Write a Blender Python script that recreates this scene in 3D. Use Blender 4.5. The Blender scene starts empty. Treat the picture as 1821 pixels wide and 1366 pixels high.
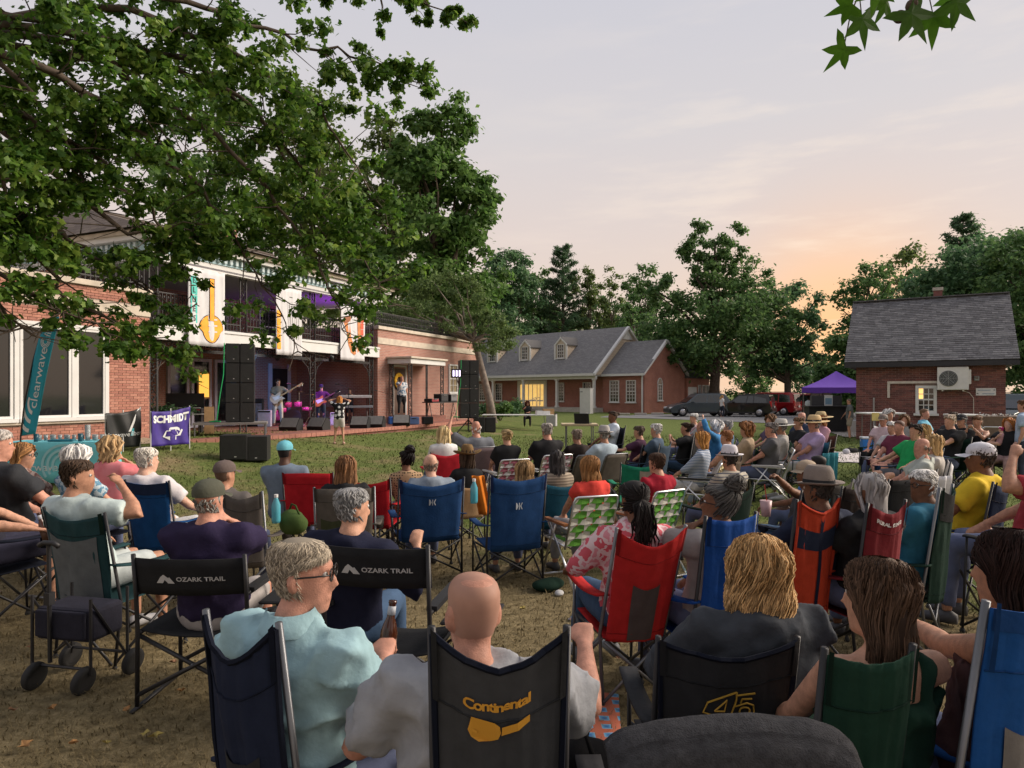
import bpy, bmesh, math, random
import numpy as np
from mathutils import Vector, Matrix, noise as mnoise
R = math.radians
scene = bpy.context.scene
col = scene.collection
random.seed(7)
rng = np.random.default_rng(7)
# ------------------------------------------------------------------ camera
H, HZ, F, CX = 1.70, 700.0, 1214.0, 910.5          # eye height, horizon row, focal length in photo pixels, centre column
cd = bpy.data.cameras.new('camera'); cam = bpy.data.objects.new('camera', cd); col.objects.link(cam)
cam.location = (0, 0, H); cam.rotation_euler = (R(90), 0, 0)
cd.sensor_width = 36; cd.lens = 24; cd.shift_y = 17/1821; cd.clip_start = .05; cd.clip_end = 3000
scene.camera = cam
# ------------------------------------------------------------------ sky and sun
SUN_AZ, SUN_EL = 78.0, 30.0                          # degrees clockwise from the view axis, above the horizon
w = bpy.data.worlds.new('World'); scene.world = w; w.use_nodes = True
nt = w.node_tree; nt.nodes.clear(); N = nt.nodes.new; L = nt.links.new
out = N('ShaderNodeOutputWorld'); bg = N('ShaderNodeBackground'); L(bg.outputs[0], out.inputs[0])
sky = N('ShaderNodeTexSky'); sky.sky_type = 'NISHITA'; sky.sun_disc = False
sky.sun_elevation = R(SUN_EL); sky.sun_rotation = R(SUN_AZ); sky.dust_density = 3.0; sky.air_density = 1.3; sky.altitude = 100
tc = N('ShaderNodeTexCoord'); sep = N('ShaderNodeSeparateXYZ'); L(tc.outputs['Generated'], sep.inputs[0])
def wm(op, a, b=None, c=None, clamp=False):
    n = N('ShaderNodeMath'); n.operation = op; n.use_clamp = clamp
    for i, v in enumerate((a, b, c)):
        if v is None: continue
        if isinstance(v, (int, float)): n.inputs[i].default_value = v
        else: L(v, n.inputs[i])
    return n.outputs[0]
el = sep.outputs['Z']
ramp = N('ShaderNodeValToRGB'); L(wm('MAXIMUM', el, 0.0), ramp.inputs[0])      # thin high cloud, peach low and lilac grey above
cr = ramp.color_ramp; cr.elements[0].position = 0.0; cr.elements[0].color = (.64, .47, .35, 1)
cr.elements[1].position = 1.0; cr.elements[1].color = (.38, .39, .46, 1)
for p, c in ((.10, (.61, .48, .39, 1)), (.22, (.55, .465, .43, 1)), (.36, (.49, .46, .465, 1)), (.52, (.44, .435, .475, 1))):
    e = cr.elements.new(p); e.color = c
az = R(25.5); ce = math.cos(R(4)); sd = (math.sin(az)*ce, math.cos(az)*ce, math.sin(R(4)))
vd = N('ShaderNodeVectorMath'); vd.operation = 'DOT_PRODUCT'; nz = N('ShaderNodeVectorMath'); nz.operation = 'NORMALIZE'
L(tc.outputs['Generated'], nz.inputs[0]); L(nz.outputs[0], vd.inputs[0]); vd.inputs[1].default_value = sd
glow = wm('POWER', wm('MAXIMUM', vd.outputs['Value'], 0.0), 120.0)
glow2 = wm('POWER', wm('MAXIMUM', vd.outputs['Value'], 0.0), 14.0)
mp = N('ShaderNodeMapping'); L(nz.outputs[0], mp.inputs[0]); mp.inputs['Scale'].default_value = (2.2, 2.2, 13.0); mp.inputs['Rotation'].default_value = (0, R(-9), 0)
ns = N('ShaderNodeTexNoise'); ns.inputs['Scale'].default_value = 1.7; ns.inputs['Detail'].default_value = 7; ns.inputs['Roughness'].default_value = .58
L(mp.outputs[0], ns.inputs['Vector'])
wisp = wm('MULTIPLY', wm('SUBTRACT', ns.outputs['Fac'], .50), 3.2, clamp=True)
mr = N('ShaderNodeMapRange'); mr.interpolation_type = 'SMOOTHSTEP'; L(ns.outputs['Fac'], mr.inputs[0]); mr.inputs[1].default_value = .50; mr.inputs[2].default_value = .70
wisp = wm('MULTIPLY', mr.outputs[0], wm('MULTIPLY', glow2, .42, clamp=True))
def mixc(fac, a, b, t='MIX'):
    n = N('ShaderNodeMix'); n.data_type = 'RGBA'; n.blend_type = t
    for s, v in ((0, fac), (6, a), (7, b)):
        if isinstance(v, (int, float)): n.inputs[s].default_value = v
        elif isinstance(v, tuple): n.inputs[s].default_value = v
        else: L(v, n.inputs[s])
    return n.outputs[2]
sk = N('ShaderNodeVectorMath'); sk.operation = 'SCALE'; L(sky.outputs[0], sk.inputs[0]); sk.inputs['Scale'].default_value = .05
c1 = mixc(.90, sk.outputs[0], ramp.outputs[0])
c2 = mixc(wm('MULTIPLY', glow, .85), c1, (.80, .42, .18, 1))
c3 = mixc(wisp, c2, (.74, .62, .50, 1))
L(c3, bg.inputs[0]); bg.inputs[1].default_value = .66
sl = bpy.data.lights.new('sun', 'SUN'); so = bpy.data.objects.new('sun', sl); col.objects.link(so)
sl.energy = 2.4; sl.angle = R(38); sl.color = (1, .86, .72)
d = Vector((math.sin(R(SUN_AZ))*math.cos(R(SUN_EL)), math.cos(R(SUN_AZ))*math.cos(R(SUN_EL)), math.sin(R(SUN_EL))))
so.rotation_euler = d.to_track_quat('Z', 'Y').to_euler()
vs = scene.view_settings; vs.view_transform = 'Standard'; vs.look = 'None'; vs.exposure = 1.22; vs.gamma = 1; vs.use_curve_mapping = False
scene.cycles.max_bounces = 6; scene.cycles.diffuse_bounces = 3; scene.cycles.transparent_max_bounces = 8
scene.cycles.use_denoising = True
# ------------------------------------------------------------------ places
HA = Vector((-9.78, 18.4)); TH = math.atan2(.916, .40)      # house corner and direction of its front
HU = Vector((math.cos(TH), math.sin(TH))); HW = Vector((-math.sin(TH), math.cos(TH)))
def sst(a, b, x):
    t = min(1, max(0, (x-a)/(b-a))); return t*t*(3-2*t)
def gz(x, y):
    p = Vector((x, y)) - HA; dn = -p.dot(HW); l = p.dot(HU)
    return (.50 - .17*sst(0, 11, l) - .3*sst(16, 30, l))*(1-sst(.5, 5.2, dn))*(1-sst(4, 14, -dn)) - .15*sst(2, 6.5, y)*(1-sst(12, 21, y)) + .02*mnoise.noise(Vector((x*.3, y*.3, 0)))*sst(3, 6, y)
def FY(Y):                                                  # row spacing of the crowd
    a = ((0, 1.05), (1.9, 1.05), (3.5, 1.18), (5, 1.36), (9, 1.30), (13, 1.14), (16, 1.02), (99, 1.0))
    for (y0, f0), (y1, f1) in zip(a, a[1:]):
        if y0 <= Y <= y1: return Y*(f0+(f1-f0)*(Y-y0)/(y1-y0))
def P(px, py, Y): return Vector(((px-CX)/F*Y, Y, H-(py-HZ)/F*Y))
def PX(px, Y): return (px-CX)/F*Y
def G(px, py):                                              # where the sight line through a photo pixel meets the ground
    z = 0.0
    for _ in range(12):
        Y = (H-z)*F/(py-HZ); z = gz(PX(px, Y), Y)
    return Vector((PX(px, Y), Y, z))
def W(lx, ly, z=0):                                         # house frame -> world
    v = HA + HU*lx + HW*ly; return Vector((v.x, v.y, z))
# ------------------------------------------------------------------ materials
MATS = {}
def nodes_of(m):
    m.use_nodes = True; t = m.node_tree; return t, t.nodes['Principled BSDF']
def mat(name, c, rough=.7, metal=0, var=.12, scale=8, bump=0, bscale=60, spec=.4, emit=0, trans=0, coat=0, sheen=0):
    if name in MATS: return MATS[name]
    m = bpy.data.materials.new(name); t, b = nodes_of(m)
    b.inputs['Roughness'].default_value = rough; b.inputs['Metallic'].default_value = metal
    b.inputs['Specular IOR Level'].default_value = spec; b.inputs['Coat Weight'].default_value = coat
    b.inputs['Sheen Weight'].default_value = sheen
    if trans: b.inputs['Transmission Weight'].default_value = trans
    n = t.nodes.new
    co = n('ShaderNodeTexCoord')
    if var:
        a = n('ShaderNodeTexNoise'); a.inputs['Scale'].default_value = scale; a.inputs['Detail'].default_value = 5
        t.links.new(co.outputs['Object'], a.inputs['Vector'])
        r = n('ShaderNodeValToRGB'); r.color_ramp.elements[0].position = .3; r.color_ramp.elements[1].position = .7
        r.color_ramp.elements[0].color = tuple(x*(1-var) for x in c[:3])+(1,); r.color_ramp.elements[1].color = tuple(min(1, x*(1+var)) for x in c[:3])+(1,)
        t.links.new(a.outputs['Fac'], r.inputs[0]); t.links.new(r.outputs[0], b.inputs['Base Color'])
    else: b.inputs['Base Color'].default_value = tuple(c[:3])+(1,)
    if bump:
        a2 = n('ShaderNodeTexNoise'); a2.inputs['Scale'].default_value = bscale; a2.inputs['Detail'].default_value = 3
        t.links.new(co.outputs['Object'], a2.inputs['Vector'])
        bp = n('ShaderNodeBump'); bp.inputs['Strength'].default_value = bump; bp.inputs['Distance'].default_value = .01
        t.links.new(a2.outputs['Fac'], bp.inputs['Height']); t.links.new(bp.outputs[0], b.inputs['Normal'])
    if emit:
        b.inputs['Emission Color'].default_value = tuple(c[:3])+(1,); b.inputs['Emission Strength'].default_value = emit
    MATS[name] = m; return m
def pattern(name, c1, c2, kind, scale=20, thr=.5, c3=None, rough=.85, axis=2):
    if name in MATS: return MATS[name]
    m = bpy.data.materials.new(name); t, b = nodes_of(m); b.inputs['Roughness'].default_value = rough; b.inputs['Specular IOR Level'].default_value = .2
    n = t.nodes.new; co = n('ShaderNodeTexCoord'); r = n('ShaderNodeValToRGB'); r.color_ramp.interpolation = 'CONSTANT' if kind not in ('tie', 'plaid') else 'LINEAR'
    e = r.color_ramp.elements; e[0].color = tuple(c1)+(1,); e[1].position = thr; e[1].color = tuple(c2)+(1,)
    if kind == 'dots':
        v = n('ShaderNodeTexVoronoi'); v.inputs['Scale'].default_value = scale; v.inputs['Randomness'].default_value = .35
        t.links.new(co.outputs['Object'], v.inputs['Vector']); t.links.new(v.outputs['Distance'], r.inputs[0])
    elif kind == 'stripes':
        v = n('ShaderNodeTexWave'); v.bands_direction = 'XYZ'[axis]; v.inputs['Scale'].default_value = scale; v.inputs['Distortion'].default_value = .4
        t.links.new(co.outputs['Object'], v.inputs['Vector']); t.links.new(v.outputs['Fac'], r.inputs[0])
    elif kind == 'plaid':
        hs = []
        for ax in 'XY':
            v = n('ShaderNodeTexWave'); v.bands_direction = ax; v.inputs['Scale'].default_value = scale; v.inputs['Distortion'].default_value = .2
            t.links.new(co.outputs['Object'], v.inputs['Vector']); hs.append(v.outputs['Fac'])
        a = n('ShaderNodeMath'); a.operation = 'MAXIMUM'; t.links.new(hs[0], a.inputs[0]); t.links.new(hs[1], a.inputs[1]); t.links.new(a.outputs[0], r.inputs[0])
    else:
        v = n('ShaderNodeTexNoise'); v.inputs['Scale'].default_value = scale; v.inputs['Detail'].default_value = 2
        t.links.new(co.outputs['Object'], v.inputs['Vector']); t.links.new(v.outputs['Fac'], r.inputs[0])
    if c3:
        x = e.new(min(.98, thr+.12)); x.color = tuple(c3)+(1,)
    t.links.new(r.outputs[0], b.inputs['Base Color']); MATS[name] = m; return m
def cloth(c, tag=None, rough=.9):
    return mat('cloth_%s' % (tag or '_'.join('%02d' % int(x*99) for x in c)), c, rough, var=.13, scale=14, bump=.22, bscale=55, spec=.15, sheen=.0)
def brick_mat(name, axis, c1, c2, mortar, sc=1.0):
    if name in MATS: return MATS[name]
    m = bpy.data.materials.new(name); t, b = nodes_of(m); n = t.nodes.new; b.inputs['Roughness'].default_value = .9
    co = n('ShaderNodeTexCoord'); s = n('ShaderNodeSeparateXYZ'); cb = n('ShaderNodeCombineXYZ')
    t.links.new(co.outputs['Object'], s.inputs[0]); t.links.new(s.outputs[axis], cb.inputs[0]); t.links.new(s.outputs[2], cb.inputs[1])
    br = n('ShaderNodeTexBrick'); t.links.new(cb.outputs[0], br.inputs['Vector'])
    br.inputs['Scale'].default_value = 1; br.inputs['Brick Width'].default_value = .21*sc; br.inputs['Row Height'].default_value = .0677*sc; br.inputs['Mortar Size'].default_value = .008*sc; br.inputs['Mortar Smooth'].default_value = .2
    br.inputs['Color1'].default_value = c1+(1,); br.inputs['Color2'].default_value = c2+(1,); br.inputs['Mortar'].default_value = mortar+(1,); br.inputs['Bias'].default_value = -.1
    ns_ = n('ShaderNodeTexNoise'); ns_.inputs['Scale'].default_value = 1.3; ns_.inputs['Detail'].default_value = 6; t.links.new(co.outputs['Object'], ns_.inputs['Vector'])
    mx = n('ShaderNodeMix'); mx.data_type = 'RGBA'; mx.blend_type = 'MULTIPLY'; mx.inputs[0].default_value = .45
    rr = n('ShaderNodeValToRGB'); rr.color_ramp.elements[0].position = .35; rr.color_ramp.elements[0].color = (.6, .55, .55, 1); rr.color_ramp.elements[1].position = .65
    t.links.new(ns_.outputs['Fac'], rr.inputs[0]); t.links.new(br.outputs['Color'], mx.inputs[6]); t.links.new(rr.outputs[0], mx.inputs[7]); t.links.new(mx.outputs[2], b.inputs['Base Color'])
    bp = n('ShaderNodeBump'); bp.inputs['Strength'].default_value = .6; bp.inputs['Distance'].default_value = .01; bp.invert = True
    t.links.new(br.outputs['Fac'], bp.inputs['Height']); t.links.new(bp.outputs[0], b.inputs['Normal'])
    MATS[name] = m; return m
def shingle_mat(name, c1, c2, rx=1.0):
    if name in MATS: return MATS[name]
    m = bpy.data.materials.new(name); t, b = nodes_of(m); n = t.nodes.new; b.inputs['Roughness'].default_value = .95; b.inputs['Specular IOR Level'].default_value = .2
    uv = n('ShaderNodeUVMap'); br = n('ShaderNodeTexBrick'); t.links.new(uv.outputs[0], br.inputs['Vector'])
    br.inputs['Scale'].default_value = 1; br.inputs['Brick Width'].default_value = .30*rx; br.inputs['Row Height'].default_value = .14*rx; br.inputs['Mortar Size'].default_value = .006; br.inputs['Bias'].default_value = 0
    br.inputs['Color1'].default_value = c1+(1,); br.inputs['Color2'].default_value = c2+(1,); br.inputs['Mortar'].default_value = tuple(x*.45 for x in c1)+(1,)
    t.links.new(br.outputs['Color'], b.inputs['Base Color'])
    bp = n('ShaderNodeBump'); bp.inputs['Strength'].default_value = .7; bp.inputs['Distance'].default_value = .02; bp.invert = True
    t.links.new(br.outputs['Fac'], bp.inputs['Height']); t.links.new(bp.outputs[0], b.inputs['Normal'])
    MATS[name] = m; return m
def leaf_mat(name, c1, c2, c3=None, scale=.9):
    if name in MATS: return MATS[name]
    m = bpy.data.materials.new(name); t, b = nodes_of(m); n = t.nodes.new; b.inputs['Roughness'].default_value = .55; b.inputs['Specular IOR Level'].default_value = .35
    co = n('ShaderNodeTexCoord'); a = n('ShaderNodeTexNoise'); a.inputs['Scale'].default_value = scale; a.inputs['Detail'].default_value = 8; a.inputs['Roughness'].default_value = .75
    t.links.new(co.outputs['Object'], a.inputs['Vector']); r = n('ShaderNodeValToRGB'); e = r.color_ramp.elements
    e[0].position = .33; e[0].color = c1+(1,); e[1].position = .64; e[1].color = c2+(1,)
    if c3: x = e.new(.80); x.color = c3+(1,)
    gi = n('ShaderNodeNewGeometry'); ad = n('ShaderNodeMath'); ad.operation = 'MULTIPLY_ADD'; ad.inputs[1].default_value = .42; t.links.new(gi.outputs['Random Per Island'], ad.inputs[0])
    sb = n('ShaderNodeMath'); sb.operation = 'SUBTRACT'; sb.inputs[1].default_value = .20; t.links.new(a.outputs['Fac'], sb.inputs[0]); t.links.new(sb.outputs[0], ad.inputs[2])
    t.links.new(ad.outputs[0], r.inputs[0]); t.links.new(r.outputs[0], b.inputs['Base Color'])
    tr = n('ShaderNodeBsdfTranslucent'); t.links.new(r.outputs[0], tr.inputs[0]); mx = n('ShaderNodeMixShader'); mx.inputs[0].default_value = .5
    o = t.nodes['Material Output']; t.links.new(b.outputs[0], mx.inputs[1]); t.links.new(tr.outputs[0], mx.inputs[2]); t.links.new(mx.outputs[0], o.inputs[0])
    MATS[name] = m; return m
# ------------------------------------------------------------------ mesh helpers
class MB:
    def __init__(s): s.v = []; s.f = []; s.uv = None
    def add(s, vs, fs):
        o = len(s.v); s.v.extend([tuple(x) for x in vs]); s.f.extend([tuple(i+o for i in f) for f in fs])
    def box(s, c, d, rz=0, rx=0, M=None):
        x, y, z = (k/2 for k in d); vs = [Vector((a*x, b*y, e*z)) for a in (-1, 1) for b in (-1, 1) for e in (-1, 1)]
        m = Matrix.Translation(c) @ Matrix.Rotation(rz, 4, 'Z') @ Matrix.Rotation(rx, 4, 'X')
        if M: m = M @ m
        s.add([m @ q for q in vs], [(0, 1, 3, 2), (4, 6, 7, 5), (0, 4, 5, 1), (2, 3, 7, 6), (0, 2, 6, 4), (1, 5, 7, 3)]); return s
    def tube(s, pts, r, n=8, cap=True, flat=None):
        pts = [Vector(p) for p in pts]; k = len(pts)
        if isinstance(r, (int, float)): r = [r]*k
        up = None; vs = []
        for i, p in enumerate(pts):
            t = (pts[min(i+1, k-1)]-pts[max(i-1, 0)])
            if t.length < 1e-9: t = Vector((0, 0, 1))
            t.normalize()
            if up is None: up = Vector((0, 0, 1)) if abs(t.z) < .9 else Vector((1, 0, 0))
            a = t.cross(up)
            if a.length < 1e-6: a = t.cross(Vector((1, .3, 0)))
            a.normalize(); b = a.cross(t); up = b
            ra, rb = r[i] if isinstance(r[i], (tuple, list)) else (r[i], r[i])
            for j in range(n):
                an = 2*math.pi*j/n; vs.append(p + a*math.cos(an)*ra + b*math.sin(an)*rb)
        fs = [(i*n+j, i*n+(j+1) % n, (i+1)*n+(j+1) % n, (i+1)*n+j) for i in range(k-1) for j in range(n)]
        if cap: fs += [tuple(reversed(range(n))), tuple(range((k-1)*n, k*n))]
        s.add(vs, fs); return s
    def rings(s, secs, n=16):
        # secs: (centre, axis a * ra, axis b * rb) stacked; closed with caps
        vs = []
        for c, a, b in secs:
            for j in range(n):
                an = 2*math.pi*j/n; vs.append(Vector(c) + Vector(a)*math.cos(an) + Vector(b)*math.sin(an))
        k = len(secs)
        s.add(vs, [(i*n+j, i*n+(j+1) % n, (i+1)*n+(j+1) % n, (i+1)*n+j) for i in range(k-1) for j in range(n)] + [tuple(reversed(range(n))), tuple(range((k-1)*n, k*n))]); return s
    def ell(s, c, r, n=12, m=8, M=None):
        vs = [(0, 0, -1)]; fs = []
        for i in range(1, m):
            t = math.pi*i/m
            for j in range(n):
                a = 2*math.pi*j/n; vs.append((math.sin(t)*math.cos(a), math.sin(t)*math.sin(a), -math.cos(t)))
        vs.append((0, 0, 1)); q = lambda i, j: 1+(i-1)*n+j % n
        for j in range(n):
            fs.append((0, q(1, j+1), q(1, j))); fs.append((len(vs)-1, q(m-1, j), q(m-1, j+1)))
            for i in range(1, m-1): fs.append((q(i, j), q(i, j+1), q(i+1, j+1), q(i+1, j)))
        o = []
        for v in vs:
            p = Vector((v[0]*r[0], v[1]*r[1], v[2]*r[2]))
            if M: p = M @ p
            o.append(p+Vector(c))
        s.add(o, fs); return s
    def lathe(s, prof, n=16, c=(0, 0, 0), M=None):
        vs = []; k = len(prof)
        for r, z in prof:
            for j in range(n):
                a = 2*math.pi*j/n; p = Vector((r*math.cos(a), r*math.sin(a), z))
                vs.append((M @ p if M else p)+Vector(c))
        s.add(vs, [(i*n+j, i*n+(j+1) % n, (i+1)*n+(j+1) % n, (i+1)*n+j) for i in range(k-1) for j in range(n)] + [tuple(reversed(range(n))), tuple(range((k-1)*n, k*n))]); return s
    def prism(s, poly, a, b, f):
        # poly: 2D outline; f(u, v, t) -> 3D point; extruded from t=a to t=b
        n = len(poly); vs = [f(u, v, a) for u, v in poly]+[f(u, v, b) for u, v in poly]
        s.add(vs, [tuple(reversed(range(n))), tuple(range(n, 2*n))]+[(i, (i+1) % n, n+(i+1) % n, n+i) for i in range(n)]); return s
    def grid(s, fn, nu, nv, thick=0, nrm=None):
        vs = [fn(i/nu, j/nv) for j in range(nv+1) for i in range(nu+1)]
        fs = [(j*(nu+1)+i, j*(nu+1)+i+1, (j+1)*(nu+1)+i+1, (j+1)*(nu+1)+i) for j in range(nv) for i in range(nu)]
        if thick:
            o = len(vs); nr = Vector(nrm)*thick; vs = vs+[Vector(v)+nr for v in vs]
            fs = [tuple(reversed(f)) for f in fs]+[tuple(i+o for i in f) for f in fs]
            rim = [i for i in range(nu+1)]+[j*(nu+1)+nu for j in range(1, nv+1)]+[nv*(nu+1)+i for i in range(nu-1, -1, -1)]+[j*(nu+1) for j in range(nv-1, 0, -1)]
            fs += [(rim[i], rim[(i+1) % len(rim)], rim[(i+1) % len(rim)]+o, rim[i]+o) for i in range(len(rim))]
        s.add(vs, fs); return s
    def mesh(s, name, m=None, smooth=False):
        me = bpy.data.meshes.new(name); me.from_pydata([tuple(v) for v in s.v], [], s.f); me.update()
        if m: me.materials.append(m)
        if smooth: me.shade_smooth()
        return me
    def build(s, name, m=None, parent=None, smooth=False, **kw):
        return link(name, s.mesh(name, m, smooth), parent, **kw)
def link(name, me, parent=None, label=None, cat=None, group=None, kind=None, loc=None, rz=None):
    o = bpy.data.objects.new(name, me); col.objects.link(o)
    if parent: o.parent = parent
    if loc is not None: o.location = loc
    if rz is not None: o.rotation_euler = (0, 0, rz)
    return tag(o, label, cat, group, kind)
def tag(o, label=None, cat=None, group=None, kind=None):
    for k, v in (('label', label), ('category', cat), ('group', group), ('kind', kind)):
        if v: o[k] = v
    return o
def empty(name, loc=(0, 0, 0), rz=0, label=None, cat=None, group=None):
    o = bpy.data.objects.new(name, None); col.objects.link(o); o.location = loc; o.rotation_euler = (0, 0, rz); o.empty_display_size = .1
    return tag(o, label, cat, group)
def copy_tree(o, parent=None):
    c = o.copy(); col.objects.link(c); c.parent = parent
    for ch in o.children: copy_tree(ch, c)
    return c
def bx(name, c, d, m, parent=None, rz=0, rx=0, bevel=0, **kw):
    o = MB().box(c, d, rz, rx).build(name, m, parent, **kw)
    if bevel:
        b = o.modifiers.new('b', 'BEVEL'); b.width = bevel; b.segments = 2; b.limit_method = 'ANGLE'
    return o
def np_mesh(name, verts, faces, m, smooth=False):
    # verts (n,3) and faces (k,c) all with the same corner count
    me = bpy.data.meshes.new(name); nv, nf, c = len(verts), len(faces), faces.shape[1]
    me.vertices.add(nv); me.vertices.foreach_set('co', np.asarray(verts, np.float32).ravel())
    me.loops.add(nf*c); me.loops.foreach_set('vertex_index', np.asarray(faces, np.int32).ravel())
    me.polygons.add(nf); me.polygons.foreach_set('loop_start', np.arange(0, nf*c, c, dtype=np.int32)); me.polygons.foreach_set('loop_total', np.full(nf, c, np.int32))
    me.update(calc_edges=True); me.validate()
    if m: me.materials.append(m)
    if smooth: me.shade_smooth()
    return me
TXT = {}
def text_mesh(body, size=.1, extrude=.0, shear=0, space=1.0, bold=0):
    key = (body, size, extrude, shear, space, bold)
    c = bpy.data.curves.new('t', 'FONT'); c.body = body; c.size = size; c.extrude = extrude; c.shear = shear; c.space_character = space; c.offset = bold
    c.align_x = 'CENTER'; c.align_y = 'CENTER'; c.resolution_u = 3
    o = bpy.data.objects.new('t', c); col.objects.link(o); dg = bpy.context.evaluated_depsgraph_get(); dg.update()
    me = bpy.data.meshes.new_from_object(o.evaluated_get(dg)); bpy.data.objects.remove(o); bpy.data.curves.remove(c); return me
def text_on(name, body, size, m, parent, fn, cuts=0, **kw):
    # flat lettering laid on a surface: fn(x, y) -> point just above it
    me = text_mesh(body, size, **kw)
    for v in me.vertices: v.co = fn(v.co.x, v.co.y)
    me.materials.clear(); me.materials.append(m); me.name = name
    return link(name, me, parent)
def smoothstep_np(a, b, x):
    t = np.clip((x-a)/(b-a), 0, 1); return t*t*(3-2*t)
# ================================================================== the setting
def ground_mat():
    m = bpy.data.materials.new('lawn'); t, b = nodes_of(m); n = t.nodes.new; lk = t.links.new; b.inputs['Roughness'].default_value = 1; b.inputs['Specular IOR Level'].default_value = .1
    co = n('ShaderNodeTexCoord'); s = n('ShaderNodeSeparateXYZ'); lk(co.outputs['Object'], s.inputs[0])
    def nz_(sc, det=6, rough=.6):
        a = n('ShaderNodeTexNoise'); a.inputs['Scale'].default_value = sc; a.inputs['Detail'].default_value = det; a.inputs['Roughness'].default_value = rough; lk(co.outputs['Object'], a.inputs['Vector']); return a.outputs['Fac']
    def ramp_(x, els):
        r = n('ShaderNodeValToRGB'); e = r.color_ramp.elements; e[0].position, e[0].color = els[0][0], els[0][1]+(1,); e[1].position, e[1].color = els[1][0], els[1][1]+(1,)
        for p, c in els[2:]: q = e.new(p); q.color = c+(1,)
        lk(x, r.inputs[0]); return r.outputs[0]
    def mth(op, a, c):
        q = n('ShaderNodeMath'); q.operation = op
        for i, v in enumerate((a, c)):
            if isinstance(v, (int, float)): q.inputs[i].default_value = v
            else: lk(v, q.inputs[i])
        return q.outputs[0]
    dry = ramp_(nz_(14, 8, .75), [(.25, (.10, .076, .040)), (.5, (.245, .195, .105)), (.75, (.42, .34, .195))])
    grn = ramp_(nz_(9, 8, .75), [(.28, (.05, .08, .02)), (.5, (.12, .155, .045)), (.75, (.24, .265, .09))])
    mr_ = n('ShaderNodeMapRange'); mr_.inputs[1].default_value = 4.0; mr_.inputs[2].default_value = 12.5; mr_.inputs[3].default_value = .30; mr_.inputs[4].default_value = -.26; lk(s.outputs[1], mr_.inputs[0])
    mrx = n('ShaderNodeMapRange'); mrx.inputs[1].default_value = -2; mrx.inputs[2].default_value = 5; mrx.inputs[3].default_value = .07; mrx.inputs[4].default_value = -.14; lk(s.outputs[0], mrx.inputs[0])
    f = mth('ADD', mth('ADD', mth('MULTIPLY', nz_(.55, 7, .68), 1.35), mrx.outputs[0]), mr_.outputs[0])
    r = n('ShaderNodeValToRGB'); r.color_ramp.elements[0].position = .47; r.color_ramp.elements[1].position = .72; lk(f, r.inputs[0])
    mx = n('ShaderNodeMix'); mx.data_type = 'RGBA'; lk(r.outputs[0], mx.inputs[0]); lk(grn, mx.inputs[6]); lk(dry, mx.inputs[7]); lk(mx.outputs[2], b.inputs['Base Color'])
    bp = n('ShaderNodeBump'); bp.inputs['Strength'].default_value = .8; bp.inputs['Distance'].default_value = .05; lk(nz_(45, 6, .8), bp.inputs['Height']); lk(bp.outputs[0], b.inputs['Normal'])
    MATS['lawn'] = m; return m
LAWN = ground_mat()
def build_ground():
    xs = np.concatenate([np.linspace(-400, -40, 10), np.linspace(-34, 34, 120), np.linspace(40, 400, 10)])
    ys = np.concatenate([np.linspace(-60, -4, 8), np.linspace(-2, 66, 130), np.linspace(75, 900, 14)])
    vs = [(x, y, gz(x, y) if -35 < x < 35 and -3 < y < 68 else 0) for y in ys for x in xs]; nx = len(xs)
    fs = np.array([(j*nx+i, j*nx+i+1, (j+1)*nx+i+1, (j+1)*nx+i) for j in range(len(ys)-1) for i in range(nx-1)])
    me = np_mesh('ground', np.array(vs), fs, LAWN, True); link('ground', me, kind='structure')
build_ground()
ASPH = mat('asphalt', (.17, .17, .175), .95, var=.2, scale=3, bump=.3, bscale=80)
CONC = mat('concrete', (.40, .37, .33), .9, var=.15, scale=5, bump=.2, bscale=40)
WHITE = mat('white_paint', (.60, .60, .59), .55, var=.05, scale=3)
STONE = mat('limestone', (.50, .44, .36), .85, var=.16, scale=4, bump=.15, bscale=50)
GLASS = mat('dark_glass', (.012, .013, .015), .06, var=0, spec=.8)
IRON = mat('black_iron', (.018, .017, .018), .55, var=.2)
BLACK = mat('black_plastic', (.014, .014, .016), .55, var=.15, bump=.1, bscale=200)
def strip(name, pts_l, pts_r, z, m, **kw):
    b = MB()
    for i in range(len(pts_l)):
        for p in (pts_l[i], pts_r[i]): b.v.append((p[0], p[1], z))
    b.f = [(2*i, 2*i+1, 2*i+3, 2*i+2) for i in range(len(pts_l)-1)]
    return b.build(name, m, **kw)
def px_xy(px, Y): return (PX(px, Y), Y)
# parking lot and drive: an asphalt sheet right of the far building, with a drive running left
strip('parking_lot', [px_xy(1120, 52.5), px_xy(1160, 46), px_xy(1300, 41), px_xy(1465, 36), px_xy(1520, 33.5), (40, 33)], [px_xy(1140, 55.2), px_xy(1190, 55.5), px_xy(1250, 63), px_xy(1330, 66), px_xy(1420, 66), (60, 70)], .024, ASPH, kind='structure')
strip('drive', [px_xy(700, 51.5), px_xy(860, 51.2), px_xy(1000, 50.2), px_xy(1160, 46)], [px_xy(700, 55.5), px_xy(860, 55.5), px_xy(1000, 55), px_xy(1120, 52.5)], .020, ASPH, kind='structure')
strip('bar_pad', [px_xy(1480, 29), px_xy(1500, 26.5), px_xy(1560, 26)], [px_xy(1455, 34), px_xy(1480, 34.5), px_xy(1560, 34.5)], .03, CONC, kind='structure')
for i, (a, c, Y) in enumerate(((1098, 1120, 53.6), (1128, 1150, 54.2), (1158, 1180, 54.8))):
    x0, x1 = PX(a, Y), PX(c, Y)
    b = bx('parking_stop', ((x0+x1)/2, Y, .10), (x1-x0, .16, .14), CONC, bevel=.03)
    tag(b, ('left', 'middle', 'right')[i]+' concrete parking stop by the lawn edge in front of the far building', 'parking stop', 'parking stops')
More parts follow.
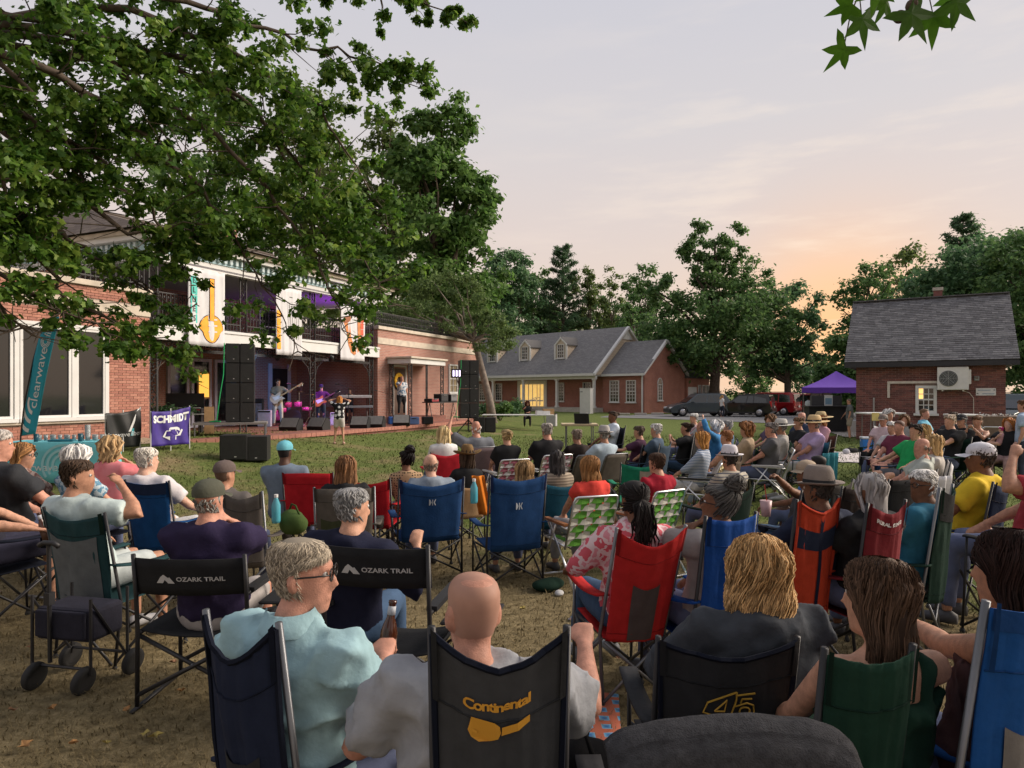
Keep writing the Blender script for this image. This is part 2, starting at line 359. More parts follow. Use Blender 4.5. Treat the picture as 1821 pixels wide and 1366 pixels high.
# ------------------------------------------------------------------ brick and shingle pieces
BR = [mat('brick_%d' % i, c, .9, var=.18, scale=9, bump=.3, bscale=70) for i, c in enumerate(((.39, .18, .13), (.35, .155, .115), (.43, .21, .155), (.31, .14, .105)))]
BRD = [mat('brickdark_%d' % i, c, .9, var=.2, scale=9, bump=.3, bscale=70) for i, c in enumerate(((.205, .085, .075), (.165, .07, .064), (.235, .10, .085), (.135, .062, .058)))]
MORT = mat('mortar', (.44, .36, .31), .95, var=.12)
def unit_box(name, d, m):
    me = MB().box((0, 0, 0), d).mesh(name, m); return me
def brick_wall(parent, x0, x1, z0, z1, y, holes, mats, nmax=300, near=None, bl=.203, bh=.0577, joint=.010, face=-1):
    # single bricks standing 6 mm proud of the mortar, in the parent's x-z plane at depth y (face -1: towards -y)
    P_, cl, ch = [], bl+joint, bh+joint; rows = int((z1-z0)/ch)
    for j in range(rows):
        z = z0+(j+.5)*ch; off = (j % 2)*cl/2; i = -1
        while True:
            a = x0+off+i*cl; c = a+bl; i += 1
            if a > x1: break
            a, c = max(a, x0), min(c, x1)
            if c-a < .03: continue
            skip = False
            for hx0, hx1, hz0, hz1 in holes:
                if z+bh/2 > hz0 and z-bh/2 < hz1:
                    if a >= hx0-.02 and c <= hx1+.02: skip = True
                    elif a < hx0 < c: c = hx0
                    elif a < hx1 < c: a = hx1
            if not skip and c-a > .03: P_.append((a, c, z))
    random.Random(3).shuffle(P_)
    if near: P_.sort(key=near)
    rr = random.Random(5); meshes = [unit_box('brick', (1, .02, bh), q) for q in mats]; rest = [MB() for _ in mats]
    for k, (a, c, z) in enumerate(P_):
        q = rr.randrange(len(mats)); dy = face*(.004+rr.random()*.004)
        if k < nmax:
            o = bpy.data.objects.new('brick', meshes[q]); col.objects.link(o); o.parent = parent; o.location = ((a+c)/2, y+dy, z); o.scale = (c-a, 1, 1)
        else: rest[q].box(((a+c)/2, y+dy, z), (c-a, .02, bh))
    big = MB()
    me = None
    vs, fs, mi = [], [], []
    for q, r_ in enumerate(rest):
        o = len(vs); vs += r_.v; fs += [tuple(i+o for i in f) for f in r_.f]; mi += [q]*len(r_.f)
    if fs:
        me = bpy.data.meshes.new('brick_courses'); me.from_pydata(vs, [], fs)
        for q in mats: me.materials.append(q)
        me.polygons.foreach_set('material_index', mi); me.update(); link('brick_courses', me, parent, kind='stuff')
def shingle_roof(parent, fn, Wd, Ht, mats, tw=.30, th=.145, nmax=300, seed=1):
    # fn(u, v, n): metres along the eave, up the slope, off the surface
    rr = random.Random(seed); A, t = [], []
    for j in range(int(Ht/th)+1):
        v0, v1 = j*th, min(Ht, (j+1)*th+.03)
        if v0 >= Ht: break
        u = -rr.random()*tw
        while u < Wd:
            w_ = tw*rr.choice((.55, .8, 1, 1, 1.2)); a, c = max(0, u), min(Wd, u+w_-.004); u += w_
            if c-a > .02: A.append((a, c, v0, v1, rr.random()))
    A.sort(key=lambda q: q[2])
    rest = MB(); mi = []
    for k, (a, c, v0, v1, q) in enumerate(A):
        h0 = .016+.006*q; vs = [fn(a, v0, h0), fn(c, v0, h0), fn(c, v1, .004), fn(a, v1, .004), fn(a, v0, .001), fn(c, v0, .001)]
        fs = [(0, 1, 2, 3), (4, 5, 1, 0), (4, 0, 3), (5, 2, 1)]; m = mats[int(q*len(mats)) % len(mats)]
        if k < nmax:
            b = MB(); b.add(vs, fs); b.build('shingle', m, parent)
        else: rest.add(vs, fs); mi += [int(q*len(mats)) % len(mats)]*4
    if rest.f:
        me = rest.mesh('shingle_courses')
        for m in mats: me.materials.append(m)
        me.polygons.foreach_set('material_index', mi); link('shingle_courses', me, parent, kind='stuff')
def quad_uv(name, pts, m, parent, scale=1.0):
    # a flat sheet with uv in metres (u along first edge)
    me = bpy.data.meshes.new(name); me.from_pydata([tuple(p) for p in pts], [], [tuple(range(len(pts)))]); me.update()
    uvl = me.uv_layers.new(name='UVMap'); p0 = Vector(pts[0]); u = (Vector(pts[1])-p0).normalized(); nrm = u.cross(Vector(pts[-1])-p0).normalized(); v = nrm.cross(u)
    for i, p in enumerate(pts): uvl.data[i].uv = ((Vector(p)-p0).dot(u), (Vector(p)-p0).dot(v))
    me.materials.append(m); return link(name, me, parent)
def window(parent, x0, x1, z0, z1, y, face=-1, cols=2, rows=2, fw=.07, glass=GLASS, frame=WHITE, mid=True, axis='x', name='window', depth=.09):
    # a framed sash window lying in the x-z plane (axis 'x') or y-z plane (axis 'y') of the parent
    def q(c, d): return ((c[0], c[1], c[2]), d) if axis == 'x' else ((c[1], c[0], c[2]), (d[1], d[0], d[2]))
    f = MB(); xm, zm = (x0+x1)/2, (z0+z1)/2; yo = y+face*depth/2*.6
    for c, d in (((xm, yo, z0+fw/2), (x1-x0, depth, fw)), ((xm, yo, z1-fw/2), (x1-x0, depth, fw)), ((x0+fw/2, yo, zm), (fw, depth*.98, z1-z0-2*fw)), ((x1-fw/2, yo, zm), (fw, depth*.98, z1-z0-2*fw))):
        a, e = q(c, d); f.box(a, e)
    o = f.build(name, frame, parent)
    iw, ih = x1-x0-2*fw, z1-z0-2*fw; mb = .028; m_ = MB()
    for i in range(1, cols):
        a, e = q((x0+fw+iw*i/cols, yo, zm), (mb, depth*.5, ih)); m_.box(a, e)
    for j in range(1, rows):
        t = mb*1.9 if (mid and j*2 == rows) else mb
        a, e = q((xm, yo, z0+fw+ih*j/rows), (iw, depth*.56, t)); m_.box(a, e)
    if cols > 1 or rows > 1: m_.build('glazing_bar', frame, o)
    for i in range(cols):
        for j in range(rows):
            a, e = q((x0+fw+iw*(i+.5)/cols, y+face*.012, z0+fw+ih*(j+.5)/rows), (iw/cols-.006, .006, ih/rows-.006)); MB().box(a, e).build('pane', glass, o)
    a, e = q((xm, y+face*(.07), z0-.04), (x1-x0+.12, .17, .075)); MB().box(a, e).build('sill', frame, o)
    return o
# ================================================================== the brick house with the porch
BRX = brick_mat('brick_wall_x', 0, (.40, .185, .135), (.32, .14, .105), (.44, .36, .31))
BRY = brick_mat('brick_wall_y', 1, (.40, .185, .135), (.32, .14, .105), (.44, .36, .31))
PAVE = brick_mat('brick_paving', 0, (.30, .11, .08), (.22, .085, .065), (.25, .17, .14))
SHH = shingle_mat('shingles_brown', (.20, .165, .14), (.13, .108, .095))
FRIEZE = mat('frieze_blue', (.36, .52, .58), .6, var=.08)  # pale grey-blue colour for the frieze band
house = empty('brick_house', (HA.x, HA.y, 0), TH, 'long red brick house with iron lattice porch and shingled hip roof', 'house')
def hb(name, x0, x1, y0, y1, z0, z1, m, parent=house, bevel=0):
    return bx(name, ((x0+x1)/2, (y0+y1)/2, (z0+z1)/2), (x1-x0, y1-y0, z1-z0), m, parent, bevel=bevel)
# left wing with picture windows
hb('wing_wall', -8, -.02, .012, 7.9, .1, 4.36, MORT); hb('wing_wall', -.018, 0, .014, 4.19, .1, 4.36, BRY)
brick_wall(house, -4.3, -.005, .34, 4.34, .0, [(-9, -1.21, 1.0, 3.32), (-9, 1, 3.74, 4.02)], BR, 300, near=lambda p: (abs(p[0]+.9)+abs(p[2]-2.0)*.4))
hb('wing_wall', -8, -4.3, -.006, .01, .1, 4.36, BRX)
hb('stone_band', -8, .02, -.035, .011, 3.76, 4.0, STONE, bevel=.008)
hb('coping', -8.05, .05, -.09, 8, 4.362, 4.5, STONE, bevel=.012)
hb('window_sill', -8, -1.12, -.10, .02, .99, 1.11, STONE, bevel=.01)
for a, c in ((-2.02, -1.27), (-3.30, -2.14), (-4.75, -3.45), (-6.3, -4.9)):
    window(house, a, c, 1.13, 3.28, .004, cols=1, rows=1, fw=.06, depth=.06)
for x in (-1.235, -2.08, -3.375, -4.825):
    hb('mullion', x-.055, x+.055, -.055, .0105, 1.112, 3.32, WHITE, bevel=.01)
hb('window_head', -8, -1.18, -.06, .009, 3.283, 3.36, WHITE)
# right wing
hb('wing_wall', 10.62, 19.78, 0, 7.9, .1, 4.36, BRX)
hb('wing_wall', 10.60, 10.618, .02, 4.19, .1, 4.36, BRY)
hb('stone_band', 10.58, 19.8, -.035, -.001, 3.76, 4.02, STONE, bevel=.008)
hb('coping', 10.55, 19.84, -.09, 8, 4.362, 4.5, STONE, bevel=.012)
WARM = mat('curtained_glass', (.30, .24, .15), .3, var=.3, scale=4)
window(house, 16.6, 17.5, 1.72, 3.15, -.002, cols=2, rows=4, glass=WARM)
window(house, 18.85, 19.55, 1.72, 3.15, -.002, cols=2, rows=4)
dr = hb('door', 11.75, 12.65, -.03, -.001, .75, 2.78, mat('brown_door', (.10, .06, .045), .5))
hb('door_frame', 11.66, 11.745, -.05, -.001, .72, 2.85, WHITE); hb('door_frame', 12.655, 12.74, -.05, -.001, .72, 2.85, WHITE); hb('door_frame', 11.66, 12.74, -.05, -.001, 2.852, 2.93, WHITE)
bx('handle', (12.56, -.06, 1.75), (.04, .05, .14), mat('brass', (.5, .35, .12), .35, metal=1), dr)
# canopy over the side door
hb('canopy', 11.30, 14.25, -1.16, -.002, 2.95, 3.16, WHITE, bevel=.02)
hb('canopy_trim', 11.22, 14.33, -1.24, -.004, 3.165, 3.25, STONE, bevel=.015)
hb('step', 11.3, 14.2, -1.2, -.003, .2, .72, PAVE)
# main block behind the porch
hb('porch_back_wall', 0.003, 10.6, 4.2, 4.4, .1, 5.5, BRX)
hb('upper_side_wall', -.02, .16, 3.1, 10, 4.4, 5.5, BRY)
hb('porch_floor', -.02, 10.58, .0, 4.19, 3.42, 3.58, mat('porch_slab', (.32, .30, .28), .9))
hb('fascia_beam', -.02, 10.60, -.10, -.002, 3.18, 3.60, WHITE, bevel=.012)
hb('fascia_moulding', -.03, 10.597, -.135, -.102, 3.52, 3.585, WHITE)
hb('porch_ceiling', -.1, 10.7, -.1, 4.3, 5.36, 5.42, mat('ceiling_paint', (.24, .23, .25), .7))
for z0, z1, o, m in ((5.33, 5.55, .10, WHITE), (5.552, 5.80, .13, FRIEZE), (5.802, 5.93, .36, WHITE), (5.932, 6.05, .46, STONE)):
    hb('cornice', -o, 10.7+o, -o, -o+.25, z0, z1, m); hb('cornice', -o, -o+.25, -o+.252, 10, z0, z1, m); hb('cornice', 10.7+o-.25, 10.7+o, -o+.252, 10, z0, z1, m)
dm = MB()
for i in range(49): dm.box((i*.22+.02, -.175, 5.69), (.10, .085, .16))
for i in range(40): dm.box((-.175, i*.22+.3, 5.69), (.085, .10, .16))
dm.build('dentil_band', mat('dentil_blue', (.50, .60, .63), .6), house, kind='stuff')  # dentils a little paler grey-blue than the frieze
e0, e1, r0, r1, ez, rz_ = (-.62, -.62), (11.4, 10.4), (.85, 4.9), (9.9, 4.9), 6.055, 7.62
roof = quad_uv('roof', [(e0[0], e0[1], ez), (e1[0], e0[1], ez), (r1[0], r1[1], rz_), (r0[0], r0[1], rz_)], SHH, house)
quad_uv('roof_hip', [(e0[0], e1[1], ez), (e0[0], e0[1], ez), (r0[0], r0[1], rz_)], SHH, roof)
quad_uv('roof_hip', [(e1[0], e0[1], ez), (e1[0], e1[1], ez), (r1[0], r1[1], rz_)], SHH, roof)
quad_uv('roof_back', [(e1[0], e1[1], ez), (e0[0], e1[1], ez), (r0[0], r0[1], rz_), (r1[0], r1[1], rz_)], SHH, roof)
MB().tube([r0+(rz_+.02,), r1+(rz_+.02,)], .07, 6).build('ridge_cap', SHH, roof)
b = MB(); b.lathe([(.13, 0), (.13, .45), (.17, .46), (.17, .56)], 12, (2.6, 1.3, 6.6)); b.build('vent_pipe', mat('vent_grey', (.10, .09, .085), .7), roof)
bx('chimney', (8.4, 6.2, 7.6), (.9, .7, 2.0), BRX, roof)
# iron lattice
def scroll(b, cx, cz, r, y, s=1, rad=.011, horizontal=True):
    pts = []
    for k in range(9):
        a = k/8*math.pi*1.7; q = r*(1-.55*k/8); pts.append((cx+s*q*math.cos(a), y, cz+q*math.sin(a)))
    b.tube(pts, rad, 4)
def lattice_post(x, y, z0, z1, wd=.26, par=house, name='lattice_post', axis='x'):
    b = MB(); r = .017
    for sx in (-1, 1): b.box((x+sx*wd/2, y, (z0+z1)/2), (.034, .034, z1-z0))
    n = int((z1-z0)/.30); h = (z1-z0)/n
    for i in range(n):
        zc = z0+h*(i+.5); s = 1 if i % 2 else -1
        b.tube([(x-s*wd/2, y, zc-h/2), (x-s*wd*.12, y, zc-h*.2), (x+s*wd*.12, y, zc+h*.2), (x+s*wd/2, y, zc+h/2)], .014, 4)
        scroll(b, x+s*wd*.16, zc-h*.18, .075, y, s, .013); scroll(b, x-s*wd*.16, zc+h*.22, .075, y, -s, .013)
        b.ell((x, y, zc), (.03, .02, .045), 6, 4)
    return b.build(name, IRON, par)
def lattice_panel(x0, x1, z0, z1, y, par=house, name='lattice_panel', bars=.13):
    b = MB(); 
    for z in (z0+.02, z1-.02, z0+(z1-z0)*.24): b.box(((x0+x1)/2, y, z), (x1-x0, .03, .034))
    n = max(2, int((x1-x0)/bars)); w_ = (x1-x0)/n
    for i in range(n+1): b.box((x0+w_*i, y, (z0+z1)/2), (.018, .018, z1-z0-.07))
    zz = z0+(z1-z0)*.24
    for i in range(n):
        xc = x0+w_*(i+.5); s = 1 if i % 2 else -1
        for zc in (zz+(z1-zz)*.25, zz+(z1-zz)*.7): scroll(b, xc, zc, w_*.42, y, s, .009); b.ell((xc, y, zc+.07), (.028, .01, .04), 5, 4)
        scroll(b, xc, (z0+zz)/2, w_*.40, y, -s, .010)
    return b.build(name, IRON, par)
posts = (.22, 3.45, 6.73, 10.32)
for x in posts:
    lattice_post(x, .12, .46, 3.18); lattice_post(x, .12, 3.585, 5.33)
for x in (posts[0], posts[3]): lattice_post(x, .12, .46, 3.18, .22)
for i in range(3):
    a, c = posts[i]+.14, posts[i+1]-.14
    for j in range(2): lattice_panel(a+(c-a)*j/2, a+(c-a)*(j+1)/2-.02, 3.62, 4.52, .10)
    lattice_panel(a, c, 2.90, 3.175, .12, name='lattice_frieze', bars=.22)
    for s, x in ((1, a), (-1, c)):
        b = MB(); b.tube([(x, .12, 2.35), (x+s*.12, .12, 2.65), (x+s*.42, .12, 2.88)], .016, 5)
        for k, (ox, oz, r) in enumerate(((.08, 2.80, .09), (.2, 2.82, .07), (.07, 2.62, .06), (.3, 2.84, .045))): scroll(b, x+s*ox, oz, r, .12, s, .012)
        b.build('lattice_bracket', IRON, house)
for k in range(5): lattice_panel(10.75+k*1.8, 10.75+(k+1)*1.8-.03, 4.5, 5.12, .16, name='roof_railing')
for k in range(4): lattice_panel(-7.2+k*1.8, -7.2+(k+1)*1.8-.03, 4.5, 5.14, .16, name='roof_railing')
for x, y in ((11.42, -1.06), (14.1, -1.06), (11.42, -.14)): lattice_post(x, y, .5, 2.95, .24)
lattice_post(12.75, -1.06, .5, 2.95, .1)
# doors and windows in the porch wall
LILAC = mat('lilac_white_paint', (.50, .50, .60), .6, var=.05)
window(house, .35, 1.55, .62, 2.95, 4.19, cols=1, rows=2, frame=LILAC, fw=.10)
for a, c in ((4.0, 4.9), (5.0, 5.9), (6.05, 6.95)): window(house, a, c, .55, 2.98, 4.19, cols=1, rows=1, frame=LILAC, fw=.11)
dd = hb('door', 9.05, 9.95, 4.14, 4.189, .47, 2.75, mat('dark_door', (.025, .02, .02), .4))
hb('door_frame', 8.85, 9.045, 4.13, 4.188, .47, 2.95, LILAC); hb('door_frame', 9.955, 10.15, 4.13, 4.188, .47, 2.95, LILAC)
for a, c in ((.8, 1.9), (2.6, 3.7), (5.6, 6.7), (8.3, 9.4)): window(house, a, c, 3.7, 5.2, 4.19, cols=2, rows=2, frame=LILAC)
# patio
b = MB(); pl = [(-.35, 4.18), (-.35, .4), (-.1, -1.1), (1.2, -1.75), (4, -2.05), (9, -2.1), (13, -2.05), (15.6, -1.9), (16.2, -1.5), (16.4, -.15), (10.58, -.15), (10.58, 4.18)]
b.prism(pl, .0, .46, lambda u, v, t: W(u, v, t)); me = b.mesh('patio', PAVE); link('patio', me, kind='structure')
kb = MB()
for i in range(2, 8):
    a, c = Vector(pl[i]), Vector(pl[i+1]); n_ = max(1, int((c-a).length/.21))
    for k in range(n_):
        q = a+(c-a)*((k+.5)/n_); an = TH+math.atan2((c-a).y, (c-a).x); wq = W(q.x, q.y-.03, .415); kb.box(wq, ((c-a).length/n_-.012, .10, .12), an)
kb.build('patio_edging', BR[1], bpy.data.objects['patio'], kind='stuff')
MULCH = mat('mulch', (.30, .24, .17), .95, var=.3, scale=12, bump=.6, bscale=40)
pts = [W(x, -1.0, 0) for x in (-7, -4, -1.6, -.15)]; ptb = [W(x, .02, 0) for x in (-7, -4, -1.6, -.15)]
mb = MB()
for p, q in zip(pts, ptb): mb.v += [(p.x, p.y, gz(p.x, p.y)+.02), (q.x, q.y, gz(q.x, q.y)+.07)]
mb.f = [(2*i, 2*i+1, 2*i+3, 2*i+2) for i in range(3)]; mb.build('mulch_bed', MULCH, kind='structure')
# banners hung from the balcony
BAN = mat('banner_cloth', (.58, .58, .60), .7, var=.04, bump=.1, bscale=20)
INK = mat('banner_ink', (.03, .02, .02), .7, var=0); OR = mat('banner_orange', (.85, .36, .03), .7, var=.15, scale=5); TEAL = mat('banner_teal', (.08, .48, .42), .7, var=.05); RED = mat('banner_red', (.65, .10, .05), .7, var=.1); BRO = mat('banner_sax', (.55, .20, .06), .6, var=.25, scale=6)
def banner(x0, x1, z0, z1, label, waves, y=-.20):
    root = empty('hanging_banner', W((x0+x1)/2, y, z0), TH, label, 'banner', 'banners on the porch')
    hw, hh = (x1-x0)/2, z1-z0; rnd = random.Random(int(x0*10))
    ph = rnd.random()*6
    S = lambda x, z: .018*math.sin(x*waves+ph)*(1-z/hh*.6)+.008*math.sin(x*waves*2.3+z*2)
    MB().grid(lambda u, v: Vector(((u*2-1)*hw, S((u*2-1)*hw, v*hh), v*hh)), 24, 16, .004, (0, 1, 0)).build('cloth', BAN, root, True)
    MB().tube([(-hw-.08, .02, hh), (hw+.08, .02, hh)], .016, 6).build('rod', WHITE, root)
    fn = lambda x, z, k=1: Vector((x, S(x, z)-.006*k, z))
    return root, fn, hw, hh
def poly_on(root, fn, pts, m, name, k=1):
    b = bmesh.new(); vs = [b.verts.new(fn(x, z, k)) for x, z in pts]; f = b.faces.new(vs); bmesh.ops.triangulate(b, faces=[f]); me = bpy.data.meshes.new(name); b.to_mesh(me); b.free(); me.materials.append(m); return link(name, me, root)
def vword(root, fn, word, x, ztop, step, size, m, box):
    for i, ch in enumerate(word):
        z = ztop-i*step
        poly_on(root, fn, [(x-size*.62, z-step*.46), (x+size*.62, z-step*.46), (x+size*.62, z+step*.46), (x-size*.62, z+step*.46)], box, 'letter_block', 2)
        if ch != ' ': text_on('letter', ch, size*1.15, m, root, lambda a, c, z=z: fn(x+a, z+c, 3.2))
# guitar banner
root, fn, hw, hh = banner(1.08, 2.40, 3.08, 5.30, 'white banner with an orange guitar and upright teal letters', 9)
gx = .17
body = [(gx+.42*math.sin(a)*(1 if math.cos(a) < .2 else .75), .52-.40*math.cos(a)) for a in [k/24*2*math.pi for k in range(24)]]
poly_on(root, fn, [(gx+(x-gx)*1.06, .52+(z-.52)*1.06) for x, z in body], INK, 'guitar_outline', 1); poly_on(root, fn, body, OR, 'guitar_body', 2)
poly_on(root, fn, [(gx-.10, .75), (gx+.10, .75), (gx+.10, 2.0), (gx-.10, 2.0)], INK, 'neck_outline', 2.2); poly_on(root, fn, [(gx-.08, .75), (gx+.08, .75), (gx+.08, 1.98), (gx-.08, 1.98)], OR, 'guitar_neck', 3)
for z in (.40, .58, .76): poly_on(root, fn, [(gx-.13, z), (gx+.2, z+.02), (gx+.2, z+.065), (gx-.13, z+.045)], BAN, 'guitar_pickup', 3.4)
vword(root, fn, 'BLUES', -.46, 1.85, .27, .20, INK, TEAL)
# middle banner with keys and lettering
root, fn, hw, hh = banner(4.54, 5.78, 2.99, 5.25, 'white banner with folded keyboard lines and orange letter strip', 16)
vword(root, fn, '     ', -.48, 1.35, .26, .17, INK, OR)
for k in range(6): poly_on(root, fn, [(-.1+k*.11, 1.75-k*.03), (-.085+k*.11, 1.75-k*.03), (.05+k*.085, .55), (.04+k*.085, .55)], INK, 'key_line', 2)
# saxophone banner
root, fn, hw, hh = banner(7.93, 9.45, 2.97, 5.05, 'white banner with a brown saxophone and red letters', 8)
o_ = [(-.62, 1.52), (-.15, 1.62), (-.22, 1.35), (-.14, .9), (-.05, .62), (.1, .5), (.25, .56), (.3, .8), (.26, 1.9), (.40, 1.9), (.48, .75), (.38, .38), (.12, .22), (-.15, .3), (-.32, .62), (-.42, 1.1)]
poly_on(root, fn, o_, BRO, 'saxophone', 1.5)
poly_on(root, fn, [(-.40+.25*math.cos(a), 1.55+.13*math.sin(a)+.07*math.cos(a)) for a in [k/16*6.283 for k in range(16)]], mat('sax_bell', (.28, .09, .03), .6), 'saxophone_bell', 3)
vword(root, fn, '     ', .56, 1.62, .25, .17, BAN, RED)
# ------------------------------------------------------------------ the small brick outbuilding on the right
sL, sR = Vector((12.75, 25.3)), Vector((16.6, 22.95)); sC = (sL+sR)/2
shed = empty('brick_outbuilding', (sC.x, sC.y, 0), math.atan2(sR.y-sL.y, sR.x-sL.x), 'small dark brick outbuilding with a steep grey shingle roof', 'outbuilding')
bpy.context.view_layer.update()
def shx(px):                                                # photo column -> position along the outbuilding front
    d_ = (sR-sL).normalized(); k = (px-CX)/F; t = (k*sC.y-sC.x)/(d_.x-k*d_.y); return t
SW = (sR-sL).length/2
bx('wall', (0, 3.02, 1.42), (2*SW-.02, 6, 2.84), mat('mortar_dark', (.40, .33, .30), .95), shed)
wz0, wz1, wx0, wx1 = 1.0, 1.98, shx(1628), shx(1666)
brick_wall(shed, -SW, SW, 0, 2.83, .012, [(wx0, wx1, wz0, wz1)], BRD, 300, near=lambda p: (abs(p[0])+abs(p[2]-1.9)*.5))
window(shed, wx0, wx1, wz0, wz1, .006, cols=3, rows=4, fw=.10, glass=GLASS)
LIT = mat('lamp_lit_room', (1.0, .55, .18), .5, var=.5, scale=3, emit=.55)
for a in (0, 3, 1): pass
wn = [o for o in shed.children if o.name.startswith('window')][0]
for o in wn.children:
    if o.name.startswith('pane') and o.data.vertices[0].co.x < wx0+.15 and o.data.vertices[0].co.z > 1.45: o.data.materials[0] = LIT
ev, rg, ry = 2.84, 5.42, 3.0
SHG = [mat('shingle_grey_%d' % i, c, .95, var=.2, scale=14, spec=.2) for i, c in enumerate(((.140, .140, .146), (.118, .118, .124), (.165, .165, .17), (.105, .105, .11)))]
sl_ = math.hypot(ry+.38, rg-ev); cu, su = (ry+.38)/sl_, (rg-ev)/sl_
rf = bx('roof', (0, 0, 0), (.01, .01, .01), SHG[0], shed)
rm = MB(); 
for s in (1,): rm.prism([(-.38, ev), (ry, rg), (ry+3.38, ev), (ry+3.38, ev-.16), (-.38, ev-.16)], -SW-.33, SW+.33, lambda u, v, t: (t, u, v))
rf.data = rm.mesh('roof', mat('roof_board', (.03, .03, .034), .8))
shingle_roof(rf, lambda u, v, n: Vector((-SW-.35+u, -.40+v*cu-n*su, ev+v*su+n*cu+.003)), 2*SW+.70, sl_, SHG, .24, .125, nmax=300)
bx('eave_fascia', (0, -.405, ev-.11), (2*SW+.7, .03, .16), mat('fascia_dark', (.025, .025, .03), .6), shed)
MB().box((0, ry, rg+.03), (2*SW+.7, .3, .04)).build('ridge_cap', SHG[3], rf)
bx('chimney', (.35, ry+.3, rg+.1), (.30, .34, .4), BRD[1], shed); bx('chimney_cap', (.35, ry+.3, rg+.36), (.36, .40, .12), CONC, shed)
# wall unit, conduit, sign
AC = mat('appliance_white', (.62, .62, .60), .45, var=.05)
ac = empty('air_conditioner', shed.matrix_basis @ Vector((shx(1694), -.20, 2.22)), shed.rotation_euler.z, 'white outdoor air conditioner unit mounted on the outbuilding wall', 'air conditioner')
bx('case', (0, 0, 0), (.92, .34, .80), AC, ac, bevel=.03); bx('side_cover', (.49, .0, .05), (.07, .25, .5), AC, ac, bevel=.01)
b = MB(); b.lathe([(.27, 0), (.27, .02), (.25, .025)], 28, M=Matrix.Rotation(R(90), 4, 'X'), c=(-.13, -.171, 0)); b.build('fan_opening', mat('fan_dark', (.05, .055, .055), .6), ac)
for k in range(1, 6): 
    r_ = .045*k+.015; MB().tube([(-.13+r_*math.cos(a), -.205, r_*math.sin(a)) for a in [j/24*6.2832 for j in range(25)]], .005, 4).build('grille_ring', mat('grille', (.35, .36, .36), .5), ac)
b = MB()
for k in range(8): a = k/8*6.283; b.tube([(-.13, -.207, 0), (-.13+.25*math.cos(a), -.207, .25*math.sin(a))], .005, 4)
b.build('grille_spoke', MATS['grille'], ac)
for x in (-.3, .3): bx('bracket', (x, .05, -.42), (.05, .35, .04), AC, ac)
bx('rating_label', (.33, -.174, -.08), (.11, .006, .2), WHITE, ac)
PIPE = mat('line_cover', (.55, .50, .44), .6)
lc = MB(); a_, c_ = shx(1578), shx(1676); lc.box(((a_+c_)/2, -.05, 2.10), (c_-a_, .09, .085)); lc.box((a_+.043, -.05, 1.80), (.085, .088, .51))
tag(lc.build('line_cover', PIPE), 'beige line cover running left from the air conditioner along the brick', 'conduit'); o = bpy.data.objects['line_cover']; o.location = shed.location; o.rotation_euler = shed.rotation_euler
b = MB(); b.tube([(shx(1554), -.03, .1), (shx(1554), -.03, 1.55)], .03, 8); o = b.build('downpipe', mat('pipe_grey', (.35, .34, .33), .6), label='grey standpipe on the outbuilding wall left of the window', cat='pipe'); o.location = shed.location; o.rotation_euler = shed.rotation_euler
sg = empty('direction_sign', shed.matrix_basis @ Vector((shx(1753), -.03, 1.76)), shed.rotation_euler.z, 'white two-line arrow sign on the brick near the wall corner', 'sign')
bx('board', (0, 0, 0), (.56, .02, .25), WHITE, sg)
SIGNT = mat('sign_ink', (.06, .07, .09), .7, var=0)
SIGNB = mat('sign_faded_ink', (.30, .36, .42), .7, var=.3, scale=40)
bx('faded_line', (-.05, -.0115, .055), (.36, .002, .04), SIGNB, sg); bx('faded_line', (.07, -.0115, -.065), (.34, .002, .035), SIGNB, sg)
for s, z in ((1, .06), (-1, -.06)):
    b = MB(); b.prism([(s*.2, z-.008), (s*.23, z-.008), (s*.23, z-.025), (s*.265, z), (s*.23, z+.025), (s*.23, z+.008), (s*.2, z+.008)], -.013, -.0115, lambda u, v, t: (u, t, v)); b.build('arrow', SIGNT, sg)
ml = empty('meter_box', shed.matrix_basis @ Vector((shx(1737), -.03, 2.22)), shed.rotation_euler.z, 'small grey meter box on the brick right of the air conditioner', 'meter box')
bx('case', (0, 0, 0), (.14, .1, .16), mat('meter_grey', (.25, .28, .28), .5), ml, bevel=.015); bx('cover', (0, -.055, .02), (.09, .02, .09), GLASS, ml)
b = MB(); b.tube([(shx(1712), -.03, 1.80), (shx(1724), -.03, 1.72), (shx(1731), -.03, 1.55), (shx(1732), -.03, .3)], .012, 5); o = b.build('drain_hose', PIPE, label='thin drain hose curving down the outbuilding wall', cat='hose'); o.location = shed.location; o.rotation_euler = shed.rotation_euler
# ================================================================== the far building
FB = (7.4, 60.0); fa = R(-45)                # right front corner of its porch block; local x runs along the front to the right
far = empty('porch_building', (FB[0], FB[1], 0), fa, 'low brick building with white porch columns and three dormers', 'building')
FBX = brick_mat('far_brick_x', 0, (.34, .115, .08), (.27, .09, .065), (.36, .27, .23)); FBY = brick_mat('far_brick_y', 1, (.40, .135, .085), (.33, .11, .075), (.38, .28, .23))
SHF = shingle_mat('shingles_grey', (.235, .23, .23), (.175, .172, .175), 1.0)
SIDE = mat('tan_siding', (.52, .43, .33), .8, var=.06); 
LITW = mat('lamp_lit_glass', (1.0, .60, .18), .5, var=.45, scale=2, emit=.30)
def fb(name, x0, x1, y0, y1, z0, z1, m, parent=far, bevel=0): return bx(name, ((x0+x1)/2, (y0+y1)/2, (z0+z1)/2), (x1-x0, y1-y0, z1-z0), m, parent, bevel=bevel)
LX = -19.0
fb('front_wall', LX, -.02, 2.0, 9.2, 0, 3.45, FBX)
fb('porch_floor', LX, 0, -.1, 2.0, 0, .42, CONC)
er = .45; fz, fr, fy = 3.52, 7.9, 4.6
rf2 = quad_uv('roof', [(LX, -er, fz-.05), (.25, -er, fz-.05), (.25, fy, fr), (LX, fy, fr)], SHF, far)
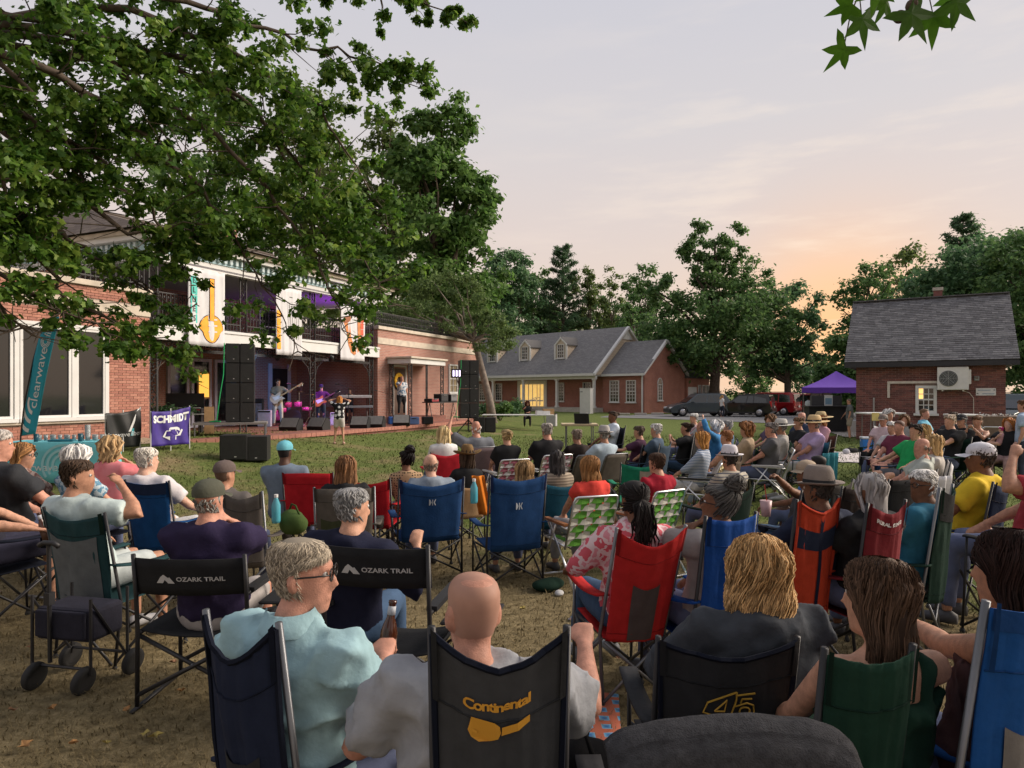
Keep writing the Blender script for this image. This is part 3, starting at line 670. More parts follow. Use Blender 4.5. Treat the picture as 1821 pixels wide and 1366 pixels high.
quad_uv('roof_back', [(.25, 9.7, fz-.05), (LX, 9.7, fz-.05), (LX, fy, fr), (.25, fy, fr)], SHF, rf2)
b = MB(); b.prism([(-er+.15, fz-.18), (fy, fr-.14), (9.6, fz-.18)], -.14, .06, lambda u, v, t: (t, u, v)); b.build('gable_wall', SIDE, far)
for k in range(18):
    z = fz-.1+k*.23; hw_ = (fr-.2-z)/(fr-fz)*4.9
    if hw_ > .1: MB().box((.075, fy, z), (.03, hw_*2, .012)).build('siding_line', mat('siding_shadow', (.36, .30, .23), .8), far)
b = MB(); b.prism([(fy-.75, fr-1.2), (fy, fr-.35), (fy+.75, fr-1.2)], .062, .12, lambda u, v, t: (t, u, v)); b.build('gable_vent', WHITE, far)
for s, y in ((1, -er), (-1, 9.65)):
    b = MB(); b.prism([(y, fz-.22), (y, fz-.02), (fy, fr+.02), (fy, fr-.24)], .0, .27, lambda u, v, t: (t, u, v)); b.build('rake_board', WHITE, far)
fb('eave_board', LX, -.002, -er-.03, -er, fz-.25, fz-.03, WHITE); fb('porch_soffit', LX, -.004, -er, 2.0, fz-.27, fz-.22, WHITE); fb('porch_beam', LX, -.01, -.1, .15, 3.0, fz-.275, WHITE)
for x in (-.25, -4.6, -8.9, -13.2, -17.4):
    b = MB(); b.box((x, .02, 1.72), (.20, .20, 2.56)); b.box((x, .02, .5), (.30, .30, .14)); b.box((x, .02, 2.94), (.30, .30, .12)); b.build('column', WHITE, far)
for x in (-2.6, -5.9, -14.4, -16.9): window(far, x-.5, x+.5, .95, 2.75, 1.995, cols=3, rows=6, glass=GLASS)
ds = fb('door_surround', -11.6, -7.6, 1.9, 1.996, .42, 3.0, WHITE)
for a, c in ((-11.1, -10.1), (-9.9, -8.9), (-8.75, -8.0)):
    dq = fb('door', a, c, 1.84, 1.898, .46, 2.6, LITW); bx('door_frame', ((a+c)/2, 1.83, 1.0), (c-a, .02, .12), WHITE, dq)
    bx('glazing_bar', ((a+c)/2, 1.83, 1.6), (.08, .02, 2.1), WHITE, dq)
for i, x in enumerate((-14.6, -9.9, -5.2)):
    dmr = empty('dormer', (x, 1.3, 0)); dmr.parent = far
    z0 = fz+(1.3+er)/(fy+er)*(fr-fz)-.1
    b = MB(); b.prism([(-.72, z0-.1), (.72, z0-.1), (.72, z0+1.35), (0, z0+2.0), (-.72, z0+1.35)], 0, 2.4, lambda u, v, t: (u, t, v)); b.build('dormer_wall', SIDE, dmr)
    b = MB(); b.prism([(-.80, z0-.05), (-.62, z0-.05), (-.62, z0+1.38), (0, z0+1.93), (.62, z0+1.38), (.62, z0-.05), (.80, z0-.05), (.80, z0+1.40), (0, z0+2.12), (-.80, z0+1.40)], -.10, 0, lambda u, v, t: (u, t, v)); b.build('dormer_trim', WHITE, dmr)
    b = MB(); b.prism([(-.84, z0+1.28), (-.84, z0+1.38), (0, z0+2.16), (.84, z0+1.38), (.84, z0+1.28), (0, z0+2.05)], -.06, 2.7, lambda u, v, t: (u, t, v)); b.build('dormer_roof', SHF, dmr)
    window(dmr, -.42, .42, z0+.1, z0+1.42, -.02, cols=3, rows=4, fw=.06)
# lower block at the right end and the rear wing
fb('block_wall', .0, 4.34, 1.0, 7.4, 0, 3.4, FBX)
b = MB(); b.prism([(1.0, 0), (7.4, 0), (7.4, 3.42), (4.2, 6.2), (1.0, 3.42)], 4.342, 4.36, lambda u, v, t: (t, u, v)); b.build('gable_wall', FBY, far)
rf3 = quad_uv('block_roof', [(-.2, .6, 3.42), (4.6, .6, 3.42), (4.6, 4.2, 6.45), (-.2, 4.2, 6.45)], SHF, far); quad_uv('roof_back', [(4.6, 7.8, 3.42), (-.2, 7.8, 3.42), (-.2, 4.2, 6.45), (4.6, 4.2, 6.45)], SHF, rf3)
for y0 in (.62, 7.78):
    b = MB(); b.prism([(y0, 3.25), (y0, 3.43), (4.2, 6.46), (4.2, 6.22)], 4.37, 4.62, lambda u, v, t: (t, u, v)); b.build('rake_board', WHITE, far)
fb('eave_board', .06, 4.60, .57, .60, 3.22, 3.41, WHITE)
for x in (1.25, 3.0): window(far, x-.5, x+.5, .95, 2.85, .995, cols=3, rows=6)
fb('downspout', 4.10, 4.22, .9, .99, .1, 3.3, WHITE)
aw = empty('arched_window', (4.37, 3.3, 0)); aw.parent = far
window(aw, -.36, .36, 1.1, 2.5, .0, face=1, cols=2, rows=5, axis='y', fw=.06)
b = MB(); b.prism([(-.36, 2.5)]+[(-.36*math.cos(a), 2.5+.5*math.sin(a)) for a in [k/8*math.pi for k in range(1, 8)]]+[(.36, 2.5)], 0, .03, lambda u, v, t: (t, u, v)); b.build('arch_pane', GLASS, aw)
b = MB(); b.tube([(.03, -.38*math.cos(a), 2.5+.54*math.sin(a)) for a in [k/10*math.pi for k in range(11)]], .04, 5); b.build('arch_trim', WHITE, aw)
fb('rear_wing_wall', .3, 4.5, 7.6, 11.6, 0, 3.1, FBY)
b = MB(); b.prism([(.1, 3.102), (2.4, 4.9), (4.8, 3.102)], 7.65, 11.8, lambda u, v, t: (u, t, v)); b.build('rear_wing_roof', SHF, far)
fb('white_doors', 4.502, 4.56, 7.75, 9.2, 0.02, 2.3, WHITE)
for y in (9.75, 10.5, 11.2): window(far, y-.25, y+.25, .9, 2.5, 4.503, face=1, axis='y', cols=2, rows=2)
hr = MB()
for x in (-7.3, -6.9): hr.tube([(x, -1.2, 0), (x, -1.2, .95), (x, .1, 1.35), (x, .1, .42)], .03, 5)
hr.build('stair_rail', WHITE, far); fb('steps', -8.6, -7.4, -1.0, -.11, 0, .22, CONC)
# white cabinet on the lawn by the drive
c_ = G(1043, 735.5); wc = empty('white_cabinet', (c_.x, c_.y, 0), R(-25), 'tall plain white cabinet standing on the lawn before the porch building', 'cabinet')
bx('case', (0, 0, 1.06), (.92, .8, 2.1), WHITE, wc, bevel=.02); bx('lid', (0, 0, 2.135), (.96, .84, .045), WHITE, wc); bx('nameplate', (-.3, -.403, 1.85), (.2, .006, .1), mat('plate_grey', (.25, .26, .27), .5), wc)
# ================================================================== foliage
def leaf_cloud(centers, radii, per, size, m, name, parent, seed=0, kind='quad', droop=.0, flat=.6, scatter=1.0):
    """leaf-sized faces spread through clumps; centers (n,3), radii (n,)"""
    g = np.random.default_rng(seed); n = len(centers); idx = np.repeat(np.arange(n), per); k = len(idx)
    d = g.normal(size=(k, 3)); d /= np.linalg.norm(d, axis=1)[:, None]; rr = np.minimum(1.7, np.abs(g.normal(size=k))*.30+.55*g.random(k))
    p = np.asarray(centers)[idx] + d*(np.asarray(radii)[idx]*rr*scatter)[:, None]*np.array([1, 1, flat])
    nrm = d*np.array([1, 1, 1.0])*.55 + g.normal(size=(k, 3))*.55 + np.array([0, 0, .55]); nrm /= np.linalg.norm(nrm, axis=1)[:, None]
    a = np.cross(nrm, g.normal(size=(k, 3))); a /= np.linalg.norm(a, axis=1)[:, None]+1e-9; b = np.cross(nrm, a)
    if droop: a[:, 2] -= droop; a /= np.linalg.norm(a, axis=1)[:, None]
    s = size*(.6+.8*g.random(k))
    if kind == 'quad':   # a pointed leaf bent along the midrib
        sh = np.array([(-.5, 0, 0), (0, -.30, .06), (.5, 0, -.05), (0, .30, .06)])
        fc = np.array([(0, 1, 2), (0, 2, 3)])
    elif kind == 'maple':
        ang = [180, 122, 86, 52, 28, 0, -28, -52, -86, -122]; rad = [.18, .50, .36, .60, .40, .68, .40, .60, .36, .50]; ang, rad = ang[:2]+ang[3:8]+ang[9:], rad[:2]+rad[3:8]+rad[9:]
        sh = np.array([(.05+r*math.cos(R(t)), r*math.sin(R(t)), -.10*r*abs(math.sin(R(t)))) for t, r in zip(ang, rad)]+[(.0, 0, .05)])
        fc = np.array([(8, i, (i+1) % 8) for i in range(8)])
    elif kind == 'needle':
        sh = np.array([(-.5, -.07, 0), (.5, -.05, -.06), (.5, .05, -.06), (-.5, .07, 0)]); fc = np.array([(0, 1, 2), (0, 2, 3)])
    q = len(sh)
    V = p[:, None, :] + (sh[None, :, 0, None]*a[:, None, :] + sh[None, :, 1, None]*b[:, None, :] + sh[None, :, 2, None]*nrm[:, None, :])*s[:, None, None]
    Fc = (np.arange(k)*q)[:, None, None] + fc[None]
    return link(name, np_mesh(name, V.reshape(-1, 3), Fc.reshape(-1, 3), m), parent)
BARK = mat('bark', (.085, .065, .05), .95, var=.35, scale=6, bump=.8, bscale=18)
BARKG = mat('bark_grey', (.20, .165, .14), .95, var=.3, scale=6, bump=.6, bscale=18)
def crooked(p0, p1, n=6, amp=.12, rnd=random):
    p0, p1 = Vector(p0), Vector(p1); L_ = (p1-p0).length; out_ = []
    for i in range(n+1):
        t = i/n; o = Vector((rnd.uniform(-1, 1), rnd.uniform(-1, 1), rnd.uniform(-1, 1)))*amp*L_*math.sin(math.pi*t)*.5
        out_.append(p0.lerp(p1, t)+o)
    return out_
def tree(name, x, y, h, cr, label, m, seed, trunk_h=.3, tr=.25, n=70, per=70, leaf=.34, top=.0, sparse=0, squash=.5, lean=0, kind='quad', group=None, base=None, bark=BARK, bottom=None, skirt=0, lobes=None):
    rnd = random.Random(seed); z0 = gz(x, y) if y < 66 else 0
    root = empty(name, (x, y, z0), 0, label, 'tree', group)
    tb = MB(); crown_c = h*(trunk_h+1)/2; hz_ = h*(1-trunk_h)/2
    topv = Vector((lean*h, 0, h*.86)); tp = crooked((0, 0, -.1), topv, 7, .05, rnd); tb.tube(tp, [tr*(1.25 if i == 0 else 1)*(1-i/7*.85) for i in range(8)], 8)
    cs, rs = [], []
    L_ = lobes or [(0, 0, crown_c, cr, hz_, 1.0)]
    tot = sum(l[5] for l in L_)
    for lx, ly, lz, lr, lh, wgt in L_:
        for k in range(int(n*1.25*wgt/tot)):
            a = rnd.random()*6.283; zz = rnd.uniform(-1, 1); q = math.sqrt(max(0, 1-zz*zz)); rad = rnd.random()**.42
            pinch = 1-top*max(0, zz)
            c = Vector((lx+lean*h*(.6+.4*zz)+lr*q*rad*math.cos(a)*pinch, ly+lr*q*rad*math.sin(a)*pinch, lz+lh*zz*rad**.5))
            cs.append(c); rs.append(max(.75, lr*rnd.uniform(.22, .46)*(1 if not sparse else .78)))
    step = max(1, len(cs)//26)
    for c in cs[::step]:
        t = min(.95, max(.22, (c.z/h)*.72)); i = int(t*7); st = tp[i].lerp(tp[min(7, i+1)], t*7-i)
        tb.tube(crooked(st, c, 4, .16, rnd), [tr*.34*(1-j/4*.8) for j in range(5)], 5, cap=False)
    tb.build('trunk', bark, root, True)
    leaf_cloud([tuple(c) for c in cs], rs, int(per*1.2), leaf*.94, m, 'crown', root, seed, kind, flat=squash+.25)
    return root
G1 = leaf_mat('leaves_mid', (.056, .125, .027), (.125, .237, .056), (.213, .325, .100))
G2 = leaf_mat('leaves_dark', (.058, .130, .042), (.124, .221, .068), (.195, .305, .104))
G3 = leaf_mat('leaves_olive', (.078, .120, .034), (.144, .204, .060), (.228, .276, .096))
G4 = leaf_mat('leaves_blue', (.056, .131, .057), (.125, .231, .100), (.188, .300, .138))
G5 = leaf_mat('needles', (.045, .100, .048), (.088, .163, .075), (.138, .213, .100))
def tp_(px, Y): return PX(px, Y), Y
# background wood, left to right
TG = 'trees beyond the lawn'
# (px, Y, top row, crown half width px, trunk_h, material, seed, n, per, leaf, label, extra)
def bgtree(px, Y, ytop, hwpx, th, m, seed, n, per, leaf, label, **kw):
    s = F/Y; h = (HZ-ytop)/s+H; return tree(kw.pop('name', 'leafy_tree'), PX(px, Y), Y, h, hwpx/s, label, m, seed, th, kw.pop('tr', .28), n, per, leaf, group=TG, **kw)
bgtree(785, 40, 140, 92, .18, G1, 11, 190, 90, .36, 'tall bright green tree rising behind the house beside the hanging boughs', top=.35, tr=.4, lobes=[(0, 0, 12.0, 3.0, 5.6, 1.6), (1.4, 0, 8.4, 2.5, 3.4, 1.0), (-2.2, 1, 9, 2.8, 4.4, 1.0), (.6, 0, 16.6, 1.8, 2.4, .4), (-1.5, 0, 15, 2.2, 3, .6), (1.5, 0, 12.5, 2.0, 2.6, .5)])
bgtree(690, 44, 190, 90, .2, G3, 12, 90, 80, .38, 'olive tree behind the house roof seen through the hanging boughs', top=.3)
bgtree(560, 47, 130, 110, .2, G3, 13, 90, 80, .40, 'broad olive tree behind the porch roof', top=.3)
bgtree(380, 45, 120, 120, .2, G1, 35, 90, 80, .40, 'tree far behind the house roof near its vent pipe', top=.3)
bgtree(760, 72, 470, 60, .15, G4, 14, 70, 80, .42, 'low blue-green tree just behind the right wing of the house')
bgtree(905, 82, 440, 62, .12, G4, 15, 100, 100, .44, 'dense blue-green tree left of the tall pine behind the porch building', top=.2)
bgtree(955, 88, 476, 45, .12, G1, 16, 60, 80, .46, 'rounded tree directly left of the tall pine')
bgtree(1045, 86, 472, 45, .22, G3, 18, 60, 60, .42, 'thin olive tree directly right of the tall pine', sparse=1)
bgtree(1085, 92, 478, 40, .22, G3, 19, 55, 50, .42, 'sparse tree with sunset showing between the pine and the big shade tree', sparse=1)
bgtree(1150, 84, 470, 60, .2, G2, 20, 80, 70, .42, 'dark tree behind the left flank of the big shade tree', sparse=1)
bgtree(1125, 70, 530, 38, .05, G2, 36, 50, 80, .40, 'dark low tree behind the porch building gable')
bgtree(1270, 63, 378, 125, .16, G2, 21, 250, 90, .36, 'big spreading shade tree standing over the parked cars', tr=.55,
       lobes=[(0, 0, 7.4, 6.6, 3.7, 3.2), (-3.4, -1.0, 6.0, 3.0, 2.6, .8), (-.6, 0, 13.6, 2.8, 3.6, .95), (1.4, 0, 11.8, 3.6, 3.2, .9), (-4.2, 0, 10.6, 2.5, 2.0, .45), (4.6, 0, 8.8, 3.6, 3.0, 1.1), (-1.9, 0, 15.6, 1.2, 2.2, .24), (1.6, 0, 15.2, 1.3, 2.2, .24)], skirt=1, sparse=1)
bgtree(1398, 66, 470, 62, .16, G4, 22, 110, 80, .38, 'tree with a dark trunk right of the big shade tree', tr=.4, sparse=1, lobes=[(0, 0, 8.4, 3.4, 4.6, 1), (-1.5, 0, 5.6, 2.8, 2.4, .5), (1.2, 0, 4.4, 2.4, 1.6, .35)])
bgtree(1545, 62, 470, 66, .3, G2, 24, 80, 46, .36, 'dark tree with sunset gaps left of the outbuilding roof', sparse=1, tr=.3)
bgtree(1506, 48, 590, 50, .06, G2, 25, 70, 90, .34, 'dark bushy tree behind the purple canopy tent')
bgtree(1625, 66, 434, 58, .3, G3, 26, 75, 46, .38, 'thin golden-edged tree above the left end of the outbuilding roof', sparse=1)
bgtree(1735, 50, 380, 105, .12, G4, 27, 170, 100, .36, 'large blue-green tree behind the outbuilding roof and chimney', tr=.4, lobes=[(0, 0, 8.4, 4.4, 4.6, 2), (2.6, 0, 11.0, 2.2, 2.6, .5), (-2.4, 0, 7.0, 2.6, 3.2, .7)])
bgtree(1835, 44, 392, 95, .08, G2, 28, 130, 100, .34, 'dark tree at the right edge behind the outbuilding corner', tr=.35)
bgtree(1640, 78, 560, 60, .1, G2, 29, 60, 70, .40, 'low dark tree hidden behind the middle of the outbuilding roof')
for i, (px, Y, t, hw_) in enumerate(((1330, 96, 600, 50), (1440, 110, 640, 40), (1215, 100, 590, 50), (1010, 110, 560, 60), (870, 100, 570, 50), (1490, 130, 655, 40))):
    bgtree(px, Y, t, hw_, .08, (G2, G4, G3)[i % 3], 40+i, 40, 60, .5, ('hazy low tree far beyond the parked cars', 'low tree far across the road left of the tent', 'low tree far behind the rear brick wing', 'low tree under the tall pine far back', 'low tree far back behind the porch building roof', 'farthest low tree beneath the sunset glow')[i])
for i, (px, t) in enumerate(((840, 505), (900, 520), (975, 530), (1060, 525), (1120, 540))):
    bgtree(px, 104, t, 48, .05, (G2, G4)[i % 2], 140+i, 60, 60, .55, ('leftmost', 'second', 'middle', 'fourth', 'rightmost')[i]+' of the dark trees closing the row behind the porch building')
def pine(px, Y, ytop, hwpx, seed, label, n=26):
    s = F/Y; h = (HZ-ytop)/s+H; rnd = random.Random(seed); root = empty('pine_tree', (PX(px, Y), Y, 0), 0, label, 'tree', TG); tb = MB()
    tb.tube([(0, 0, 0), (.1, 0, h*.5), (0, 0, h*.985)], [.34, .22, .03], 8); cs, rs = [], []
    for k in range(n):
        t = k/n; z = h*(.24+.74*t); ln = hwpx/s*(1.0-.80*t**1.25)*rnd.uniform(.75, 1.1)
        for q in range(6 if t < .8 else 4):
            a = rnd.random()*6.283; tip = Vector((ln*math.cos(a), ln*math.sin(a), z+ln*(.05+.55*t)))
            tb.tube([(0, 0, z), tuple(Vector((0, 0, z)).lerp(tip, .55)+Vector((0, 0, -.1))), tuple(tip)], [.07*(1-t*.6), .05*(1-t*.5), .02], 4, cap=False)
            for f in (.35, .55, .72, .86, .98):
                cs.append(tuple(Vector((0, 0, z)).lerp(tip, f))); rs.append(.42+.35*(1-t)*f)
    tb.build('trunk', BARK, root); leaf_cloud(cs, rs, 17, .50, G5, 'crown', root, seed, 'needle', flat=.5); return root
pine(1000, 85, 432, 62, 51, 'tall dark pine rising behind the porch building roof')
pine(1712, 58, 374, 70, 52, 'dark pine top above the outbuilding chimney', 22)
# ornamental tree with a leaning trunk beside the house
oY = 34.0; o0 = Vector((PX(876, oY), oY, gz(PX(876, oY), oY))); s_ = F/oY
orn = empty('ornamental_tree', (o0.x, o0.y, o0.z), 0, 'small leaning tree with fine foliage at the corner of the right wing', 'tree')
pt = lambda px, py, dy=0: (P(px, py, o0.y+dy)-Vector(o0))
tb = MB(); tb.tube([Vector((0, 0, -.1)), pt(871, 715), pt(860, 670), pt(848, 622), pt(843, 605)], [.27, .20, .17, .15, .14], 9)
rnd = random.Random(61); cs, rs = [], []
for (px, py, dy) in ((700, 545, -.8), (735, 520, .5), (770, 500, 0), (800, 490, 1), (830, 510, -1), (850, 540, .8), (880, 570, 0), (895, 600, .6), (745, 555, 1.4), (780, 570, -1.2), (820, 560, 1.6), (860, 600, -1.4), (880, 615, 1), (720, 570, .2), (800, 535, -1.6), (890, 585, -1), (760, 535, -.6), (840, 575, 0), (690, 560, .4)):
    e = pt(px, py, dy); tb.tube(crooked(pt(843, 607), e, 5, .12, rnd), [.085, .065, .05, .035, .025, .012], 5, cap=False)
    for k in range(5): cs.append(tuple(e+Vector((rnd.uniform(-.75, .75), rnd.uniform(-.6, .6), rnd.uniform(-.45, .4))))); rs.append(rnd.uniform(.4, .62))
tb.build('trunk', BARKG, orn, True)
G6 = leaf_mat('leaves_fine', (.075, .125, .040), (.145, .215, .07), (.22, .30, .10), 1.4)
leaf_cloud(cs, rs, 170, .125, G6, 'crown', orn, 61, 'quad', flat=.7)
# shrubs along the porch and by the house
def shrub(px, py, r, m, label, n=16, seed=0, z=.7):
    p = G(px, py); root = empty('shrub', p, 0, label, 'shrub', 'foundation shrubs'); rnd = random.Random(seed)
    b = MB()
    cs = [(rnd.uniform(-.6, .6)*r, rnd.uniform(-.5, .5)*r, rnd.uniform(.25, 1.0)*r*z*1.4) for _ in range(n)]
    for c in cs[:6]: b.tube([(0, 0, -.05), c], [.03, .01], 4)
    b.build('stem', BARK, root); leaf_cloud(cs, [r*.42]*n, 90, r*.16, m, 'foliage', root, seed, flat=.9)
for i, (px, py, r) in enumerate(((770, 748, .8), (905, 741, 1.1), (920, 737, .9), (985, 728, .8), (1014, 728, .75), (957, 726, .9), (940, 727, .8), (858, 741, .9), (890, 748, .8))):
    shrub(px, py, r, (G1, G4)[i % 2], ('shrub by the right wing wall behind the drum speakers', 'large clipped shrub behind the white folding table', 'round shrub behind the seated table attendant', 'small bright shrub left of the white cabinet', 'small bright shrub nearest the white cabinet', 'dark upright shrub before the glowing door', 'upright shrub left of the glowing door', 'shrub at the foot of the leaning tree', 'low shrub beside the subwoofer at the house corner')[i], seed=70+i)
shrub(300, 771, .75, G4, 'fern-like shrub by the porch post behind the purple banner', seed=80)
# the big maple whose boughs hang over the left of the view; trunk stands left of the frame
MAP = leaf_mat('leaves_maple', (.042, .11, .014), (.13, .24, .032), (.28, .38, .075), 1.1)
mp_root = empty('maple_tree', (-9.6, 9.0, 0), 0, 'large maple whose leafy boughs hang across the top left', 'tree')
def mpt(px, py, Y): return P(px, py, Y)-Vector((-9.6, 9.0, 0))
tb = MB(); tb.tube([(0, 0, -.1), (.05, .1, 2.4), (.1, .2, 4.2), (.5, .5, 7.0)], [.55, .42, .38, .26], 12)
rnd = random.Random(91); fork = Vector((.1, .2, 4.2)); crot = Vector((.5, .5, 7.0))
boughs = [  # start, then photo points with depth, clump radius
 (fork, [(-60, 330, 9.6), (40, 400, 10.2), (110, 520, 10.8), (200, 575, 11.2), (270, 610, 11.5), (315, 640, 11.7)], .42),
 (fork, [(-80, 420, 9.4), (20, 500, 10), (120, 560, 10.4), (215, 600, 10.7)], .36),
 (fork, [(-60, 480, 9.2), (10, 560, 9.8), (70, 590, 10.2)], .30),
 (fork, [(60, 380, 10.4), (150, 440, 11), (240, 500, 11.5), (300, 560, 12)], .36),
 (crot, [(60, 120, 9.6), (170, 170, 10.4), (280, 270, 11.2), (380, 360, 12), (440, 450, 12.4), (500, 560, 12.8), (530, 625, 12.9)], .5),
 (crot, [(100, 60, 10), (260, 90, 11), (400, 160, 12), (520, 270, 12.6), (600, 380, 13), (660, 480, 13.4), (690, 545, 13.5)], .52),
 (crot, [(150, -40, 10), (330, 0, 11), (480, 60, 12), (600, 90, 12.6), (690, 120, 13), (735, 145, 13.2)], .40),
 (crot, [(60, 220, 10), (180, 290, 10.8), (260, 370, 11.2), (320, 460, 11.8), (350, 540, 12)], .42),
 (crot, [(-40, 60, 9.4), (60, 160, 9.8), (120, 260, 10.2), (160, 360, 10.6)], .5),
 (crot, [(200, 120, 10.6), (340, 210, 11.4), (470, 330, 12), (560, 450, 12.6), (600, 540, 12.9), (620, 600, 13)], .48),
 (crot, [(240, 20, 10.6), (420, 90, 11.8), (560, 190, 12.4), (640, 300, 12.8), (690, 400, 13.2)], .50),
 (crot, [(300, -60, 11), (520, -40, 12), (650, -20, 12.6), (750, 0, 13), (830, 40, 13.2)], .22),
 (crot, [(120, 330, 10.6), (230, 420, 11), (330, 400, 11.6), (420, 400, 12)], .42),
 (crot, [(-60, 200, 9.2), (0, 300, 9.6), (30, 390, 9.9), (20, 470, 10)], .42),
 (crot, [(330, 100, 11.4), (450, 200, 12), (540, 330, 12.4), (580, 420, 12.6)], .5),
 (crot, [(20, 20, 9.8), (140, 60, 10.6), (250, 160, 11.2), (330, 300, 11.8)], .55),
]
cs, rs = [], []
for st, pts, rad in boughs:
    w_ = [st]+[mpt(*q) for q in pts]; path = []
    for i in range(len(w_)-1):
        for k in range(4): path.append(w_[i].lerp(w_[i+1], k/4)+Vector((rnd.uniform(-.08, .08), rnd.uniform(-.1, .1), rnd.uniform(-.06, .06))))
    path.append(w_[-1]); m_ = len(path)
    tb.tube(path, [(.062*(1-i/m_)**1.4+.007) for i in range(m_)], 6, cap=False)
    for i, p_ in enumerate(path):
        t = i/m_
        if t < .16: continue
        for k in range(3):
            sp = rad*(1.1+1.3*math.sin(math.pi*min(1, t)))*rnd.uniform(.35, 1.35)
            if rnd.random() < .04: continue
            tip = p_+Vector((rnd.uniform(-1, 1)*sp, rnd.uniform(-1, 1)*sp*1.1, rnd.uniform(-.9, .6)*sp*.85))
            if rnd.random() < .7: tb.tube(crooked(p_, tip, 3, .2, rnd), [.013, .010, .007, .004], 4, cap=False)
            wq = tip+Vector((-9.6, 9.0, 0)); qx, qy = CX+F*wq.x/wq.y, HZ-F*(wq.z-H)/wq.y
            lim = 470 if qx < 180 else (490 if qx < 340 else (470 if qx < 480 else 510)); pk_ = 1.0
            if qy > lim: pk_ = (.34 if qx < 390 else .75) if not (190 < qx < 340 and qy > 520) else .7
            if 105 < qx < 275 and 355 < qy < 445: pk_ = .10
            if qy > 640 or (qx > 340 and qy > 600): pk_ = .12
            if qx > 560 and qy > 520 - (qx-560)*.1: pk_ *= .6
            if 320 < qx < 395 and 465 < qy < 620 or 478 < qx < 532 and 525 < qy < 640 or 598 < qx < 648 and 560 < qy < 655: pk_ = .3
            if rnd.random() > pk_: continue
            cs.append(tuple(tip)); rs.append(rad*rnd.uniform(.40, .85))
tb.build('trunk', BARK, mp_root, True)
leaf_cloud(cs, rs, 68, .096, MAP, 'crown', mp_root, 91, 'maple', droop=.35, flat=.75)
# sweetgum twig hanging into the top right corner, its tree standing right of the camera
SG = leaf_mat('leaves_sweetgum', (.03, .09, .006), (.06, .15, .012), (.10, .20, .03), 6)
sw = empty('sweetgum_tree', (5.0, 1.6, 0), 0, 'sweetgum with star-shaped leaves hanging into the top right corner', 'tree')
tb = MB(); so_ = Vector((5.0, 1.6, 0)); tips = [P(1530, -15, 2.5)-so_, P(1650, -20, 2.5)-so_]
tb.tube([(0, 0, -.1), (0, .05, 2.2), (-.1, .1, 4.0)], [.24, .19, .14], 10); tb.tube([(-.05, .08, 3.1), (-1.5, .6, 3.6), tips[1]+Vector((.25, .1, .25)), tips[1], tips[0]], [.08, .05, .02, .009, .006], 6)
lv = [(1500, 88, 62, 25, 40), (1533, 35, 70, -15, 5), (1575, 5, 60, 60, 30), (1620, 25, 78, -35, 0), (1660, 30, 74, -10, 20), (1700, 5, 70, -60, 10), (1510, 10, 55, 70, 50), (1735 - 40, -5, 50, 20, 15), (1560, -20, 60, 10, 10)]
for px, py, wpx, ang, tilt in lv:
    c = P(px, py, 2.45+rnd.uniform(-.08, .08))-so_; sz = wpx/F*2.45*1.05
    tb.tube([c, c.lerp(tips[0] if px < 1590 else tips[1], .5)+Vector((0, .01, .03)), tips[0] if px < 1590 else tips[1]], [.0022, .0025, .003], 4)
    b = MB(); M_ = Matrix.Rotation(R(rnd.uniform(-30, 30)), 4, 'Z') @ Matrix.Rotation(R(tilt), 4, 'X') @ Matrix.Rotation(R(ang), 4, 'Y')
    vs = [Vector((0, -.02*sz, 0))]
    for k in range(5):
        a = R(-90+(k-2)*58); l = .62 if k != 2 else .72
        if k: a0 = a-R(29); vs.append(Vector((.27*math.cos(a0), 0, .27*math.sin(a0)))*sz)
        vs.append(Vector((.40*math.cos(a-R(15)), .02, .40*math.sin(a-R(15))))*sz); vs.append(Vector((l*math.cos(a), .06, l*math.sin(a)))*sz); vs.append(Vector((.40*math.cos(a+R(15)), .02, .40*math.sin(a+R(15))))*sz)
    vs.append(Vector((.0, 0, .10))*sz); n_ = len(vs)
    b.add([M_ @ v + c for v in vs], [(0, i, i+1) for i in range(1, n_-1)]+[(0, n_-1, 1)]); b.build('leaf', SG, sw)
for px, py in ((1600, 30), (1622, 10)):
    b = MB(); b.ell(P(px, py, 2.4)-so_, (.022, .022, .022), 10, 8); b.build('seed_ball', BARK, sw)
gr_ = random.Random(17); cs = [(gr_.uniform(-9, 2.5), gr_.uniform(-7, 1.2), gr_.uniform(4.4, 8.5)) for _ in range(45)]     # unseen crown added over the camera to shade the foreground
for c_ in cs[::5]: tb.tube(crooked((-.1, .1, 4.0), c_, 4, .12, gr_), [.10, .07, .05, .03, .015], 5, cap=False)
tb.build('trunk', BARK, sw, True)
leaf_cloud(cs, [1.0]*len(cs), 70, .26, SG, 'crown', sw, 17, 'maple', flat=.6)
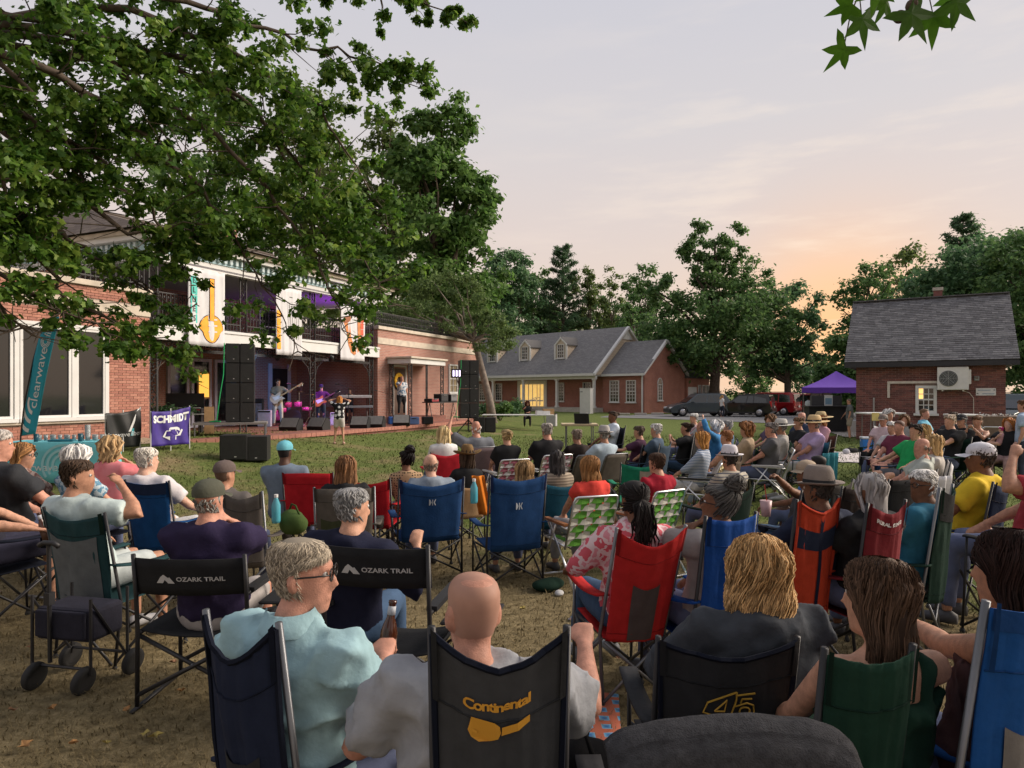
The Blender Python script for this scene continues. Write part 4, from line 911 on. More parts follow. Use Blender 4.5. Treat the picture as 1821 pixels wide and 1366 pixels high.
# ================================================================== grass
def blades(name, n, y0, y1, seed, xlim=.80):
    g = np.random.default_rng(seed); y = y0*(y1/y0)**(g.random(n)**.9); x = (g.random(n)*2-1)*(y*xlim+.3); k = n
    z = np.array([gz(a, c) for a, c in zip(x, y)]); size = .034+.0024*y; wd = .0012+.00055*y
    p = np.stack([x, y, z-.004], 1); a = g.random(k)*6.283; hgt = size*(.4+1.1*g.random(k)); ln = .3+1.3*g.random(k)
    d = np.stack([np.cos(a), np.sin(a), np.zeros(k)], 1); s_ = np.stack([-np.sin(a), np.cos(a), np.zeros(k)], 1)*(wd*(.6+.8*g.random(k)))[:, None]
    tip = p+d*(hgt*ln)[:, None]; tip[:, 2] += hgt/(1+ln*.6); mid = p+d*(hgt*ln*.35)[:, None]; mid[:, 2] += hgt*.55/(1+ln*.4)
    V = np.stack([p-s_, p+s_, mid+s_*.7, tip, mid-s_*.7], 1).reshape(-1, 3); o = np.arange(k)*5
    Fc = np.concatenate([np.stack([o, o+1, o+2], 1), np.stack([o, o+2, o+4], 1), np.stack([o+4, o+2, o+3], 1)])
    link(name, np_mesh(name, V, Fc, LAWN), kind='stuff', label=None)
blades('grass', 115000, 1.5, 27, 1)
# fallen leaves
FL = [mat('fallen_leaf_%d' % i, c, .8, var=.25, scale=20) for i, c in enumerate(((.30, .16, .06), (.28, .22, .06), (.20, .10, .05)))]
for i, (px, py) in enumerate(((92, 1272), (258, 1318), (310, 1188), (322, 1240), (276, 1322), (55, 1160), (130, 1335), (190, 1335), (24, 1275), (225, 1275), (540, 1150), (600, 1135), (1000, 1010), (930, 1090), (700, 1180), (45, 1340), (1240, 905), (1100, 1180))):
    p = G(px, py); b = MB(); k = 8; s0 = random.uniform(.022, .042); rad = [s0*(1 if j % 2 == 0 else .5)*random.uniform(.8, 1.2) for j in range(k)]; a0 = random.random()*6
    b.add([(0, 0, .008)]+[(r*math.cos(a0+6.283*j/k), r*math.sin(a0+6.283*j/k), .012+random.random()*.02) for j, r in enumerate(rad)], [(0, 1+j, 1+(j+1) % k) for j in range(k)])
    b.build('fallen_leaf', FL[i % 3], loc=(p.x, p.y, p.z+.025), label='dry curled leaf lying on the grass', cat='leaf', group='fallen leaves on the grass')
# ================================================================== people
SKIN = {k: mat('skin_'+k, c, .55, var=.20, scale=34, spec=.3, bump=.22, bscale=210) for k, c in dict(fair=(.56, .33, .24), light=(.50, .27, .18), tan=(.40, .205, .13), red=(.48, .235, .165), brown=(.17, .075, .04), dark=(.075, .034, .020)).items()}
def hairmat(c, flat=False):
    nm = ('stub_' if flat else 'hair_')+'_'.join('%03d' % int(x*999) for x in c)
    if flat: return mat(nm, c, .6, var=.06, scale=26, spec=.3)
    if nm in MATS: return MATS[nm]
    m = bpy.data.materials.new(nm); t, b = nodes_of(m); n = t.nodes.new; gi = n('ShaderNodeNewGeometry'); r = n('ShaderNodeValToRGB'); e = r.color_ramp.elements      # every strand its own tone
    e[0].color = tuple(x*.45 for x in c)+(1,); e[1].color = tuple(min(1, x*1.7) for x in c)+(1,); q = e.new(.5); q.color = tuple(c)+(1,)
    t.links.new(gi.outputs['Random Per Island'], r.inputs[0]); t.links.new(r.outputs[0], b.inputs['Base Color']); b.inputs['Roughness'].default_value = .62; b.inputs['Specular IOR Level'].default_value = .18
    MATS[nm] = m; return m
PENDING = []        # meshes that still need their skin closed into one surface: (object, voxel, smooth, wrinkle)
def arm_ik(S, T, pole, l1, l2):
    S, T = Vector(S), Vector(T); d = T-S; D = d.length
    if D > (l1+l2)*.995: T = S+d*((l1+l2)*.995/D); d = T-S; D = d.length
    a = (l1*l1-l2*l2+D*D)/(2*D); h = math.sqrt(max(0, l1*l1-a*a)); n = d/D; p = Vector(pole); p = (p-n*p.dot(n)); p.normalize()
    return S+n*a+p*h, T
def hand(b, wrist, fore, side, lod, grip=False, k=1):
    f = fore.normalized(); up = Vector((0, 0, 1)); sd = f.cross(up)
    if sd.length < .1: sd = Vector((1, 0, 0))
    sd.normalize(); nn = sd.cross(f)
    b.rings([(wrist-f*.02*k, sd*.027*k, nn*.020*k), (wrist+f*.03*k, sd*.038*k, nn*.018*k), (wrist+f*.075*k, sd*.042*k, nn*.016*k), (wrist+f*.095*k, sd*.036*k, nn*.013*k)], 10)
    if lod > 1: 
        b.rings([(wrist+f*.07*k, sd*.036*k, nn*.015*k), (wrist+f*.12*k-nn*.02*k, sd*.034*k, nn*.013*k), (wrist+f*.14*k-nn*.045*k, sd*.028*k, nn*.012*k)], 8); return
    for i, (o, L_) in enumerate(((-.030, .062), (-.010, .074), (.011, .070), (.031, .054))):
        r0 = wrist+f*.085*k+sd*o*k; c = -1 if not grip else -1.8
        p1 = r0+f*L_*.45*k+nn*c*.012*k; p2 = p1+f*L_*(.32 if not grip else .05)*k+nn*c*.022*k; p3 = p2+f*L_*(.18 if not grip else -.22)*k+nn*c*.016*k
        b.tube([r0-f*.02*k, p1, p2, p3], [.0105*k, .0098*k, .009*k, .0075*k], 6)
    th = wrist+f*.02*k-sd*side*.032*k
    b.tube([th, th+f*.03*k-sd*side*.022*k-nn*.006*k, th+f*.062*k-sd*side*.018*k-nn*.02*k], [.0135*k, .012*k, .009*k], 6)
HEADSEC = ((-.125, .030, .034, .052), (-.112, .046, .050, .042), (-.085, .057, .066, .026), (-.05, .064, .080, .012), (-.01, .070, .091, .003), (.03, .0745, .097, -.003), (.062, .0735, .0955, -.008), (.088, .067, .087, -.011), (.107, .053, .069, -.013), (.117, .033, .044, -.014), (.121, .012, .016, -.014))
def person(label, px, ytop, Y, skin='light', shirt=(.3, .3, .3), pants=(.1, .12, .2), hair='short', hc=(.3, .27, .24), yaw=0, hyaw=0, hpitch=0, recl=14, lean=0, arms=('lap', 'lap'), sleeve='short', legs='long', build=1.0, hat=None, hatc=(.5, .5, .5), glasses=False, pose='sit', shirt_mat=None, chair=None, cz=None, shoes=(.06, .06, .065), k=None, pos=None, hlen=None, knees=.0, female=False, band=(.03, .03, .035), lod=None, foot=0.0, seatz=.44, group='seated audience', crossleg=False, collar=False):
    if pose == 'sit' and pos is None: Y = FY(Y)
    x, y = (PX(px, Y), Y) if pos is None else pos
    z0 = gz(x, y) if cz is None else cz; zt = H-(ytop-HZ)/F*Y
    base = 1.285 if pose == 'sit' else 1.75
    if k is None: k = min(1.16, max(.80, (zt-z0)/base))
    lift = 0
    if pose == 'sit' and (zt-z0) > base*1.16: lift = (zt-z0)-base*1.16
    if lod is None: lod = 0 if Y < 3.0 else (1 if Y < 7.2 else 2)
    stage = math.atan2(-( -5.2-x), 21-y)          # turn towards the porch
    ry = (stage if pos is None and pose == 'sit' else 0)+R(yaw)
    V3 = lambda a, b_, c: Vector((a, b_, c))*k
    r_ = R(recl); sp = Vector((math.sin(R(lean)), -math.sin(r_), math.cos(r_))).normalized(); side = Vector((1, 0, 0)); side = (side-sp*side.dot(sp)).normalized(); fw = sp.cross(side)*-1
    fw = Vector((0, 1, 0))-sp*sp.y; fw.normalize()
    bd = build*.94
    if pose == 'sit': pel = V3(0, 0, seatz+.09)+Vector((0, 0, lift))
    else: pel = V3(0, 0, .95)
    at = lambda t: pel+sp*t*k
    SH = .178*(.9 if female else 1)*min(1.15, .5+.5*bd)
    body = MB(); shirtb = MB(); pantb = MB()
    tors = ((-.10, .155, .115), (-.03, .172, .128), (.06, .165, .125), (.16, .152, .115), (.28, .165, .115), (.38, .178, .108), (.445, .172, .098), (.485, .140, .084), (.515, .100, .074), (.54, .068, .064))
    def torso(b, inf, t0=-.12, t1=1.0):
        ss = []
        for t, rx, rf_ in tors:
            if t < t0 or t > t1: continue
            q = bd if t < .36 else (1+bd)/2; hb_ = 1.0
            if female and .02 < t < .2: hb_ = .92
            ss.append((at(t), side*(rx*q*hb_+inf)*k, fw*(rf_*q+inf)*k))
        b.rings(ss, 18)
    torso(body, -.022)
    nb = at(.50); hd_c = at(.53)+Vector((0, .045 if pose == 'sit' else .025, .125))*k
    body.rings([(at(.49), side*.062*k, fw*.060*k), (at(.56)+Vector((0, .01, 0))*k, side*.054*k, fw*.056*k), (hd_c+Vector((0, -.005, -.06))*k, side*.054*k, fw*.06*k)], 12)
    HM = Matrix.Rotation(R(hyaw), 4, 'Z') @ Matrix.Rotation(R(hpitch), 4, 'X') @ Matrix.Scale(k*.94, 4)
    hp = lambda a, b_, c: hd_c+(HM @ Vector((a, b_, c)))
    hv = lambda a, b_, c: HM @ Vector((a, b_, c))
    body.rings([(hp(0, yo, z), hv(rx, 0, 0), hv(0, ry_, 0)) for z, rx, ry_, yo in HEADSEC], 18)
    if lod < 2:
        body.tube([hp(0, .090, .022), hp(0, .104, -.012), hp(0, .112, -.032), hp(0, .095, -.045)], [.010*k, .013*k, .016*k, .013*k], 7)
        body.tube([hp(-.045, .083, .034), hp(0, .095, .038), hp(.045, .083, .034)], [.010*k, .012*k, .010*k], 6)
        body.tube([hp(-.022, .086, -.072), hp(0, .093, -.072), hp(.022, .086, -.072)], [.009*k, .012*k, .009*k], 6)
    else: body.ell(hp(0, .10, -.02), (.014*k, .020*k, .022*k), 6, 5)
    for s in (-1, 1): body.ell(hp(s*.080, -.010, -.008), (.013*k, .022*k, .036*k), 10, 8)
    # arms
    l1, l2 = .285*k, .255*k; hands = {}
    for s, a in ((-1, arms[0]), (1, arms[1])):
        S = at(.455)+side*s*SH*k
        pole = Vector((s*.8, -.6, -.5))
        if a == 'lap': T = Vector((s*.11, .30, seatz+.20))*k+Vector((0, 0, lift))
        elif a == 'rest': T = Vector((s*.29, .27, seatz+.255))*k+Vector((0, 0, lift))
        elif a == 'fold': T = pel+Vector((-s*.08, .22, .20))*k
        elif a == 'chin': T = hp(s*.05, .13, -.14); pole = Vector((s*.9, .2, -.8))
        elif a == 'face': T = hp(s*.09, .13, -.13); pole = Vector((s*.8, .1, -1.3))
        elif a == 'up': T = S+Vector((s*.10, .22, .36))*k; pole = Vector((s, .1, -.6))
        elif a == 'clap': T = S+Vector((-s*.10, .30, .06))*k
        elif a == 'hang': T = S+Vector((s*.10, .03, -.52))*k; pole = Vector((0, -1, 0))
        elif a == 'back': T = S+Vector((s*.42, -.05, -.22))*k; pole = Vector((s*.2, -.8, .4))
        elif a == 'hold': T = Vector((s*.20, .40, seatz+.34))*k+Vector((0, 0, lift)); pole = Vector((s*.7, -.4, -1))
        elif a == 'guitarneck': T = S+Vector((s*.30, .26, -.02))*k; pole = Vector((s*.5, -.3, -1))
        elif a == 'guitarbody': T = S+Vector((-s*.16, .22, -.32))*k; pole = Vector((s, -.6, -.2))
        elif a == 'phone': T = S+Vector((-s*.12, .36, .10))*k; pole = Vector((s*.6, 0, -1))
        elif a == 'over': T = hp(s*.16, .08, .02); pole = Vector((s*1, .1, .15))
        elif a[0] == 'w': T = Matrix.Rotation(-ry, 3, 'Z') @ (P(a[1], a[2], a[3])-Vector((x, y, z0))); pole = Vector((s*.5, -.3, -1))
        else: T = pel+Vector(a)*k
        E, T = arm_ik(S, T, pole, l1, l2); q = min(1.25, .4+.6*bd)
        body.tube([S-side*s*.05*k, S, S.lerp(E, .35), S.lerp(E, .75), E, E.lerp(T, .3), E.lerp(T, .7), T], [.05*k*q, .056*k*q, .050*k*q, .043*k*q, .040*k*q, .042*k*q, .034*k, .027*k], 10)
        hand(body, T, (T-E), s, lod, grip=(a == 'hold' or a[0] == 'w'), k=k); hands[s] = (T, (T-E).normalized(), E)
        if sleeve != 'tank':
            fr = {'short': .72, 'cap': .40, 'long': 2.0, 'three': 1.45}[sleeve]; inf = .014*k
            pts, rr_ = [S-side*s*.06*k+Vector((0, 0, -.02*k)), S+Vector((0, 0, -.004*k))], [.076*k*q, .070*k*q+inf*.8]
            if fr <= 1: pts += [S.lerp(E, fr*.5), S.lerp(E, fr)]; rr_ += [.060*k*q+inf, .058*k*q+inf*1.5]
            else: pts += [S.lerp(E, .5), S.lerp(E, .97), E.lerp(T, (fr-1)*.5), E.lerp(T, min(.97, fr-1))]; rr_ += [.056*k*q+inf, .050*k*q+inf, .046*k+inf, .036*k+inf]
            shirtb.tube(pts, rr_, 12)
    # legs
    for s in (-1, 1):
        hipj = pel+Vector((s*.095*bd, 0, -.02))*k
        if pose == 'sit':
            kn = Vector((s*(.13+knees), .43, seatz+.10))*k+Vector((0, 0, lift)); an = Vector((s*(.13+knees*.7), .46+foot, .085))*k
            if crossleg and s == 1: kn = Vector((.02, .44, seatz+.20))*k+Vector((0, 0, lift)); an = Vector((-.22, .60, seatz-.12))*k
        else: kn = Vector((s*.12, .03, .50))*k; an = Vector((s*(.13+knees), -.01, .085))*k
        body.tube([hipj+Vector((0, -.02, 0))*k, hipj.lerp(kn, .4), kn, kn.lerp(an, .3), kn.lerp(an, .8), an], [.082*k*bd, .080*k*bd, .056*k, .056*k, .038*k, .036*k], 12)
        tdir = Vector((0, 1, -.12)); 
        sh_ = MB(); sh_.rings([(an+Vector((0, -.065, -.045))*k, Vector((.030, 0, 0))*k, Vector((0, 0, .034))*k), (an+Vector((0, -.02, -.035))*k, Vector((.042, 0, 0))*k, Vector((0, 0, .050))*k), (an+Vector((0, .06, -.045))*k, Vector((.045, 0, 0))*k, Vector((0, 0, .038))*k), (an+Vector((0, .15, -.055))*k, Vector((.044, 0, 0))*k, Vector((0, 0, .027))*k), (an+Vector((0, .185, -.06))*k, Vector((.028, 0, 0))*k, Vector((0, 0, .018))*k)], 12)
        hands['shoe%d' % s] = sh_
        if legs:
            e = {'long': 1.93, 'crop': 1.6, 'shorts': .86}[legs]
            pts, rr_ = [hipj+Vector((0, -.03, 0))*k, hipj.lerp(kn, .45)], [.098*k*bd, .098*k*bd]
            if e <= 1: pts += [hipj.lerp(kn, e)]; rr_ += [.088*k]
            else: pts += [kn, kn.lerp(an, .35), kn.lerp(an, e-1)]; rr_ += [.074*k, .072*k, .058*k]
            pantb.tube(pts, rr_, 12)
    torso(shirtb, .013, -.08 if pose == 'sit' else -.12, .56 if sleeve != 'tank' else .43)
    if sleeve == 'tank':
        for s in (-1, 1): shirtb.tube([at(.36)+side*s*.10*k+fw*.09*k, at(.47)+side*s*.105*k+fw*.02*k, at(.485)+side*s*.10*k-fw*.02*k, at(.36)+side*s*.095*k-fw*.09*k], .026*k, 8)
    pantb.rings([(at(.05), side*(.168*bd+.008)*k, fw*(.122*bd+.008)*k), (at(-.04), side*(.182*bd+.008)*k, fw*(.135*bd+.01)*k), (at(-.10), side*(.165*bd+.008)*k, fw*(.120*bd+.01)*k)], 16)
    vox = (.0125, .0225, .034)[lod]
    me = body.mesh('person', SKIN[skin], True); o = link('person', me, loc=(x, y, z0), rz=ry, label=label, cat='person', group=group); PENDING.append((o, vox*k, 2 if lod else 3, 0))
    sm = shirt_mat or cloth(shirt)
    q = link('shirt', shirtb.mesh('shirt', sm, True), o); PENDING.append((q, vox*1.05, 2, (.020, .016, .010)[lod]))
    if collar:
        cb_ = MB(); nn_ = 14
        for t_, rr2, up in ((.505, .088, 0), (.555, .070, .012), (.560, .074, .012), (.515, .100, -.004)):
            for j in range(nn_+1):
                an = R(-62+304*j/nn_)+math.pi; cb_.v.append(tuple(at(t_)+side*rr2*k*math.sin(an)*-1+fw*rr2*k*.95*math.cos(an)*1+sp*up*k))
        cb_.f = [(i*(nn_+1)+j, i*(nn_+1)+j+1, (i+1)*(nn_+1)+j+1, (i+1)*(nn_+1)+j) for i in range(3) for j in range(nn_)]; cb_.build('collar', sm, q, True)
    if legs: q = link('trousers' if legs != 'shorts' else 'shorts', pantb.mesh('pants', cloth(pants), True), o); PENDING.append((q, vox*1.5, 2, (.014, .012, .008)[lod]))
    for s in (-1, 1):
        if shoes and Y < 22 : link('shoe', hands['shoe%d' % s].mesh('shoe', mat('shoe_%02d%02d%02d' % tuple(int(c*99) for c in shoes), shoes, .6), True), o)
    if lod < 2:
        for s in (-1, 1):
            MB().ell(hp(s*.031, .0800, .012), (.0105*k,)*3, 8, 6, HM.to_3x3().normalized().to_4x4()).build('eye', mat('eye_white', (.55, .53, .50), .2, var=0), o, True)
            MB().ell(hp(s*.031, .0885, .012), (.0060*k, .0045*k, .0060*k), 8, 6, HM.to_3x3().normalized().to_4x4()).build('iris', mat('iris', (.04, .03, .02), .2, var=0), o, True)
    # hair
    if hair: make_hair(o, hp, HM, k, hair, hc, lod, hlen, hash(label) % 1000 if False else len(label)*7+int(px), hat)
    if hat: make_hat(o, hp, k, hat, hatc, band)
    if glasses:
        b = MB()
        for s in (-1, 1):
            b.tube([hp(s*.035+.026*math.cos(t), .106, .010+.020*math.sin(t)) for t in [j/10*6.2832 for j in range(11)]], .0028*k, 5); b.tube([hp(s*.060, .104, .014), hp(s*.078, .06, .014), hp(s*.081, -.01, .010), hp(s*.078, -.03, -.008)], .003*k, 5)
        b.tube([hp(-.012, .108, .014), hp(.012, .108, .014)], .0028*k, 5); b.build('glasses', mat('glasses_frame', (.015, .013, .012), .3), o, True)
    o['_hands'] = 1; o_inf = dict(obj=o, hands=hands, k=k, ry=ry, x=x, y=y, z0=z0, hp=hp, lift=lift, at=at, side=side, fw=fw)
    del o['_hands']
    if chair: 
        kd = dict(chair); typ = kd.pop('t'); bxp = kd.pop('box', None)
        if bxp:
            kk = min(1.12, max(.88, k)); Yc = y-.22*math.cos(ry); ctr = (bxp[0]+bxp[1])/2; kd['w'] = (bxp[1]-bxp[0])/F*Yc/kk/max(.75, abs(math.cos(ry))); kd['top'] = (H-(bxp[2]-HZ)/F*Yc-z0-lift*.6)/kk
            kd['shift'] = (PX(ctr, Yc)-(x+.22*math.sin(ry)))/max(.75, math.cos(ry))
        o_inf['chair'] = CHAIRS[typ](x, y, z0, ry, min(1.12, max(.88, k)), lift=lift, **kd)
    return o_inf
def make_hair(o, hp, HM, k, style, c, lod, hlen, seed, hat):
    rnd = random.Random(seed); b = MB(); m = hairmat(c, style == 'buzz')
    n = {0: 18, 1: 14, 2: 12}[lod]
    thick = {'buzz': .004, 'fringe': .006, 'short': .009, 'bob': .018, 'long': .016, 'curly': .030, 'bun': .010, 'pony': .011, 'braids': .016, 'updo': .022, 'bald': .0}.get(style, .012)
    line = {'buzz': -.005, 'fringe': 0, 'short': -.03, 'bob': -.04, 'long': -.05, 'curly': -.05}.get(style, -.03)
    # scalp cap: rings on the head sections with a front hairline
    sc = [s for s in HEADSEC if s[0] >= -.085]
    def headpt(z, a, off):
        for i in range(len(HEADSEC)-1):
            z0, rx0, ry0, y0 = HEADSEC[i]; z1, rx1, ry1, y1 = HEADSEC[i+1]
            if z0 <= z <= z1:
                t = (z-z0)/(z1-z0); rx, ry, yo = rx0+(rx1-rx0)*t, ry0+(ry1-ry0)*t, y0+(y1-y0)*t; break
        else: z0, rx, ry, yo = HEADSEC[-1] if z > 0 else HEADSEC[0]
        return Vector(((rx+off)*math.cos(a), yo+(ry+off)*math.sin(a), z))
    def hairline(a):           # lowest hair height at head angle a (0 right, 90 front, 270 back)
        f = math.sin(a)
        if f > .30: return .070-.012*math.cos(2*a)
        if f > -.05: return .005+.065*(f+.05)/.35 if f > .0 else .0
        return -.035-.045*min(1, (-f-.05)/.5)
    if style != 'fringe' and style != 'bald':
        lv = 7; vs = []; fs = []
        for i in range(lv+1):
            for j in range(n):
                a = 6.2832*j/n; hl = hairline(a); z = hl+(.119-hl)*i/lv
                off = thick*(1 if style == 'buzz' else .55)*(.35+.65*min(1, i/1.6))
                p = headpt(min(z, .1199), a, off); p.z += thick*.4*(i/lv)**3; vs.append(hp(*p))
        top = len(vs); vs.append(hp(0, -.014, .120+thick*.5))
        for i in range(lv):
            for j in range(n): fs.append((i*n+j, i*n+(j+1) % n, (i+1)*n+(j+1) % n, (i+1)*n+j))
        for j in range(n): fs.append((lv*n+j, lv*n+(j+1) % n, top))
        b.add(vs, fs)
    def strand(pts, r, sides=4): b.tube([hp(*p) for p in pts], [q*k for q in r], 3 if lod == 0 else sides, cap=False)
    cnt = {0: 3.4, 1: .46, 2: .12}[lod]; wd = {0: .00150, 1: .0050, 2: .0095}[lod]
    if style in ('short', 'fringe', 'buzz') and not (style == 'buzz'):
        N_ = int((720 if style == 'short' else 420)*cnt)
        for _ in range(N_):
            a = rnd.random()*6.2832; hl = hairline(a); hi = .117 if style == 'short' else .025
            if style == 'fringe' and math.sin(a) > .15: continue
            z = max(hl+.004, hi*math.cos(rnd.uniform(0, 2.0))) if style == 'short' else rnd.uniform(hl+.004, max(hl+.01, hi)); p0 = headpt(min(z, .1185), a, thick*.8); L_ = rnd.uniform(.022, .042); pts = [p0]
            da = rnd.uniform(-.25, .25)+(.25 if math.cos(a) < 0 else -.25)*(1 if math.sin(a) > 0 else 0)
            for q in (1, 2, 3): pts.append(headpt(max(-.12, z-L_*q/3*.9), a+da*q/3, thick*(.95-.15*q)+rnd.uniform(0, .006)))
            strand(pts, [wd, wd*1.1, wd*.8, wd*.25])
    elif style in ('long', 'bob', 'curly', 'braids'):
        L_ = hlen or {'long': .30, 'bob': .13, 'curly': .14, 'braids': .36}[style]; N_ = int({'long': 620, 'bob': 560, 'curly': 520, 'braids': 130}[style]*cnt*(1.0 if style != 'braids' else 2.2))
        if style == 'braids': N_ = {0: 120, 1: 80, 2: 40}[lod]; wd = {0: .0045, 1: .006, 2: .010}[lod]
        # inner volume so that no neck shows through
        cur = .62 if style != 'bob' else .66
        vol = [(hp(0, -.03, .02), HM @ Vector((.078, 0, 0)), HM @ Vector((0, .080, 0))), (hp(0, -.045, -.05), HM @ Vector((.078, 0, 0)), HM @ Vector((0, .060, 0)))]
        d_ = -.05
        while d_ > -.06-L_*.72:
            d_ -= .05; q = 1-.35*(-d_-.05)/max(.05, L_); vol.append((hp(0, -.06-.12*max(0, -d_-.12)*.4, d_), HM @ Vector((.082*q, 0, 0)), HM @ Vector((0, .042*q, 0))))
        b.rings(vol, 12)
        for _ in range(N_):
            a = rnd.random()*6.2832; f = math.sin(a)
            z = .1195*math.cos(rnd.uniform(0, 1.57)) if f < .35 else .1195*math.cos(rnd.uniform(0, .9)); z = min(z, .1192)
            amp = {'long': .007, 'bob': .006, 'curly': .013, 'braids': .002}[style]*(1+.6*rnd.random()); fq = {'long': 16, 'bob': 14, 'curly': 34, 'braids': 5}[style]*rnd.uniform(.85, 1.15); ph = math.floor(a*4.1)*2.1+rnd.uniform(-1, 1)
            tot = L_*rnd.uniform(.60, 1.2)+(z+.02); st = 8 if lod == 0 else (7 if lod == 1 else 4); pts = []; aa = a; zz = z; out_ = thick*rnd.uniform(.7, 1.35)
            for i in range(st+1):
                s = tot*i/st; zz = z-s
                if f > .05: tgt = (.05 if math.cos(a) > 0 else math.pi-.05); aa = a+(tgt-a)*min(1, s/.09)
                if zz > -.03: p = headpt(zz, aa, (out_+.004*i/st)*min(1, .12+max(0, .1195-zz)/.022)-(.012 if zz > .117 else 0)); p.z += thick*max(0, (zz-.07)/.05)
                else:
                    e = headpt(-.03, aa, out_); sp_ = 1+.25*min(1, (-zz-.03)/.1)*(1 if style != 'braids' else .4)
                    p = Vector((e.x*sp_*(1-.35*min(1, max(0, -zz-.08)/.25)), (e.y-.03*min(1, (-zz-.03)/.08))*1.0 if f < .2 else e.y-.05*min(1, (-zz-.03)/.1), zz))
                    if p.y < -.055: p.y = -.055+(p.y+.055)*.55
                p += Vector((math.sin(s*fq+ph), math.cos(s*fq*.9+ph), 0))*amp*min(1, s/.06); pts.append(p)
            w2 = wd*(1.5 if style != 'braids' else 1.2)
            strand(pts, [w2*(.8 if i == 0 else (1.15 if i < st else .35)) for i in range(st+1)])
    if style in ('bun', 'pony', 'updo'):
        N_ = int(420*cnt)
        tgt = {'bun': Vector((0, -.10, .055)), 'pony': Vector((0, -.115, .02)), 'updo': Vector((0, -.06, .14))}[style]
        for _ in range(N_):
            a = rnd.random()*6.2832; hl = hairline(a); z = rnd.uniform(hl, .115); p0 = headpt(z, a, thick*.6); pts = []
            for i in range(5):
                t = i/4; p = p0.lerp(tgt, t); q = headpt(min(.119, max(-.1, p.z)), math.atan2(p.y+.01, p.x), thick*1.05+rnd.uniform(0, .004)); pts.append(q.lerp(p, t**3))
            strand(pts, [wd, wd*1.1, wd*1.1, wd, wd*.6])
        if style in ('bun', 'updo'):
            r_ = .042 if style == 'bun' else .062
            b.ell(hp(*(tgt+Vector((0, -.02, .005)))), (r_*k*.85, r_*k*.85, r_*k*.85), 12, 8)
            for _ in range(int(160*cnt)+10):
                v = Vector((rnd.gauss(0, 1), rnd.gauss(0, 1), rnd.gauss(0, 1))).normalized(); w_ = v.cross(Vector((rnd.random(), rnd.random(), 1))).normalized()
                strand([tgt+Vector((0, -.02, .005))+(v*math.cos(t)+w_*math.sin(t))*r_*rnd.uniform(.92, 1.08) for t in (0, .5, 1, 1.5)], [wd*1.3]*4)
        else:
            L_ = hlen or .26
            for _ in range(int(300*cnt)+14):
                ox, oy = rnd.gauss(0, .018), rnd.gauss(0, .014); ph = rnd.random()*6; tot = L_*rnd.uniform(.75, 1.05); pts = [tgt]
                for i in range(1, 8):
                    s = tot*i/7; wv = .010*math.sin(s*60+ph); pts.append(tgt+Vector((ox*(1+s*3)+wv, -.03*min(1, s/.06)+oy*(1+s*2)+.0, -s+.01)))
                strand(pts, [wd*1.2, wd*1.6, wd*1.6, wd*1.5, wd*1.4, wd*1.3, wd, wd*.3])
    if b.f: b.build('hair', m, o, True)
def make_hat(o, hp, k, kind, c, band):
    b = MB(); m = cloth(c, None, .8); n = 24
    def ring(z, rx, ry, yo=-.005, curl=0, drop=0): return [hp(rx*math.cos(6.2832*j/n), yo+ry*math.sin(6.2832*j/n), z+curl*abs(math.cos(6.2832*j/n))**2+drop*math.sin(6.2832*j/n)) for j in range(n)]
    def loft(rs, cap=True):
        vs = [p for r in rs for p in r]; fs = [(i*n+j, i*n+(j+1) % n, (i+1)*n+(j+1) % n, (i+1)*n+j) for i in range(len(rs)-1) for j in range(n)]
        if cap: fs.append(tuple(range((len(rs)-1)*n, len(rs)*n)))
        b.add(vs, fs)
    if kind in ('cap', 'backcap', 'flatcap'):
        loft([ring(.035, .084, .108), ring(.06, .087, .110), ring(.09, .083, .104), ring(.118, .066, .084), ring(.136, .038, .05), ring(.142, .012, .015)])
        s = -1 if kind == 'backcap' else 1
        vs = []
        for i in range(9):
            a = R(-58+116*i/8); vs += [hp(.084*math.sin(a), s*(.108*math.cos(a)), .042), hp(.088*math.sin(a)*.95, s*(.108*math.cos(a)+.075*math.cos(a)**.5 if math.cos(a) > 0 else .1), .030-.018*abs(math.sin(a)))]
        b.add(vs, [(2*i, 2*i+1, 2*i+3, 2*i+2) for i in range(8)])
        h = b.build('cap', m, o, True)
        MB().ell(hp(0, -.005, .143), (.007*k,)*3, 6, 4).build('cap_button', m, h)
        return
    if kind in ('fedora', 'cowboy', 'sunhat'):
        br, cu, dp, ht = {'fedora': (.062, .012, -.012, .125), 'cowboy': (.105, .055, -.02, .135), 'sunhat': (.13, -.012, -.012, .11)}[kind]
        z0 = .048
        loft([ring(z0+.004+0, .088+br, .110+br, curl=cu, drop=dp), ring(z0-.002, .088+br*.5, .110+br*.5, curl=cu*.3, drop=dp*.4), ring(z0, .089, .111), ring(z0+.035, .088, .110), ring(z0+ht*.75, .078, .100), ring(z0+ht, .058, .080), ring(z0+ht*1.02, .045, .065), ring(z0+ht*.86, .022, .045), ring(z0+ht*.80, .008, .02)])
        h = b.build('hat', m, o, True); h.modifiers.new('s', 'SOLIDIFY').thickness = .003
        if band:
            b = MB(); bb = [ring(z0+.004, .0905, .1125), ring(z0+.030, .0895, .1115)]; b.add(bb[0]+bb[1], [(j, (j+1) % n, n+(j+1) % n, n+j) for j in range(n)]); b.build('hat_band', cloth(band), h, True)
        return
